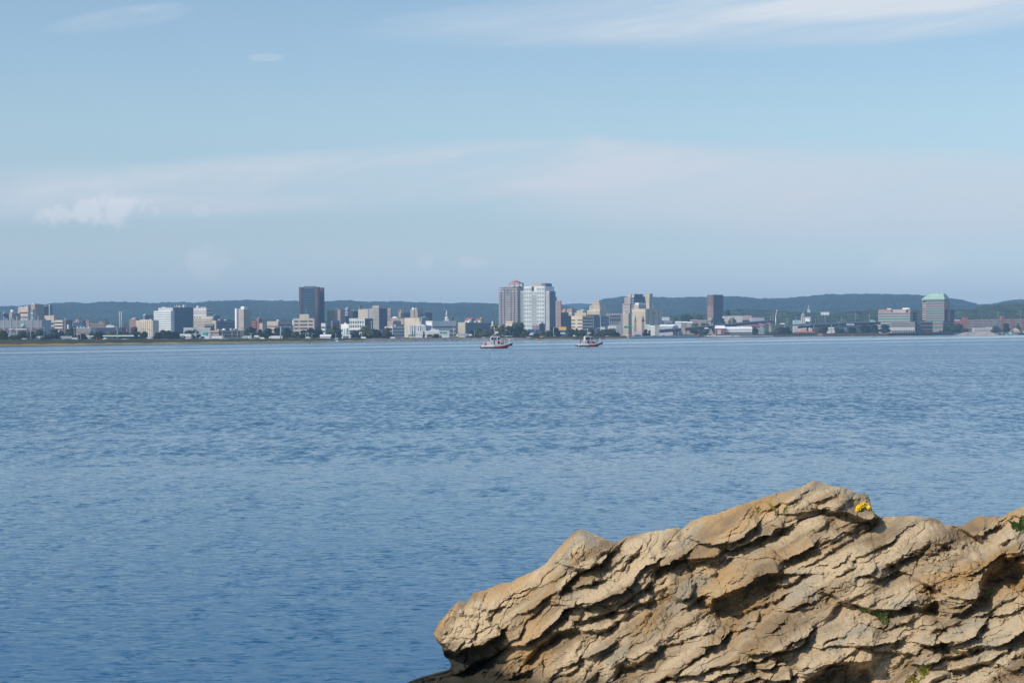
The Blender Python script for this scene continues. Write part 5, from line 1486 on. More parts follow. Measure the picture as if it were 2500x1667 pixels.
def band_mesh(name, px0, px1, o0, o1, h, m_, jag, seed, n=1600, rows_=9, fs=0.12):
    ps = np.linspace(px0, px1, n)
    sd_ = np.array([shore_d(p) for p in ps])
    P = np.zeros((rows_, n, 3))
    for i in range(rows_):
        s = i / (rows_ - 1)
        d = sd_ + o0 + (o1 - o0) * s
        gz_ = np.array([ground_z(p, dd) for p, dd in zip(ps[::20], d[::20])])
        gz_ = np.interp(ps, ps[::20], gz_)
        prof = math.sin(min(1.0, s * 2.2) * math.pi / 2) * (1 if s < 0.85 else (1 - s) / 0.15)
        P[i, :, 0] = (ps - 1250) / F * d; P[i, :, 1] = d
        nz = fbm(P[i, :, 0] * fs, P[i, :, 1] * fs * .5, 4, seed)
        ends = np.clip(np.minimum(ps - px0, px1 - ps) / 20, 0, 1)
        P[i, :, 2] = gz_ - 0.5 + prof * ends * (0.4 + h * (1 + jag * nz))
    return link(name, grid_mesh(name, P, smooth=False), m_)


tag(band_mesh('marsh_grass', -400, 1010, 2, 34, .75, mat('marsh_grass', (.34, .25, .12), var=.35, scale=.05, second=(.22, .19, .09), rough=1, spec=.05), .9, 401), 'tan dry marsh grass along the left waterline', 'grass', kind='stuff')
tag(band_mesh('scrub', -400, 900, 45, 300, 1.3, mat('scrub', (.035, .05, .022), var=.4, scale=.05, second=(.06, .06, .035), rough=1, spec=.05), .9, 411), 'low dark green scrub on the bank below the motorway', 'scrub', kind='stuff')
tag(band_mesh('scrub', 1290, 1660, 20, 140, 1.6, mat('scrub', (.03, .05, .02)), .9, 412), 'green scrub on the bank right of the middle of the shore', 'scrub', kind='stuff')
tag(band_mesh('scrub', 1630, 2160, 120, 330, 1.9, mat('scrub', (.03, .05, .02)), .8, 415), 'green scrub below the motorway bridge', 'scrub', kind='stuff')
tag(band_mesh('riprap', 880, 1300, -2, 16, 1.2, mat('riprap', (.20, .15, .12), var=.5, scale=.4, second=(.30, .24, .19)), .7, 421, fs=.5), 'brown stone riprap bank along the middle shore', 'rocks', kind='stuff')
tag(band_mesh('riprap', 1290, 1590, -1, 12, .8, mat('marsh_grass', (.3, .2, .1)), .7, 422, fs=.5), 'tan grassy shore bank under the green scrub', 'grass', kind='stuff')
tag(band_mesh('riprap', 2336, 2440, -1, 20, 3.6, mat('riprap', (.2, .15, .12)), .35, 423, fs=.5), 'brown boulder bank right of the dark quay wall', 'rocks', kind='stuff')


def run(name, label, cat, pts, w_, h_, m_, part=None):
    """wall or deck following points (px, y_top, D): width w_ into depth, height h_"""
    r_ = None
    P = [at(px, y, d) for px, y, d in pts]
    m = MB()
    for i in range(len(P)):
        pass
    vs = []
    for p in P: vs += [(p.x, p.y, p.z), (p.x, p.y, p.z - h_), (p.x, p.y + w_, p.z - h_), (p.x, p.y + w_, p.z)]
    fs = []
    for i in range(len(P) - 1):
        a = i * 4; b_ = a + 4
        for j in range(4): fs.append((a + j, b_ + j, b_ + (j + 1) % 4, a + (j + 1) % 4))
    fs += [(0, 1, 2, 3), tuple((len(P) - 1) * 4 + j for j in (3, 2, 1, 0))]
    m.add(vs, fs)
    o = m.build(name, m_)
    if label: tag(o, label, cat)
    return o


def qd(px, off=0): return shore_d(px) + off


run('quay_wall', 'long dark brown steel quay wall in front of the green roofed tower', 'wall', [(2169, 812.8, qd(2169, -6)), (2240, 812.0, qd(2240, -6)), (2330, 809.5, qd(2330, -6))], 60, 7, M('rust'))
run('quay_wall', 'low brown quay wall left of the long dark steel quay wall', 'wall', [(2008, 813.6, qd(2008, -5)), (2080, 814.2, qd(2080, -5)), (2167, 815.6, qd(2167, -5))], 40, 5, M('wood'))
run('quay_wall', 'pale stone revetment in front of the bridge foot', 'wall', [(1535, 823, qd(1535, -3)), (1600, 820.4, qd(1600, -3)), (1705, 819.6, qd(1705, -3))], 50, 5, M('offwhite'))
run('pier', 'pale concrete pier platform under the red brick hall', 'pier', [(1746, 819.2, 2300), (1800, 818.8, 2300), (1804, 818.6, 2300)], 500, 3.6, M('offwhite'))
run('jetty', 'low dark jetty between the pale pier and the pinkish deck', 'pier', [(1806, 818.6, 2320), (1888, 818.9, 2320)], 14, 2.0, M('grey'))
run('motorway_barrier', 'long pale grey motorway barrier behind the left bank', 'barrier', [(40, 828.5, 2120), (200, 828.3, 2120), (400, 827.3, 2120), (640, 825.5, 2120)], .5, 1.2, M('galv'))

# the two bridge decks
br = empty('bridge', (0, 0, 0)); tag(br, 'motorway bridge with long dark purple girders rising to the right', 'bridge')
g1 = [(1606, 806.2, 2900), (1668, 801.8, 2960), (1740, 795.5, 3040), (1800, 789.6, 3100), (1850, 785.6, 3160), (1889, 782.2, 3210)]
o = run('girder', None, None, g1, 14, 3.8, M('girder')); o.parent = br
o = run('road_deck', None, None, [(a, b_ - 2.0, d) for a, b_, d in g1], 14.5, 1.2, M('lightgrey')); o.parent = br
g2 = [(1950, 796.5, 3150), (1985, 794.5, 3180), (2030, 791.5, 3230), (2070, 789.2, 3280), (2120, 788.0, 3330), (2150, 786.5, 3350)]
o = run('girder', None, None, g2, 14, 3.2, M('girder')); o.parent = br
g3 = [(1826, 797.2, 3140), (1880, 794.5, 3180), (1940, 791.5, 3230), (1985, 788.5, 3280), (2040, 786.0, 3320), (2090, 784.2, 3360), (2125, 783.2, 3390)]
o = run('road_deck', None, None, g3, 16, 2.6, M('concrete')); o.parent = br
o = run('road_deck', None, None, [(a, b_ - 1.4, d - 8) for a, b_, d in g2], 15, 1.0, M('grey')); o.parent = br
for px_, y0_, y1_, d_, w_ in ((1604.5, 793.5, 820, 2890, 3.0), (1668.3, 799, 819, 2950, 2.6), (1661, 809, 819, 2950, 2.4), (1740, 798, 815, 3050, 2), (1859.5, 794, 807, 3150, 1.7), (1880.5, 792, 805, 3170, 1.7),
                              (1972, 797, 806, 3180, 1.6), (2010, 795, 806, 3210, 1.6), (2050, 793, 806, 3250, 1.6), (2090, 792, 806, 3300, 1.6), (2125, 792, 806, 3340, 1.6)):
    p = at(px_, y0_, d_); q = at(px_, y1_, d_)
    m_ = MB().box(p.x - w_, p.x + w_, d_, d_ + 5, q.z - 3, p.z)
    if px_ in (1859.5, 1880.5):
        m_.add([(p.x - w_, d_, p.z - 1), (p.x + w_, d_, p.z - 1), (p.x - w_ * 3.2, d_, p.z + 3.2), (p.x - w_ * .8, d_, p.z + 3.2), (p.x - w_, d_ + 4, p.z - 1), (p.x + w_, d_ + 4, p.z - 1), (p.x - w_ * 3.2, d_ + 4, p.z + 3.2), (p.x - w_ * .8, d_ + 4, p.z + 3.2)],
               [(0, 1, 3, 2), (4, 6, 7, 5), (0, 2, 6, 4), (1, 5, 7, 3), (2, 3, 7, 6)])
    m_.build('bridge_pier', M('concrete'), br)
o = run('gangway', 'sloping red covered gangway above the pier shed', 'gangway', [(1823, 797.2, 2860), (1857, 790.8, 2860)], 3, 1.6, M('red'))
o = run('gangway', 'short red covered gangway right of the long one', 'gangway', [(1866, 789.6, 2860), (1877, 787.6, 2860)], 3, 1.5, M('red'))

# ------------------------------------------------------------------ trees
TREEM = {}
for n_, c0_, c1_ in (('dark', (.014, .028, .014), (.045, .070, .028)), ('mid', (.034, .052, .020), (.095, .12, .045)), ('olive', (.085, .095, .030), (.19, .19, .065)), ('dull', (.055, .055, .032), (.13, .12, .07))):
    TREEM[n_] = mat('foliage_' + n_, c0_, var=.25, scale=.35, second=c1_, rough=1, spec=.08)
bark = mat('bark', (.07, .055, .04))


def crown_mesh(seed, shape):
    rr = np.random.RandomState(seed)
    n = 1500
    lobes = []
    for i in range(9):
        a = rr.rand() * 6.28; h = .12 + .72 * rr.rand()
        rad = (.34 * math.sin(min(1, h * 1.25 + .12) * math.pi) + .06) if shape == 'round' else .30 * (1 - h) + .03
        lobes.append((math.cos(a) * rad * rr.rand(), math.sin(a) * rad * rr.rand(), h, (.20 + .10 * rr.rand()) if shape == 'round' else .13 + .1 * (1 - h)))
    lobes.append((0, 0, .45, .30 if shape == 'round' else .2)); lobes.append((0, 0, .86, .13))
    vs, fs = [], []
    for i in range(n):
        l = lobes[rr.randint(len(lobes))]
        d = rr.randn(3); d /= np.linalg.norm(d)
        r = l[3] * (.55 + .5 * rr.rand())
        c = np.array([l[0], l[1], l[2]]) + d * r * np.array([1, 1, .85])
        if c[2] < .03: continue
        s = .030 + .030 * rr.rand()
        a = rr.randn(3); a /= np.linalg.norm(a); b_ = np.cross(a, d + .3 * rr.randn(3)); b_ /= np.linalg.norm(b_) + 1e-6
        k = len(vs)
        vs += [tuple(c - a * s - b_ * s * .6), tuple(c + a * s - b_ * s * .6), tuple(c + a * s * .8 + b_ * s), tuple(c - a * s * .8 + b_ * s)]
        fs.append((k, k + 1, k + 2, k + 3))
    me = bpy.data.meshes.new('crown')
    me.from_pydata(vs, [], fs)
    return me


def trunk_mesh(seed):
    rr = random.Random(seed)
    m = MB()
    m.tube([(0, 0, -.03), (.01, 0, .2), (0, .01, .45), (.01, 0, .8)], [.028, .022, .015, .004], 6)
    for i in range(6):
        a = rr.random() * 6.28; z_ = .18 + .45 * rr.random(); l = .18 + .14 * rr.random()
        m.tube([(0, 0, z_), (math.cos(a) * l * .5, math.sin(a) * l * .5, z_ + .10), (math.cos(a) * l, math.sin(a) * l, z_ + .24)], [.012, .008, .003], 4)
    me = bpy.data.meshes.new('trunk')
    me.from_pydata(m.v, [], m.f)
    me.materials.append(bark)
    return me


CROWNS = {}
for kd in TREEM:
    for v_ in range(3):
        me = crown_mesh(900 + v_ + 10 * list(TREEM).index(kd), 'round'); me.materials.append(TREEM[kd]); CROWNS[kd, v_] = me
me = crown_mesh(990, 'cone'); me.materials.append(TREEM['dark']); CROWNS['cone', 0] = me
TRUNKS = [trunk_mesh(i) for i in range(3)]
tcount = 0


def tree(k, X0, X1, Y, yb, D, kd, label):
    """tree whose crown spans strip X0..X1, top at Y, foot at yb"""
    global tcount
    tcount += 1
    px = sx(k, (X0 + X1) / 2)
    p0 = at(px, sy(k, yb), D); zt = gz(px, sy(k, Y), D)
    g_ = min(p0.z, ground_z(px, D))
    r_ = empty('tree', (p0.x, D, g_ - .2), tcount * 1.7)
    h_ = zt - g_ + .2
    wd_ = (X1 - X0) / STR[k][2] * D / F / .66
    r_.scale = (wd_, wd_, h_)
    cr_ = CROWNS[('cone', 0) if kd == 'cone' else (kd, tcount % 3)]
    link('crown', cr_, None, r_); link('trunk', TRUNKS[tcount % 3], None, r_)
    tag(r_, label, 'tree', 'trees along the far shore')
    return r_


T = tree
for a in [
    (1, -40, 150, 930, 1170, 1800, 'mid', 'broad green tree at the left edge before the grey industrial hall'),
    (1, 50, 250, 1040, 1180, 1700, 'dark', 'low dark bush at the left end of the bank'),
    (1, 170, 385, 1020, 1175, 1650, 'mid', 'full green tree at the waterside near the left edge'),
    (1, 320, 500, 935, 1060, 2200, 'mid', 'green tree behind the waterside tree near the left edge'),
    (1, 480, 640, 950, 1070, 2150, 'dull', 'brownish tree before the white stacks hall'),
    (1, 640, 830, 920, 1060, 2200, 'mid', 'tree before the right end of the grey industrial hall'),
    (1, 760, 950, 1010, 1090, 2150, 'dark', 'dark tree just over the parked white lorry'),
    (1, 900, 1060, 905, 1000, 2350, 'dull', 'dull green tree below the cream banded office'),
    (1, 950, 1080, 1000, 1090, 2150, 'dark', 'small dark tree between two white lorries'),
    (1, 1040, 1150, 925, 1000, 2350, 'dark', 'round dark tree below the brown office'),
    (1, 1150, 1290, 905, 1000, 2350, 'mid', 'bright green tree below the little domed turret'),
    (1, 1270, 1370, 870, 990, 2360, 'dark', 'upright dark tree left of the silver vented hall'),
    (1, 1400, 1560, 985, 1095, 2100, 'dark', 'dark tree left of the small white canopy'),
    (1, 1590, 1700, 945, 1020, 2350, 'mid', 'green tree behind the small white canopy'),
    (1, 1690, 1850, 965, 1095, 2100, 'dark', 'dark tree left of the very long white canopy'),
    (1, 1720, 1880, 935, 1020, 2400, 'mid', 'green tree under the long dark blue shed'),
    (1, 1900, 2060, 935, 1020, 2400, 'olive', 'yellowish tree over the very long white canopy'),
    (1, 2040, 2200, 945, 1020, 2400, 'mid', 'green tree before the pair of smokestacks'),
    (1, 2170, 2330, 955, 1020, 2400, 'dull', 'dull tree below the little white house'),
    (2, 130, 290, 875, 1010, 2450, 'dull', 'dull green tree below the red brick flats'),
    (2, 190, 280, 990, 1090, 2120, 'dark', 'small dark tree before the left end of the steel arch'),
    (2, 310, 455, 945, 1095, 2120, 'dark', 'dark tree in the middle of the steel arch'),
    (2, 545, 710, 965, 1060, 2130, 'dark', 'dark tree at the right end of the steel arch'),
    (2, 650, 780, 920, 1000, 2400, 'dull', 'dull tree under the white banded wing'),
    (2, 740, 900, 930, 1080, 2130, 'dark', 'big dark tree left of the largest dark waterfront tree'),
    (2, 830, 1040, 945, 1095, 2100, 'dark', 'largest dark tree, just right of the red lorry trailer'),
    (2, 1100, 1260, 930, 990, 2450, 'mid', 'green tree under the left white pleated hall'),
    (2, 1230, 1380, 910, 1085, 2250, 'dark', 'dark tree behind the tall sign post'),
    (2, 1380, 1470, 1040, 1090, 2200, 'dull', 'small brownish bush beside the white depots'),
    (2, 1560, 1650, 880, 930, 2560, 'mid', 'dark crown behind the pink lit low office'),
    (2, 2200, 2352, 880, 1050, 2500, 'mid', 'green tree at the foot of the slim beige tower'),
    (3, -20, 60, 900, 1060, 2350, 'mid', 'green tree left of the big dark tree by the slim tower'),
    (3, 40, 190, 880, 1060, 2300, 'dark', 'big dark tree right of the slim beige tower'),
    (3, 212, 308, 905, 1055, 2300, 'dark', 'dark tree under the small pink stepped block'),
    (3, 325, 490, 885, 1060, 2300, 'dark', 'dark tree under the left part of the pinkish office'),
    (3, 500, 625, 885, 1060, 2300, 'dark', 'dark tree under the shaded pinkish office'),
    (3, 640, 825, 885, 1070, 2300, 'dark', 'broad dark tree left of the beige six-bay office'),
    (3, 970, 1110, 920, 1050, 2300, 'dark', 'dark tree at the foot of the beige six-bay office'),
    (3, 1090, 1240, 895, 1060, 2290, 'dark', 'dark tree before the foot of the dark round-cornered tower'),
    (3, 1220, 1380, 880, 1050, 2300, 'dark', 'dark tree at the right foot of the dark round-cornered tower'),
    (3, 1480, 1700, 850, 1070, 2300, 'mid', 'tall green tree behind the small moored boat'),
    (3, 1640, 1730, 930, 1060, 2290, 'dark', 'dark tree beside the narrow white columned block'),
    (3, 1880, 2040, 925, 1075, 2300, 'dull', 'dull green tree before the white grid office'),
    (3, 2050, 2270, 850, 1085, 2250, 'olive', 'tall yellow-green tree before the grey banded tower'),
    (3, 2240, 2352, 915, 1085, 2260, 'dark', 'dark bush right of the tall yellow-green tree'),
    (4, 60, 230, 910, 1070, 2300, 'dark', 'dark green tree below the grey banded tower'),
    (4, 235, 420, 890, 1065, 2300, 'dull', 'dull grey-green tree left of the braced white office'),
    (4, 962, 1012, 945, 1085, 2380, 'cone', 'small dark conifer before the long low white building'),
    (4, 1040, 1150, 1000, 1060, 2400, 'dull', 'low bush right of the small conifer'),
    (4, 1150, 1280, 990, 1060, 2400, 'dark', 'low dark bushes under the green road sign'),
    (4, 1810, 1900, 940, 1040, 2450, 'dark', 'dark tree before the long side of the checkered office'),
    (4, 1920, 2040, 885, 1060, 2450, 'mid', 'green tree before the right part of the checkered office'),
    (4, 2010, 2170, 905, 1070, 2440, 'olive', 'light green tree at the right end of the checkered office'),
    (5, 130, 300, 935, 1080, 2500, 'mid', 'green tree left of the red roofed small house'),
    (5, 240, 420, 915, 1090, 2480, 'olive', 'light green tree just behind the left patrol boat'),
    (5, 380, 560, 930, 1090, 2460, 'dull', 'dull tree under the cream gabled house'),
    (5, 520, 745, 865, 1090, 2460, 'mid', 'tallest green tree at the foot of the pyramid-topped tower'),
    (5, 560, 670, 1000, 1135, 2380, 'dark', 'dark bush before the tallest green tree'),
    (5, 680, 820, 985, 1120, 2400, 'mid', 'green tree left of the low blue box store'),
    (5, 640, 760, 1070, 1150, 2360, 'dull', 'low dull bush on the riprap bank'),
    (5, 760, 900, 1085, 1150, 2360, 'dull', 'low olive bush under the low blue box store'),
    (5, 880, 1010, 1030, 1145, 2370, 'mid', 'green tree before the right part of the low blue box store'),
    (5, 990, 1120, 1010, 1145, 2370, 'olive', 'light green tree right of the low blue box store'),
    (5, 1100, 1225, 1005, 1140, 2370, 'mid', 'green tree left of the street lamp by the yellow store'),
    (5, 1190, 1375, 940, 1080, 2500, 'dark', 'big dark tree left of the bright yellow panel'),
    (5, 1480, 1640, 970, 1110, 2450, 'mid', 'green tree right of the bright yellow panel'),
    (5, 1640, 1710, 960, 1060, 2560, 'dark', 'dark round tree before the beige banded office'),
    (5, 1690, 1850, 985, 1110, 2450, 'mid', 'green tree under the beige banded office'),
    (5, 1840, 2000, 960, 1110, 2450, 'dull', 'dull tree behind the right patrol boat'),
    (5, 2010, 2170, 1010, 1110, 2440, 'olive', 'light green bush right of the right patrol boat'),
    (5, 2120, 2352, 975, 1110, 2450, 'mid', 'broad green tree below the grey office with bands'),
    (6, 60, 190, 905, 1040, 2520, 'mid', 'green tree below the round-windowed building'),
    (6, 150, 240, 960, 1040, 2520, 'dark', 'dark bush left of the green motorway signs'),
    (6, 668, 745, 905, 1020, 2600, 'dark', 'dark tree right of the white boat house'),
    (6, 755, 800, 930, 1000, 2620, 'dark', 'little dark bush left of the tall concrete bridge pier'),
    (6, 1000, 1250, 800, 850, 3200, 'mid', 'green trees behind the silver hall roof'),
    (6, 1180, 1330, 690, 790, 3700, 'mid', 'green tree right of the pale grey box building'),
    (6, 1330, 1560, 660, 790, 3750, 'dark', 'large dark tree above the hillside houses'),
    (6, 1560, 1760, 650, 780, 3760, 'mid', 'large green tree left of the brown tower'),
    (6, 1500, 1680, 800, 870, 3180, 'olive', 'light green tree below the long brick building'),
    (6, 1680, 1850, 800, 860, 3180, 'mid', 'green tree under the long pink building'),
    (6, 2110, 2250, 550, 700, 4000, 'dark', 'tall dark tree right of the top half of the brown tower'),
    (6, 2010, 2160, 700, 850, 3300, 'mid', 'green tree at the foot of the brown tower'),
    (6, 2180, 2352, 715, 840, 3300, 'olive', 'light green tree under the long low white building'),
    (7, 350, 465, 780, 885, 2960, 'dark', 'dark conical tree right of the pier shed'),
    (7, 770, 900, 765, 895, 2960, 'dull', 'purple-brown tree left half of the pair before the motorway'),
    (7, 870, 985, 775, 895, 2950, 'dark', 'dark tree right half of the pair before the motorway'),
    (7, 750, 900, 670, 740, 3400, 'olive', 'light green tree behind the motorway left of the church'),
    (7, 1390, 1470, 790, 870, 3050, 'mid', 'small green tree at the right end of the restaurant'),
    (7, 1450, 1580, 760, 870, 3060, 'mid', 'green tree left of the low white house'),
    (7, 1680, 1760, 780, 870, 3070, 'mid', 'green tree right of the low white house'),
    (7, 1740, 1850, 800, 870, 3060, 'dark', 'dark round tree between the two white houses'),
    (7, 1900, 2040, 780, 865, 3080, 'dark', 'dark green tree under the purple girder'),
    (7, 2080, 2250, 725, 862, 3200, 'dark', 'big dark tree left of the gabled building'),
    (8, 48, 158, 695, 820, 3330, 'dark', 'dark tree between the gabled building and the quay office'),
    (8, 178, 325, 700, 820, 3330, 'dark', 'dark tree before the left part of the quay office'),
    (8, -20, 30, 715, 820, 3340, 'dark', 'narrow dark tree left of the gabled building'),
    (8, 1100, 1260, 740, 810, 3420, 'dark', 'dark low tree at the right foot of the green roofed tower'),
    (8, 1215, 1440, 680, 815, 3430, 'mid', 'large green tree between the green roofed tower and the garage'),
    (8, 1400, 1530, 755, 805, 3480, 'mid', 'green bush at the foot of the garage stair tower'),
    (8, 1860, 1970, 755, 800, 3500, 'mid', 'green bush under the middle garage tower'),
    (8, 2030, 2135, 680, 790, 3500, 'dark', 'dark tree before the right garage part'),
    (8, 2225, 2300, 668, 750, 3600, 'olive', 'yellow-green tree near the right edge'),
    (3, 830, 985, 960, 1060, 2320, 'dull', 'dull low tree left of the dark trees under the beige six-bay office'),
]:
    T(*a)

# ------------------------------------------------------------------ lamps, signs, vehicles
def pole(k, X, Y, yb, D, label, kind='lamp', name='light_pole', th=.32):
    px = sx(k, X)
    p = at(px, sy(k, yb), D)
    h_ = gz(px, sy(k, Y), D) - p.z
    r_ = empty(name, (p.x, D, p.z))
    MB().cyl(0, 0, -1, h_, th, th * .55, 8).build('shaft', M('galv'), r_)
    if kind == 'mast':
        MB().cyl(0, 0, h_ - .2, h_ + .5, 1.5, 1.1, 10).build('lamp_ring', M('lightgrey'), r_)
    elif kind == 'arm':
        MB().tube([(0, 0, h_ - .1), (.8, 0, h_ + .6), (2.0, 0, h_ + .7)], .18).build('arm', M('galv'), r_)
        MB().box(1.9, 3.0, -.3, .3, h_ + .5, h_ + .85).build('lamp', M('lightgrey'), r_)
    elif kind == 'twin':
        MB().tube([(-2.4, 0, h_ + .2), (-1, 0, h_ + .7), (0, 0, h_), (1, 0, h_ + .7), (2.4, 0, h_ + .2)], .16).build('arm', M('galv'), r_)
        MB().box(-3.1, -2.2, -.3, .3, h_, h_ + .3).build('lamp', M('lightgrey'), r_); MB().box(2.2, 3.1, -.3, .3, h_, h_ + .3).build('lamp', M('lightgrey'), r_)
    tag(r_, label, 'light pole' if name == 'light_pole' else 'pole', 'light poles of the far shore')
    return r_


for a in [
    (1, 92, 990, 1090, 2100, 'short light pole in the leftmost trees', 'arm'), (1, 172, 905, 1070, 2150, 'light pole before the second white stack', 'arm'),
    (1, 552, 905, 1095, 2100, 'tall pale light pole between the grey hall and white lorry', 'mast', 'light_pole', .5), (1, 790, 885, 1070, 2150, 'light pole at the right end of the grey hall', 'mast'),
    (1, 916, 850, 920, 2500, 'short white pole before the banded office', None), (1, 1334, 895, 1090, 2100, 'light pole left of the dark tree by the silver hall', 'mast'),
    (1, 1447, 990, 1110, 2090, 'small curved lamp right of the white van', 'arm'), (1, 2105, 900, 1110, 2090, 'tall light pole before the pair of smokestacks', 'mast', 'light_pole', .45),
    (2, 652, 925, 1060, 2150, 'light pole over the grey and red lorry trailers', None), (2, 1316, 885, 1095, 2110, 'tall post holding the round white sign, between two white halls', None, 'light_pole', .5),
    (2, 965, 1035, 1095, 2100, 'small light pole below the largest dark tree', None), (2, 1788, 930, 1110, 2120, 'light pole left of the parked cars by the low office', 'mast'),
    (2, 1960, 930, 1080, 2120, 'light pole in the middle of the low shaded office', None), (2, 2122, 880, 1100, 2110, 'tall light pole, left one of two below the slim beige tower', 'mast'),
    (2, 2156, 885, 1100, 2110, 'tall light pole, right one of two below the slim beige tower', 'mast'), (2, 2055, 930, 1080, 2120, 'short light pole left of the two tall ones', None),
    (2, 2295, 990, 1090, 2100, 'low curved lamp by the dark tree right of the slim tower', 'twin'), (3, 92, 990, 1095, 2100, 'low twin curved lamp before the big dark tree', 'twin'),
    (3, 626, 870, 1090, 2100, 'thick grey utility post before the dark trees', None, 'light_pole', .8), (3, 1075, 985, 1060, 2120, 'hooped twin lamp at the foot of the dark tower', 'twin'),
    (3, 1120, 985, 1060, 2120, 'second hooped lamp at the foot of the dark tower', 'twin'), (3, 1429, 905, 1000, 2300, 'light pole above the white gabled shed', 'mast'),
    (3, 1188, 1000, 1080, 2100, 'short lamp left of the white gabled shed', 'arm'), (4, 52, 775, 1020, 2300, 'very tall mushroom headed light mast before the grey banded tower', 'mast', 'light_pole', .5),
    (4, 1455, 940, 1060, 2350, 'light pole right of the green road sign', None), (4, 1528, 880, 1050, 2350, 'tall grey post left of the checkered office', None, 'light_pole', .7),
    (4, 1900, 930, 1040, 2400, 'light pole before the checkered office side', None), (5, 930, 940, 1080, 2420, 'light pole before the low blue box store', None),
    (5, 1262, 950, 1120, 2380, 'curved street lamp left of the bright yellow panel', 'arm', 'light_pole', .5), (5, 1640, 960, 1080, 2450, 'thin lamp before the beige banded office', 'arm'),
    (6, 245, 800, 940, 2700, 'light pole above the green motorway signs', 'mast'), (6, 780, 760, 880, 2800, 'thin light pole before the fluted block', None),
    (6, 838, 450, 560, 3100, 'thin white flagpole on the fluted block roof', None), (6, 1488, 790, 900, 3000, 'light pole above the bridge girder, left one of a pair', None),
    (6, 1522, 800, 900, 3000, 'light pole above the bridge girder, right one of a pair', None), (6, 1790, 780, 880, 3000, 'light pole left of the brown tower foot', None),
    (6, 1872, 740, 850, 3050, 'thick pale pole at the brown tower foot', None, 'light_pole', .6), (6, 2258, 700, 830, 3050, 'light pole before the long low white building', None),
    (7, 45, 640, 740, 3100, 'light pole over the left end of the purple girder', None), (7, 662, 590, 690, 3200, 'thin pole left of the striped mast', None), (7, 700, 570, 700, 3200, 'thinner pole left of the striped mast', None),
    (7, 930, 645, 740, 3200, 'light pole between the striped mast and the church', 'mast'), (7, 1072, 620, 720, 3300, 'tall pale pole left of the church', 'mast'),
    (7, 1375, 645, 710, 3350, 'light pole right of the white house by the church', None), (7, 1790, 610, 695, 3350, 'light pole right of the billboard', 'mast'),
    (7, 2015, 565, 690, 3350, 'tall light pole left of the quay office', 'mast'), (7, 2235, 580, 680, 3350, 'light pole over the gabled building', 'mast'),
    (7, 1352, 740, 820, 3100, 'light pole above the restaurant', None), (7, 1632, 735, 850, 3050, 'white pole before the low white house', None, 'light_pole', .5),
    (7, 652, 810, 890, 2950, 'thin pole below the V shaped bridge pier', None), (7, 1750, 690, 770, 3150, 'light pole on the right bridge ramp', 'twin'),
    (8, 15, 560, 640, 3450, 'light pole at the left of the wide quay office', None), (8, 1278, 545, 615, 3500, 'light pole, left one of two beside the green roofed tower', None),
    (8, 1360, 500, 620, 3500, 'tall light pole, right one of two beside the green roofed tower', 'mast'), (8, 1714, 560, 615, 3700, 'light pole on the garage roof left part', None),
    (8, 1960, 510, 605, 3700, 'tall light pole on the middle of the garage', 'mast'), (8, 2300, 490, 600, 3700, 'tall light pole over the right garage part', 'mast'),
]:
    pole(*a)
# striped mast
p = at(sx(7, 745), sy(7, 735), 3350); r_ = empty('striped_mast', p); tag(r_, 'pole with a leaning red and white striped top, above the motorway', 'mast')
h_ = gz(sx(7, 745), sy(7, 620), 3350) - p.z
MB().cyl(0, 0, -1, h_, .9, .7).build('shaft', M('white'), r_)
q0 = Vector((-.5, 0, h_)); q1 = at(sx(7, 770), sy(7, 492), 3350) - p
for i in range(8):
    MB().tube([q0.lerp(q1, i / 8), q0.lerp(q1, (i + 1) / 8)], 1.1).build('stripe', M('red' if i % 2 else 'white'), r_)


def sign(name, label, k, X0, X1, Y0, Y1, yb, D, m_, posts=(.2, .8), cat='sign'):
    pa, pb = at(sx(k, X0), sy(k, Y0), D), at(sx(k, X1), sy(k, Y1), D)
    g_ = at(sx(k, X0), sy(k, yb), D).z
    r_ = empty(name, (pa.x, D, g_))
    w_ = pb.x - pa.x
    MB().box(0, w_, -.25, .1, pb.z - g_, pa.z - g_).build('sign_panel', M(m_), r_)
    for f_ in posts: MB().box(w_ * f_ - .22, w_ * f_ + .22, .1, .5, -1, pa.z - g_ - .2).build('post', M('galv'), r_)
    tag(r_, label, cat)
    return r_


def gantry(label, k, X0, X1, Y, yb, D, signs):
    pa, pb = at(sx(k, X0), sy(k, Y), D), at(sx(k, X1), sy(k, Y), D)
    g_ = at(sx(k, X0), sy(k, yb), D).z
    r_ = empty('sign_gantry', (pa.x, D, g_)); w_ = pb.x - pa.x; h_ = pa.z - g_
    MB().tube([(0, 0, -1), (0, 0, h_ - 1.2), (1.2, 0, h_), (w_ - 1.2, 0, h_), (w_, 0, h_ - 1.2), (w_, 0, -1)], .34).build('frame', M('lightgrey'), r_)
    for (A_, B_, y0_, y1_, mn, lb) in signs:
        a_, b_ = gx(sx(k, A_), D) - pa.x, gx(sx(k, B_), D) - pa.x
        z0_, z1_ = gz(sx(k, A_), sy(k, y1_), D) - g_, gz(sx(k, A_), sy(k, y0_), D) - g_
        o = MB().box(a_, b_, -.8, -.45, z0_, z1_).build('sign_panel', M(mn), r_)
        o['label'] = lb
    tag(r_, label, 'road sign')


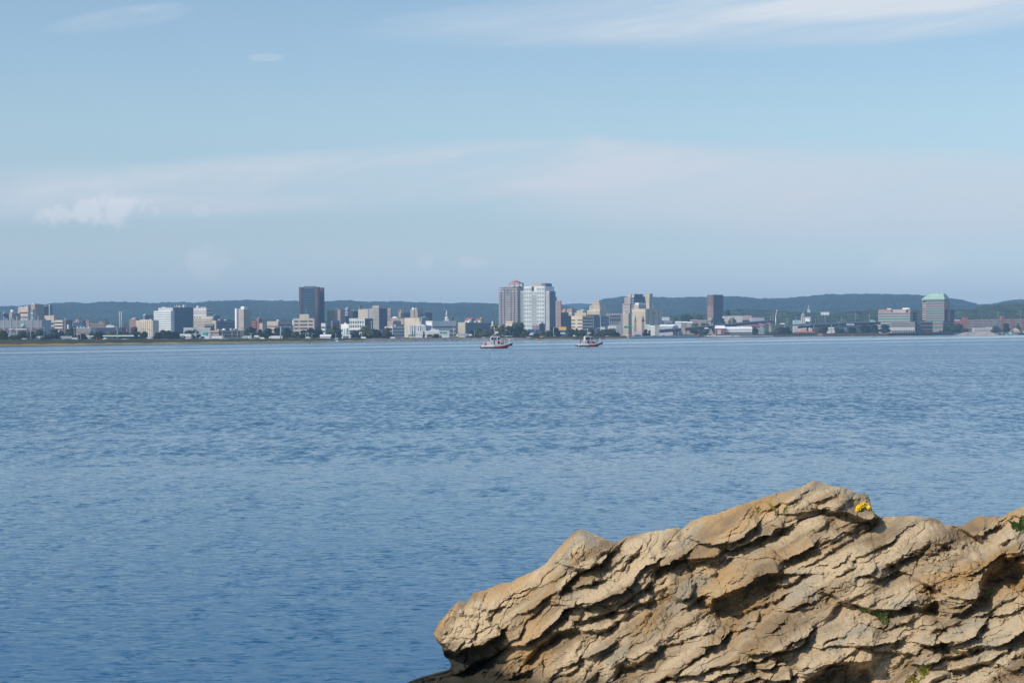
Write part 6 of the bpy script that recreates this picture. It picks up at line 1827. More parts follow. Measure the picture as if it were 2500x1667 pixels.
gantry('grey gantry with two tilted green signs over the motorway left of the slim tower', 2, 1225, 1560, 1000, 1095, 2150, [(1436, 1478, 975, 1015, 'sign_green', 'left green sign'), (1488, 1530, 965, 1030, 'sign_green', 'right green sign'), (1280, 1310, 975, 1030, 'lightgrey', 'round white sign')])
gantry('motorway gantry with three green signs before the bright white banded office', 4, 1265, 1450, 960, 1060, 2380, [(1278, 1322, 955, 990, 'sign_green', 'left green sign'), (1326, 1366, 955, 985, 'sign_green', 'middle green sign with yellow plate'), (1370, 1410, 953, 990, 'sign_green', 'right green sign'), (1340, 1366, 986, 996, 'orange', 'small yellow plate')])
gantry('motorway gantry with two large green signs left of the silver hall', 6, 300, 505, 868, 945, 2720, [(320, 396, 850, 890, 'sign_green', 'left green sign'), (400, 458, 842, 895, 'sign_green', 'right green sign'), (412, 452, 875, 890, 'orange', 'yellow plate')])
gantry('white gantry arm with two white sign boxes above the right patrol boat', 5, 2020, 2230, 965, 1080, 2600, [(2108, 2140, 940, 985, 'white', 'left white box'), (2144, 2182, 942, 985, 'white', 'right white box')])
b_ = sign('billboard', 'white billboard on a dark post above the motorway at right', 7, 1462, 1598, 535, 580, 715, 3450, 'white', (.5,), 'billboard')
MB().box(3.2, 5.2, .5, 2.5, -1, b_.children[0].bound_box[0][2]).build('column', M('rust'), b_)
MB().ball((gx(sx(7, 1512), 3450) - b_.location.x, -.4, (b_.children[0].bound_box[0][2] + b_.children[0].bound_box[1][2]) / 2), 1.6, sq=(1.2, .1, 1)).build('picture_spot', M('brown'), b_)
for X, l in ((1088, 'small yellow marker sign on the left bank, the left one'), (1228, 'small yellow marker sign on the left bank, the right one')):
    sign('marker_sign', l, 1, X - 6, X + 7, 1118, 1148, 1165, 1950, 'signal_yellow', (.5,))
sign('red_sign', 'red square sign between two dark trees near the white canopies', 1, 1717, 1743, 1063, 1097, 1105, 2080, 'red', (.5,))
sign('green_sign', 'green sign beside the cars below the slim beige tower', 2, 2120, 2152, 1058, 1100, 1105, 2080, 'sign_green', (.5,))
sign('yellow_sign', 'yellow square sign among parked cars in the middle', 4, 736, 765, 1035, 1062, 1085, 2350, 'signal_yellow', (.5,))
for X, l in ((1207, 'small yellow sign on the middle bank, the left one'), (1284, 'small yellow sign on the middle bank, the right one')):
    sign('marker_sign', l, 5, X - 6, X + 7, 1090, 1112, 1130, 2400, 'signal_yellow', (.5,))
sign('white_sign', 'small white panel before the low white building', 4, 1316, 1340, 1005, 1042, 1060, 2380, 'white', (.5,))
sign('white_sign', 'small white sign post on the left bank by the waterline', 1, 1550, 1562, 1135, 1160, 1168, 1750, 'white', (.5,))

wheel_me = None


def wheels(root, xs_, r=.45, w=1.9):
    for x_ in xs_:
        for y_ in (-w / 2, w / 2):
            m = MB(); m.tube([(x_, y_ - .14, r), (x_, y_ + .14, r)], r, 10); m.build('wheel', M('black'), root)


def car(name, label, k, X, yb, D, color, L=4.6, kind='car', left=False, grp='vehicles on the far shore'):
    px = sx(k, X); p = at(px, sy(k, yb), D)
    r_ = empty(name, p, math.pi if left else 0)
    if kind == 'car':
        MB().prism([(-L / 2, -.85), (L / 2, -.85), (L / 2, .85), (-L / 2, .85)], .35, .95, .97).build('body', M(color), r_)
        MB().prism([(-L * .32, -.78), (L * .22, -.78), (L * .22, .78), (-L * .32, .78)], .95, 1.45, .72).build('cabin', glassm('glass_dark'), r_)
        MB().prism([(-L * .22, -.56), (L * .12, -.56), (L * .12, .56), (-L * .22, .56)], 1.45, 1.5, .98).build('roof', M(color), r_)
        wheels(r_, (-L * .3, L * .3), .34, 1.5)
    elif kind == 'van':
        MB().prism([(-L / 2, -1), (L / 2, -1), (L / 2, 1), (-L / 2, 1)], .45, 1.3, .99).build('body', M(color), r_)
        MB().prism([(-L / 2, -.98), (L * .36, -.98), (L * .36, .98), (-L / 2, .98)], 1.3, 2.4, .93).build('cargo_body', M(color), r_)
        MB().box(L * .30, L * .41, -.8, .8, 1.35, 2.0).build('windscreen', glassm('glass_dark'), r_)
        wheels(r_, (-L * .3, L * .3), .4, 1.8)
    elif kind == 'truck':
        MB().box(-L / 2, L / 2 - 2.9, -1.25, 1.25, 1.2, 4.0).build('trailer', M(color), r_)
        MB().box(L / 2 - 2.6, L / 2 - .9, -1.2, 1.2, .9, 3.4).build('cab', M('white'), r_)
        MB().box(L / 2 - .9, L / 2, -1.05, 1.05, .7, 1.9).build('bonnet', M('white'), r_)
        MB().box(L / 2 - 1.05, L / 2 - .85, -1.0, 1.0, 2.0, 3.0).build('windscreen', glassm('glass_dark'), r_)
        wheels(r_, (-L * .42, -L * .34, L / 2 - 2.6, L / 2 - 1.0), .5, 2.2)
    tag(r_, label, {'car': 'car', 'van': 'van', 'truck': 'lorry'}[kind], grp)
    return r_


for a in [
    ('semi_truck', 'long white lorry trailer on the motorway, leftmost of the lorries', 1, 718, 1102, 2150, 'white', 14.5, 'truck', True),
    ('box_truck', 'white box lorry coupled close behind the leftmost lorry', 1, 832, 1100, 2160, 'lightgrey', 6.5, 'truck'),
    ('car', 'blue car right behind the leftmost lorries', 1, 912, 1100, 2150, 'blue', 9, 'van'),
    ('semi_truck', 'white lorry with grey trailer in the middle of the left shore', 1, 1172, 1100, 2150, 'lightgrey', 14.5, 'truck', True),
    ('van', 'small white car just left of the lorry with grey trailer', 1, 985, 1098, 2150, 'white', 5.4, 'van'),
    ('van', 'white van right of the lorry with grey trailer', 1, 1340, 1102, 2150, 'white', 6.6, 'van'),
    ('car', 'white car between the yellow signs and the tall pale pole', 1, 428, 1090, 2150, 'white', 4.6), ('car', 'pale car right of the leftmost white car', 1, 500, 1090, 2150, 'offwhite', 4.6),
    ('car', 'white parked car under the very long white canopy', 1, 1862, 1100, 2130, 'white', 6.5, 'van'), ('car', 'small white car under the very long canopy, right of the larger one', 1, 2225, 1098, 2130, 'white', 4.6),
    ('car', 'small white car lying low on the left bank, left one', 1, 975, 1168, 1800, 'white', 4.6), ('car', 'small white car lying low on the left bank, right one', 1, 1052, 1166, 1800, 'white', 4.6),
    ('semi_truck', 'grey trailer lorry left of the red trailer', 2, 556, 1108, 2140, 'lightgrey', 13.2, 'truck', True), ('semi_truck', 'lorry with a red trailer', 2, 760, 1092, 2140, 'red', 11.5, 'truck'),
    ('box_truck', 'white box truck parked on the bank below the green signs', 2, 1608, 1132, 1950, 'white', 5.4, 'van'),
    ('semi_truck', 'white lorry right of the green sign', 2, 2220, 1095, 2130, 'lightgrey', 11, 'truck', True),
    ('van', 'white van parked below the big dark tree', 3, 25, 1090, 2120, 'lightgrey', 7, 'truck'), ('van', 'white vehicle with pitched top under the dark trees', 3, 200, 1058, 2200, 'white', 6, 'van'),
    ('van', 'white van left of the big white lorry', 3, 298, 1095, 2120, 'white', 5.2, 'van'), ('semi_truck', 'big white lorry under the dark trees', 3, 530, 1095, 2120, 'white', 14.5, 'truck', True),
    ('car', 'white car before the beige six-bay office', 3, 985, 1095, 2120, 'white', 4.6), ('van', 'white van at the foot of the dark tower', 3, 1115, 1085, 2130, 'white', 5.5, 'van'),
    ('car', 'grey car left of the white van at the dark tower', 3, 880, 1090, 2130, 'grey', 4.6), ('car', 'white car left of the moored boat', 3, 1265, 1110, 2080, 'white', 4.8),
    ('car', 'dark car right of the moored boat', 3, 1820, 1090, 2150, 'navy', 4.6), ('car', 'white car under the tall yellow-green tree', 3, 2120, 1085, 2180, 'white', 5.0, 'van'),
    ('car', 'dark car left of the tall yellow-green tree', 3, 2020, 1090, 2180, 'navy', 4.6), ('car', 'white car right of the tall yellow-green tree', 3, 2290, 1090, 2180, 'white', 4.6),
    ('car', 'white car at the left of the middle car park', 4, 88, 1092, 2250, 'white', 5.0), ('car', 'yellowish car in the middle car park', 4, 198, 1085, 2250, 'sand', 4.2),
    ('car', 'orange-red car in the middle car park', 4, 285, 1088, 2250, 'orange_red', 4.6), ('van', 'white van right of the orange-red car', 4, 438, 1088, 2250, 'white', 6.0, 'van'),
    ('car', 'pinkish car left of the white van in the car park', 4, 370, 1090, 2250, 'rose', 4.6), ('car', 'dark blue car right of the white van in the car park', 4, 512, 1088, 2250, 'navy', 4.6),
    ('car', 'white car left of the yellow square sign', 4, 590, 1085, 2250, 'white', 4.6), ('car', 'silver car right of the yellow square sign', 4, 690, 1088, 2250, 'lightgrey', 4.6),
    ('car', 'silver car below the small white panel', 4, 1105, 1062, 2300, 'lightgrey', 4.6), ('semi_truck', 'silver trailer lorry before the checkered office', 4, 1672, 1048, 2400, 'lightgrey', 14, 'truck', True),
    ('van', 'white van right of the silver trailer lorry', 4, 1826, 1032, 2420, 'white', 4.4, 'van'), ('car', 'white car below the light green tree right of the checkered office', 4, 2062, 1066, 2350, 'white', 4.4),
    ('car', 'silver car behind the left patrol boat', 5, 350, 1105, 2350, 'lightgrey', 5.0), ('car', 'white car behind the bow of the left patrol boat', 5, 420, 1118, 2340, 'white', 5.0),
    ('car', 'white car right of the left patrol boat', 5, 480, 1118, 2340, 'lightgrey', 5.0), ('car', 'white car on the riprap bank left of the low blue store', 5, 815, 1138, 2330, 'white', 5.0),
    ('car', 'white car below the low blue box store', 5, 1022, 1132, 2330, 'white', 6.2), ('car', 'white car below the curved street lamp', 5, 1312, 1138, 2330, 'white', 5.4),
    ('car', 'red car before the trees left of the right patrol boat', 5, 1500, 1128, 2330, 'red', 4.6), ('car', 'pale car under the bright yellow panel', 5, 1440, 1075, 2450, 'offwhite', 8, 'van'),
    ('car', 'white car on the bank right of the right patrol boat', 5, 2220, 1118, 2330, 'white', 4.8), ('car', 'white car left of the white boat house', 6, 462, 1048, 2500, 'white', 6.0),
    ('car', 'orange-red car left of the white boat house', 6, 424, 1045, 2500, 'orange_red', 4.0, 'van'), ('car', 'tiny white van left of the orange-red car', 6, 380, 1038, 2500, 'white', 4.0, 'van'),
    ('car', 'white car on the motorway before the V shaped pier', 7, 855, 735, 3100, 'white', 8, 'van'), ('car', 'white car lower on the motorway by the trees', 7, 878, 775, 3080, 'white', 4.6),
    ('semi_truck', 'white trailer lorry on the right bridge ramp', 7, 1935, 757, 3170, 'lightgrey', 12, 'truck'), ('car', 'orange car on the motorway left of the church', 7, 955, 785, 3080, 'orange', 4.6),
    ('car', 'dark car on the upper motorway below the billboard', 7, 1410, 738, 3140, 'navy', 5), ('van', 'white van on the bridge girder left of the brick hall', 6, 1800, 908, 2890, 'white', 6, 'van'),
]:
    car(*a)

# small craft, buoys, pilings
def buoy(label, px, y0_, y1_, r, color, off=0):
    h0_ = 825 - 17 * px / 2500.0
    D = CAMH * F / (y1_ - h0_)
    p = at(px, y1_, D)
    r_ = empty('buoy', (p.x, D, 0)); s_ = D / F
    h_ = (y1_ - y0_) * s_
    MB().cyl(0, 0, -.4, h_ * .35, r * s_, r * s_ * .9, 12).build('float', M(color), r_)
    MB().cyl(0, 0, h_ * .35, h_, r * s_ * .6, r * s_ * .3, 8).build('cage', M(color), r_)
    tag(r_, label, 'buoy')


buoy('green channel buoy close to the shore under the dark tower', 755.5, 828.5, 838.5, 2.2, 'buoy_green')
buoy('small green buoy right of the small moored boat', 939.5, 832, 836, 2.0, 'buoy_green')
buoy('red buoy between the two patrol boats', 1314.7, 826.5, 832.0, 2.2, 'orange_red')
buoy('yellow buoy before the low brown quay wall', 2049.7, 816, 821, 1.6, 'yellow')
buoy('white buoy right of the yellow buoy', 2081.5, 818, 821, 1.2, 'white')
buoy('dark red buoy left of the long dark quay wall', 2133.5, 817.5, 822.0, 1.8, 'rust')
buoy('white mooring buoy right of the long dark quay wall', 2340.8, 816, 818.2, 1.3, 'white')
buoy('dark mooring post before the boulder bank', 2406.3, 815, 818.8, 1.2, 'rust')
buoy('dark red mooring buoy before the dock at the right edge', 2465.2, 814.5, 818.2, 1.4, 'rust')
for k, (X, l) in enumerate([(1647, 'red pile at the left end of the floating dock'), (1672, 'dark green pile beside the red pile'), (1905, 'grey pile at the right end of the floating dock'), (1935, 'thick grey pile left of the pale pier'), (1952, 'last grey pile left of the pale pier'), (2268, 'dark fender pile on the pale pier front')]):
    px = sx(6, X); D = 2290
    p = at(px, sy(6, 1066), D)
    o = MB().cyl(0, 0, -4, gz(px, sy(6, 1000), D) - 0, 1.1 if k < 2 else .7, n=10).build('pile', M(['red', 'navy', 'grey', 'grey', 'lightgrey', 'navy'][k]), None, (p.x, D, 0))
    tag(o, l, 'pile', 'piles of the floating dock')
run('floating_dock', 'low grey floating dock between the red pile and the pale pier', 'dock', [(1708, 822.6, 2300), (1745, 822.2, 2300)], 6, .9, M('grey'))


def small_boat(name, label, px0, px1, y1_, D, hull='white', mast=0, cab=True, beam=.3):
    p = at((px0 + px1) / 2, y1_, D); L_ = (px1 - px0) * D / F
    r_ = empty(name, (p.x, D, max(0, p.z)))
    st = []
    n = 10
    for i in range(n + 1):
        t_ = i / n; x_ = -L_ / 2 + L_ * t_
        w_ = L_ * beam / 2 * (1 - max(0, (t_ - .45) / .55) ** 2.2); zt_ = L_ * (.085 + .06 * t_ ** 2)
        st.append([(x_, -w_ - .01, zt_), (x_ - .0, -w_ * .75, 0.0), (x_, 0, -L_ * .04), (x_, w_ * .75, 0.0), (x_, w_ + .01, zt_)])
    vs = [v for s_ in st for v in s_]
    fs = [(i * 5 + j, i * 5 + j + 1, i * 5 + j + 6, i * 5 + j + 5) for i in range(n) for j in range(4)]
    fs += [(i * 5 + 4, i * 5, i * 5 + 5, i * 5 + 9) for i in range(n)] + [(0, 4, 3, 2, 1)]
    MB().add(vs, fs).build('hull', M(hull), r_)
    if cab:
        MB().box(-L_ * .1, L_ * .16, -L_ * beam * .3, L_ * beam * .3, L_ * .09, L_ * .26, L_ * .015).build('cabin', M('white'), r_)
        MB().box(-L_ * .085, L_ * .145, -L_ * beam * .31, L_ * beam * .31, L_ * .17, L_ * .225).build('window', glassm('glass_dark'), r_)
    if mast:
        MB().cyl(0, 0, L_ * .1, mast, L_ * .012, n=6).build('mast', M('lightgrey'), r_)
    tag(r_, label, 'boat')
    return r_


for a in [('sailboat', 'small grey sailboat with bare mast at the bridge foot, left one', 1636, 1643, 819.4, 2330, 'grey', 14), ('sailboat', 'small grey sailboat with bare mast at the bridge foot, right one', 1644, 1651, 819.6, 2330, 'lightgrey', 15),
          ('motorboat', 'green hulled boat at the floating dock', 1716, 1726, 822.2, 2285, 'green_copper', 0), ('motorboat', 'white boat at the floating dock right of the green one', 1730, 1738, 821.6, 2285, 'white', 0),
          ('workboat', 'dark flat workboat at the right edge dock', 2438, 2456, 816.6, 2900, 'black', 0), ('workboat', 'white boat with red stripe at the right edge dock', 2455, 2478, 816.8, 2850, 'white', 0),
          ('workboat', 'dark workboat at the far right edge', 2486, 2520, 816.4, 2850, 'black', 0)]:
    small_boat(*a)
b = Bld('tent', 'tan peaked tent at the dock near the right edge', 8, 3500, 2190, 2290, 2290, 785, 'sand', 0, 14, cat='tent')
m_ = MB(); m_.add([(-b.WL, 0, b.H), (0, 0, b.H), (0, 14, b.H), (-b.WL, 14, b.H), (-b.WL / 2, 7, b.z(742))], [(0, 1, 4), (1, 2, 4), (2, 3, 4), (3, 0, 4), (0, 3, 2, 1)]); m_.build('roof', M('sand'), b.root)

# ------------------------------------------------------------------ patrol boats
def person(name, label, loc, rz, top, legs, pose='stand', hair='black', skin=(.42, .25, .17)):
    """one continuous skinned figure, 1.8 m; materials by height"""
    s = 1.12
    V = {'pel': (0, 0, .95, .15), 'bel': (0, .0, 1.12, .15), 'che': (0, 0, 1.35, .17), 'nek': (0, 0, 1.52, .065), 'chin': (0, -.02, 1.60, .075), 'head': (0, -.01, 1.70, .105), 'crn': (0, .01, 1.78, .08), 'nose': (0, -.115, 1.68, .018)}
    E = [('pel', 'bel'), ('bel', 'che'), ('che', 'nek'), ('nek', 'chin'), ('chin', 'head'), ('head', 'crn'), ('head', 'nose')]
    for sd, q in ((-1, 'l'), (1, 'r')):
        V['sh' + q] = (.17 * sd, 0, 1.42, .07); V['hip' + q] = (.10 * sd, 0, .88, .11)
        if pose == 'sit':
            V['kn' + q] = (.13 * sd, -.42, .86, .07); V['an' + q] = (.13 * sd, -.44, .45, .05); V['toe' + q] = (.13 * sd, -.58, .42, .04)
        else:
            V['kn' + q] = (.12 * sd, -.04 + .06 * sd, .50, .075); V['an' + q] = (.13 * sd, .02, .09, .05); V['toe' + q] = (.15 * sd, -.14, .04, .04)
        V['el' + q] = (.27 * sd, -.05 if pose != 'hold' else -.18, 1.15, .05)
        V['wr' + q] = (.25 * sd, -.22 if pose != 'stand' else -.1, .95 if pose == 'stand' else 1.1, .035); V['ha' + q] = (.23 * sd, -.30 if pose != 'stand' else -.13, .88 if pose == 'stand' else 1.12, .035)
        E += [('che', 'sh' + q), ('sh' + q, 'el' + q), ('el' + q, 'wr' + q), ('wr' + q, 'ha' + q), ('pel', 'hip' + q), ('hip' + q, 'kn' + q), ('kn' + q, 'an' + q), ('an' + q, 'toe' + q)]
        for f_, (dx_, dl) in enumerate(((-.03, .07), (-.01, .085), (.01, .08), (.03, .065))):
            h_ = V['ha' + q]
            V['f%d%s' % (f_, q)] = (h_[0] + dx_, h_[1] - .03, h_[2] - dl, .010)
            E.append(('ha' + q, 'f%d%s' % (f_, q)))
    ks = list(V)
    me = bpy.data.meshes.new('skeleton')
    me.from_pydata([tuple(c * s for c in V[k_][:3]) for k_ in ks], [(ks.index(a_), ks.index(b_)) for a_, b_ in E], [])
    o = bpy.data.objects.new(name, me); col.objects.link(o)
    sk = o.modifiers.new('s', 'SKIN'); sb = o.modifiers.new('u', 'SUBSURF'); sb.levels = 1; sb.render_levels = 1
    for i, k_ in enumerate(ks):
        r = V[k_][3] * s
        o.data.skin_vertices[0].data[i].radius = (r, r)
    o.data.skin_vertices[0].data[0].use_root = True
    dg = bpy.context.evaluated_depsgraph_get()
    m2 = bpy.data.meshes.new_from_object(o.evaluated_get(dg))
    o.modifiers.clear(); o.data = m2; m2.name = 'body'
    m2.materials.clear()
    skm = mat('skin', skin, rough=.6)
    for mm in (skm, M(top), M(legs), M('black')): m2.materials.append(mm)
    for p_ in m2.polygons:
        z_ = p_.center.z / s; x_ = abs(p_.center.x) / s
        p_.use_smooth = True
        p_.material_index = 3 if (pose != 'sit' and z_ < .10) else 2 if z_ < .98 and x_ < .215 else 0 if z_ > 1.54 or (x_ > .215 and z_ < 1.0) else 1
    o.location = loc; o.rotation_euler = (0, 0, rz)
    hm_ = MB(); hm_.ball((0, .02 * s, 1.735 * s), .118 * s, 10, 6, (1, 1.05, .85)); hm_.build('hair', M(hair), o)
    tag(o, label, 'person')
    return o


def patrol_boat(label, px, py, rz, length):
    h0_ = 825 - 17 * px / 2500.0
    D = CAMH * F / (py - h0_)
    r_ = empty('patrol_boat', (gx(px, D), D, 0), rz)
    k = length / 15.2        # drawing is 15.2 units long
    n = 26
    W = 2.15
    hull, coll = [], []
    for i in range(n + 1):
        t_ = i / n; x_ = 15.2 * t_
        w_ = W * (1 - max(0, (t_ - .55) / .45) ** 3.2 * .97)
        zs = 1.25 + .05 * t_ + 1.35 * max(0, (t_ - .45) / .55) ** 2            # top of collar
        kz = -.35 + 1.55 * max(0, (t_ - .80) / .20) ** 1.6
        xk = x_ - 1.4 * max(0, (t_ - .8) / .2)
        hull.append([(x_, -w_, zs), (x_, -w_ * 1.0, zs - .55), (xk, -w_ * .82, kz + .35), (xk, 0, kz), (xk, w_ * .82, kz + .35), (x_, w_, zs - .55), (x_, w_, zs)])
    vs = [tuple(c * k for c in v) for s_ in hull for v in s_]
    fs = [(i * 7 + j, i * 7 + j + 1, i * 7 + j + 8, i * 7 + j + 7) for i in range(n) for j in range(6)] + [(i * 7 + 6, i * 7, i * 7 + 7, i * 7 + 13) for i in range(n)] + [(0, 6, 5, 4, 3, 2, 1)]
    MB().add(vs, fs).build('hull', M('slate'), r_)

    def tube(name, i0, i1, dz, rr, m_, sgn):
        pts = []
        for i in range(i0, i1 + 1):
            h_ = hull[i]; w_ = -h_[0][1]
            pts.append((h_[0][0] * k, sgn * (w_ + .12) * k, (h_[0][2] + dz) * k))
        m = MB(); m.tube(pts, rr * k, 10); m.build(name, M(m_), r_)
    for sgn in (-1, 1):
        tube('collar', 1, 12, -.42, .62, 'offwhite', sgn)
        tube('collar', 11, 26, -.20, .40, 'lightgrey', sgn)
        tube('red_fender', 11, 26, -.80, .50, 'red', sgn)
    MB().ball((.35 * k, -1.9 * k, .55 * k), .36 * k).build('tail_light', M('red'), r_)
    MB().box(0.6 * k, 14.0 * k, -1.7 * k, 1.7 * k, 1.0 * k, 1.30 * k).build('deck', M('grey'), r_)
    # cabin
    m = MB()
    pf = [(5.0, 1.6), (9.4, 1.6), (9.7, 3.6), (9.4, 5.35), (8.8, 5.75), (5.6, 5.75), (5.0, 5.3)]
    vs = [(x_ * k, -1.35 * k, z_ * k) for x_, z_ in pf] + [(x_ * k, 1.35 * k, z_ * k) for x_, z_ in pf]
    m.add(vs, [tuple(range(7)), tuple(range(13, 6, -1))] + [(i, 7 + i, 7 + (i + 1) % 7, (i + 1) % 7) for i in range(7)])
    cabin = m.build('cabin', M('offwhite'), r_)
    for x0_, x1_ in ((5.35, 6.25), (7.15, 7.7), (8.4, 9.25)):
        MB().box(x0_ * k, x1_ * k, -1.42 * k, -1.30 * k, 4.0 * k, 5.1 * k).build('window', glassm('glass_dark'), cabin)
    MB().box(6.35 * k, 7.0 * k, -1.40 * k, -1.30 * k, 1.6 * k, 5.3 * k).build('door', M('slate' if length > 11.9 else 'black'), cabin)
    MB().box(9.55 * k, 9.75 * k, -1.1 * k, 1.1 * k, 3.8 * k, 5.2 * k).build('windscreen', glassm('glass_dark'), cabin)
    MB().box(3.3 * k, 4.9 * k, -1.2 * k, 1.2 * k, 1.3 * k, 3.0 * k).build('engine_box', M('white'), r_)
    # mast and radar
    m = MB(); m.tube([(6.7 * k, 0, 5.7 * k), (7.0 * k, 0, 7.6 * k), (7.0 * k, 0, 11.0 * k)], [.22 * k, .16 * k, .07 * k]); m.tube([(7.9 * k, 0, 5.7 * k), (7.1 * k, 0, 7.4 * k)], .16 * k); m.tube([(6.0 * k, 0, 6.6 * k), (8.0 * k, 0, 6.7 * k)], .10 * k)
    m.tube([(6.5 * k, 0, 9.3 * k), (7.6 * k, 0, 9.3 * k)], .08 * k); m.tube([(6.6 * k, -.5 * k, 10.6 * k), (7.5 * k, .5 * k, 10.6 * k)], .07 * k)
    mast = m.build('mast', M('lightgrey'), r_)
    MB().box(7.3 * k, 8.7 * k, -.5 * k, .5 * k, 7.1 * k, 7.9 * k).build('radar', M('white'), mast)
    MB().ball((6.8 * k, 0, 9.5 * k), .28 * k).build('dome', M('white'), mast)
    MB().box(6.75 * k, 7.1 * k, -.03, .03, 7.9 * k, 9.0 * k).build('flag', M('rose'), mast)
    # rails
    m = MB()
    pr = [(.9, 1.4), (.9, 3.1), (4.9, 3.1)]
    m.tube([(x_ * k, -1.75 * k, z_ * k) for x_, z_ in pr], .05 * k, 5)
    for x_ in (1.9, 2.9, 3.9): m.tube([(x_ * k, -1.75 * k, 1.3 * k), (x_ * k, -1.75 * k, 3.1 * k)], .05 * k, 5)
    m.build('stern_rail', M('lightgrey'), r_)
    m = MB()
    m.tube([(9.6 * k, -1.7 * k, 2.9 * k), (12.2 * k, -1.55 * k, 3.2 * k), (14.3 * k, -.6 * k, 3.5 * k), (14.9 * k, 0, 3.6 * k), (14.3 * k, .6 * k, 3.5 * k), (9.6 * k, 1.7 * k, 2.9 * k)], .06 * k, 5)
    for x_, w_ in ((10.6, 1.65), (11.8, 1.6), (13.0, 1.2), (14.3, .6)): m.tube([(x_ * k, -w_ * k, 1.6 * k), (x_ * k, -w_ * k, (3.0 + (x_ - 9.6) * .1) * k)], .05 * k, 5)
    m.build('bow_rail', M('lightgrey'), r_)
    MB().tube([(14.1 * k, 0, 2.2 * k), (14.0 * k, 0, 4.5 * k)], .13 * k).build('bow_post', M('white'), r_)
    m = MB(); m.cyl(12.3 * k, 0, 1.4 * k, 3.2 * k, .22 * k); m.tube([(11.7 * k, 0, 3.3 * k), (13.4 * k, 0, 3.6 * k)], .13 * k); m.build('gun_mount', M('slate'), r_)
    MB().box(10.0 * k, 11.2 * k, -1.0 * k, 1.0 * k, 1.3 * k, 2.6 * k).build('locker', M('slate'), r_)
    m = MB(); pts = [(8.9 * k + .42 * k * math.cos(a), -1.5 * k, 2.75 * k + .42 * k * math.sin(a)) for a in np.linspace(0, 6.28, 14)]; m.tube(pts, .14 * k, 6); m.build('life_ring', M('orange_red'), r_)
    tag(r_, label, 'boat', 'patrol boats on the bay')
    r_['k'] = k

    def w(x_, y_, z_): return r_.matrix_basis @ Vector((x_ * k, y_ * k, z_ * k))
    bpy.context.view_layer.update()
    return r_, k, w


b1, k1, w1 = patrol_boat('white and red patrol boat with an orange barrel on its stern, the left one', 1172, 850.2, R(4), 12.2)
b2, k2, w2_ = patrol_boat('white and red patrol boat with two people on its stern, the right one', 1405.5, 846.2, R(16), 11.4)
for b_ in (b1, b2): del b_['k']
o = MB().cyl(0, 0, 0, 1.6 * k1, .62 * k1, .62 * k1, 14).build('barrel', M('orange_red'), None, w1(2.6, -.6, 1.3))
tag(o, 'bright orange barrel standing on the stern of the left patrol boat', 'barrel')
person('person', 'person in red top standing beside the cabin of the left patrol boat', w1(8.5, -1.75, 1.35), R(20), 'red', 'slate', 'hold')
person('person', 'person in dark clothes and red vest standing on the foredeck of the left patrol boat', w1(10.9, -1.3, 1.35), R(-40), 'darkbrick', 'black')
person('person', 'person in orange vest at the very stern of the right patrol boat', w2_(2.3, -1.0, 1.3), R(30), 'orange_red', 'black')
person('person', 'person in red jacket standing right of the one in the orange vest, right patrol boat', w2_(3.2, -.2, 1.5), R(-20), 'red', 'black', 'hold')
person('person', 'person in red vest standing in the cabin doorway of the right patrol boat', w2_(6.6, -1.65, 1.4), R(10), 'red', 'navy', 'hold')

# small white launch lying close to the far shore
r_ = small_boat('launch', 'small white launch with dark stern lying off the far shore', 803, 837, 836.6, 1505, 'white', 7.0, True, .32)
MB().box(-3.2, 0, -1.3, 1.3, .6, 1.5).build('stern_cover', M('navy'), r_)
MB().box(-.6, 1.5, -.9, .9, 2.4, 3.6).build('wheelhouse', M('white'), r_)
MB().box(-.4, 1.52, -.92, .92, 2.9, 3.3).build('window', glassm('glass_dark'), r_)

# ------------------------------------------------------------------ plants on the rock
leafm = mat('leaf', (.07, .13, .025), var=.3, scale=8, second=(.13, .20, .04), rough=.7)
leafy = mat('leaf_yellow', (.30, .26, .03), var=.25, scale=8, rough=.7)
flowerm = mat('flower', (.80, .52, .02), var=.15, scale=30, rough=.8)
stemm = mat('stem', (.12, .14, .05), scale=8)


def blade(m, p, d, L_, w_, bend=.3):
    d = Vector(d).normalized(); side = d.cross(Vector((0, 1, .2))).normalized() * w_ / 2
    out = Vector((d.x, d.y, 0)) * bend
    pts = [Vector(p) + (d * t + out * t * t - Vector((0, 0, .25)) * t * t * bend) * L_ for t in (0, .35, .7, 1)]
    ws = [.6, 1, .7, .05]
    vs = []
    for q, ww in zip(pts, ws): vs += [q - side * ww, q + side * ww]
    m.add(vs, [(0, 1, 3, 2), (2, 3, 5, 4), (4, 5, 7, 6)])


px_s = 28 / 5000.0


def up(px, py, lift=.02, fwd_=.05):
    p = rock_at(px, py)
    return p + Vector((0, -fwd_, lift))


# goldenrod
base = up(2122, 1268, 0, .10)
r_ = empty('goldenrod', base); tag(r_, 'clump of bright yellow goldenrod flowers in the notch under the rock peak', 'plant')
rr = random.Random(5)
heads = [zc('D', [(x_, y_)])[0] for x_, y_ in ((2137, 430), (2070, 470), (2050, 492), (2195, 462), (2228, 548), (2245, 560), (2205, 548), (2172, 582), (2085, 455))]
sizes = [.040, .036, .026, .026, .050, .042, .038, .028, .025]
D0 = (base - CAM).dot(fwd)
for (hx, hy), sz in zip(heads, sizes):
    hp = at(hx, hy, D0 - .05) - base + Vector((0, rr.uniform(-.06, .06), 0))
    MB().tube([(0, 0, -.03), hp * .5 + Vector((.01, 0, -.01)), hp], [.007, .005, .004], 5).build('stem', stemm, r_)
    m = MB()
    for i in range(90):
        v = Vector((rr.gauss(0, 1), rr.gauss(0, 1), rr.gauss(0, .8))).normalized() * sz * rr.uniform(.3, 1.0)
        m.ball(hp + v, .008 + .005 * rr.random(), 5, 3)
    m.build('flower_head', flowerm, r_)
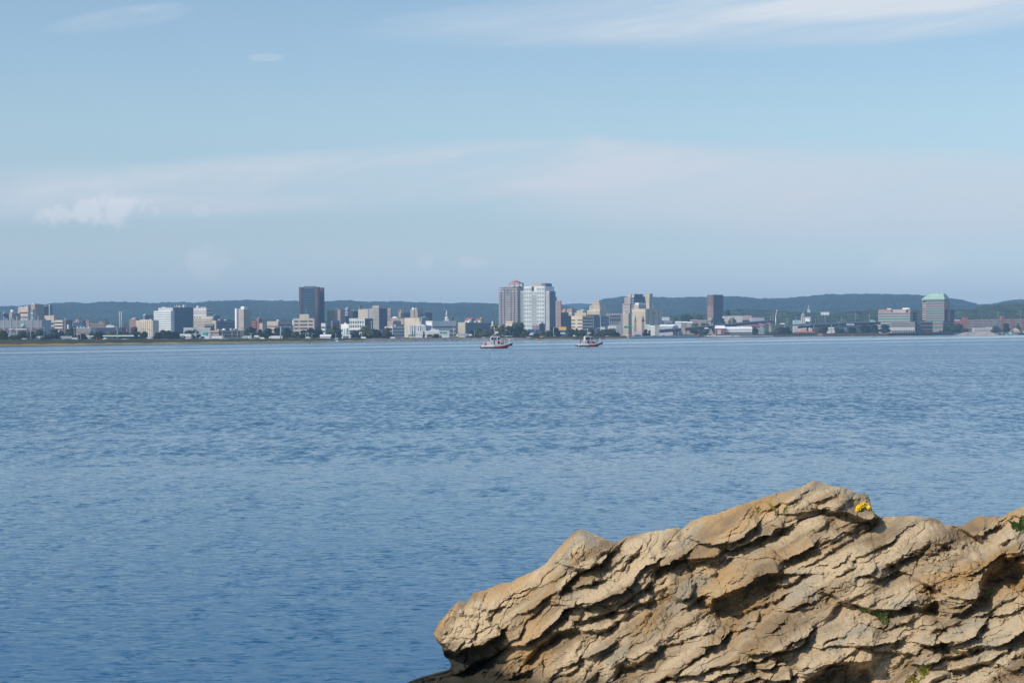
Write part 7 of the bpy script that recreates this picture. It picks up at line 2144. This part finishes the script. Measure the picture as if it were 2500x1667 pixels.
for i in range(26):
    f_ = rr.choice(heads); t_ = rr.uniform(.15, .85)
    hp = (at(f_[0], f_[1], D0 - .05) - base) * t_
    m = MB(); blade(m, hp, (rr.uniform(-1, 1), rr.uniform(-1, .3), rr.uniform(.2, 1)), rr.uniform(.05, .10), .018); m.build('leaf', leafm, r_)


def tuft(name, label, pts, n, L_, m_, w_=.02, spread=.7, seed=1, lean=None, size=.08):
    rr = random.Random(seed)
    c = up(*pts[0])
    r_ = empty(name, c)
    m = MB()
    for i in range(n):
        q = up(*rr.choice(pts)) - c + Vector((rr.uniform(-size, size), rr.uniform(-size, size) * .4, rr.uniform(-size, size) * .6))
        d = Vector((rr.uniform(-spread, spread), rr.uniform(-spread, 0), 1)) if lean is None else Vector(lean) + Vector((rr.uniform(-.2, .2), rr.uniform(-.2, .2), 0))
        blade(m, q, d, L_ * rr.uniform(.6, 1.2), w_)
    m.build('foliage', m_, r_)
    m2 = MB()
    for q in pts: m2.tube([up(*q) - c - Vector((0, 0, .05)), up(*q) - c + Vector((0, 0, L_ * .4))], .006, 5)
    m2.build('stem', stemm, r_)
    tag(r_, label, 'plant')


Z = lambda k_, x_, y_: zc(k_, [(x_, y_)])[0]
tuft('grass_tuft', 'tiny yellow weed left of the two grass blades on the rock top', [Z('D', 765, 510), Z('D', 755, 490)], 16, .06, leafy, .012, .5, 2, None, .03)
tuft('grass_tuft', 'long yellow-green grass blades leaning left on the rock top', [Z('D', 985, 520)], 5, .17, leafy, .014, .2, 3, (-.55, 0, 1), .02)
tuft('grass_tuft', 'single green grass blades leaning right on the rock top', [Z('D', 1095, 510)], 4, .15, leafm, .010, .2, 4, (.5, 0, 1), .02)
tuft('green_weed', 'small green leafy weed growing from a crack low in the middle right', [Z('G', 180, 520), Z('G', 250, 530), Z('G', 330, 560), Z('G', 400, 610), Z('G', 440, 660)], 170, .035, leafm, .016, 1.0, 5, None, .06)
tuft('green_weed', 'pale green weed near the bottom edge right of the dark hollow', [Z('G', 990, 1340), Z('G', 975, 1380)], 60, .06, leafy, .016, .8, 6, None, .05)
tuft('green_weed', 'pale green moss like weed at the very bottom edge', [Z('G', 830, 1460), Z('G', 900, 1480)], 80, .035, leafy, .016, 1, 7, None, .07)
tuft('green_weed', 'broad leaved green plant on the rock at the right edge', [Z('F', 2260, 300), Z('F', 2330, 350), Z('F', 2220, 340)], 26, .13, leafm, .035, .8, 8, None, .05)
tuft('green_weed', 'small green plant in the shaded gully at the right', [Z('F', 1870, 1220), Z('F', 1890, 1210)], 30, .035, leafm, .016, 1, 9, None, .05)
tuft('green_weed', 'tiny green plant under the small overhanging slab', [Z('D', 1420, 960)], 18, .03, leafm, .012, 1, 10, None, .03)
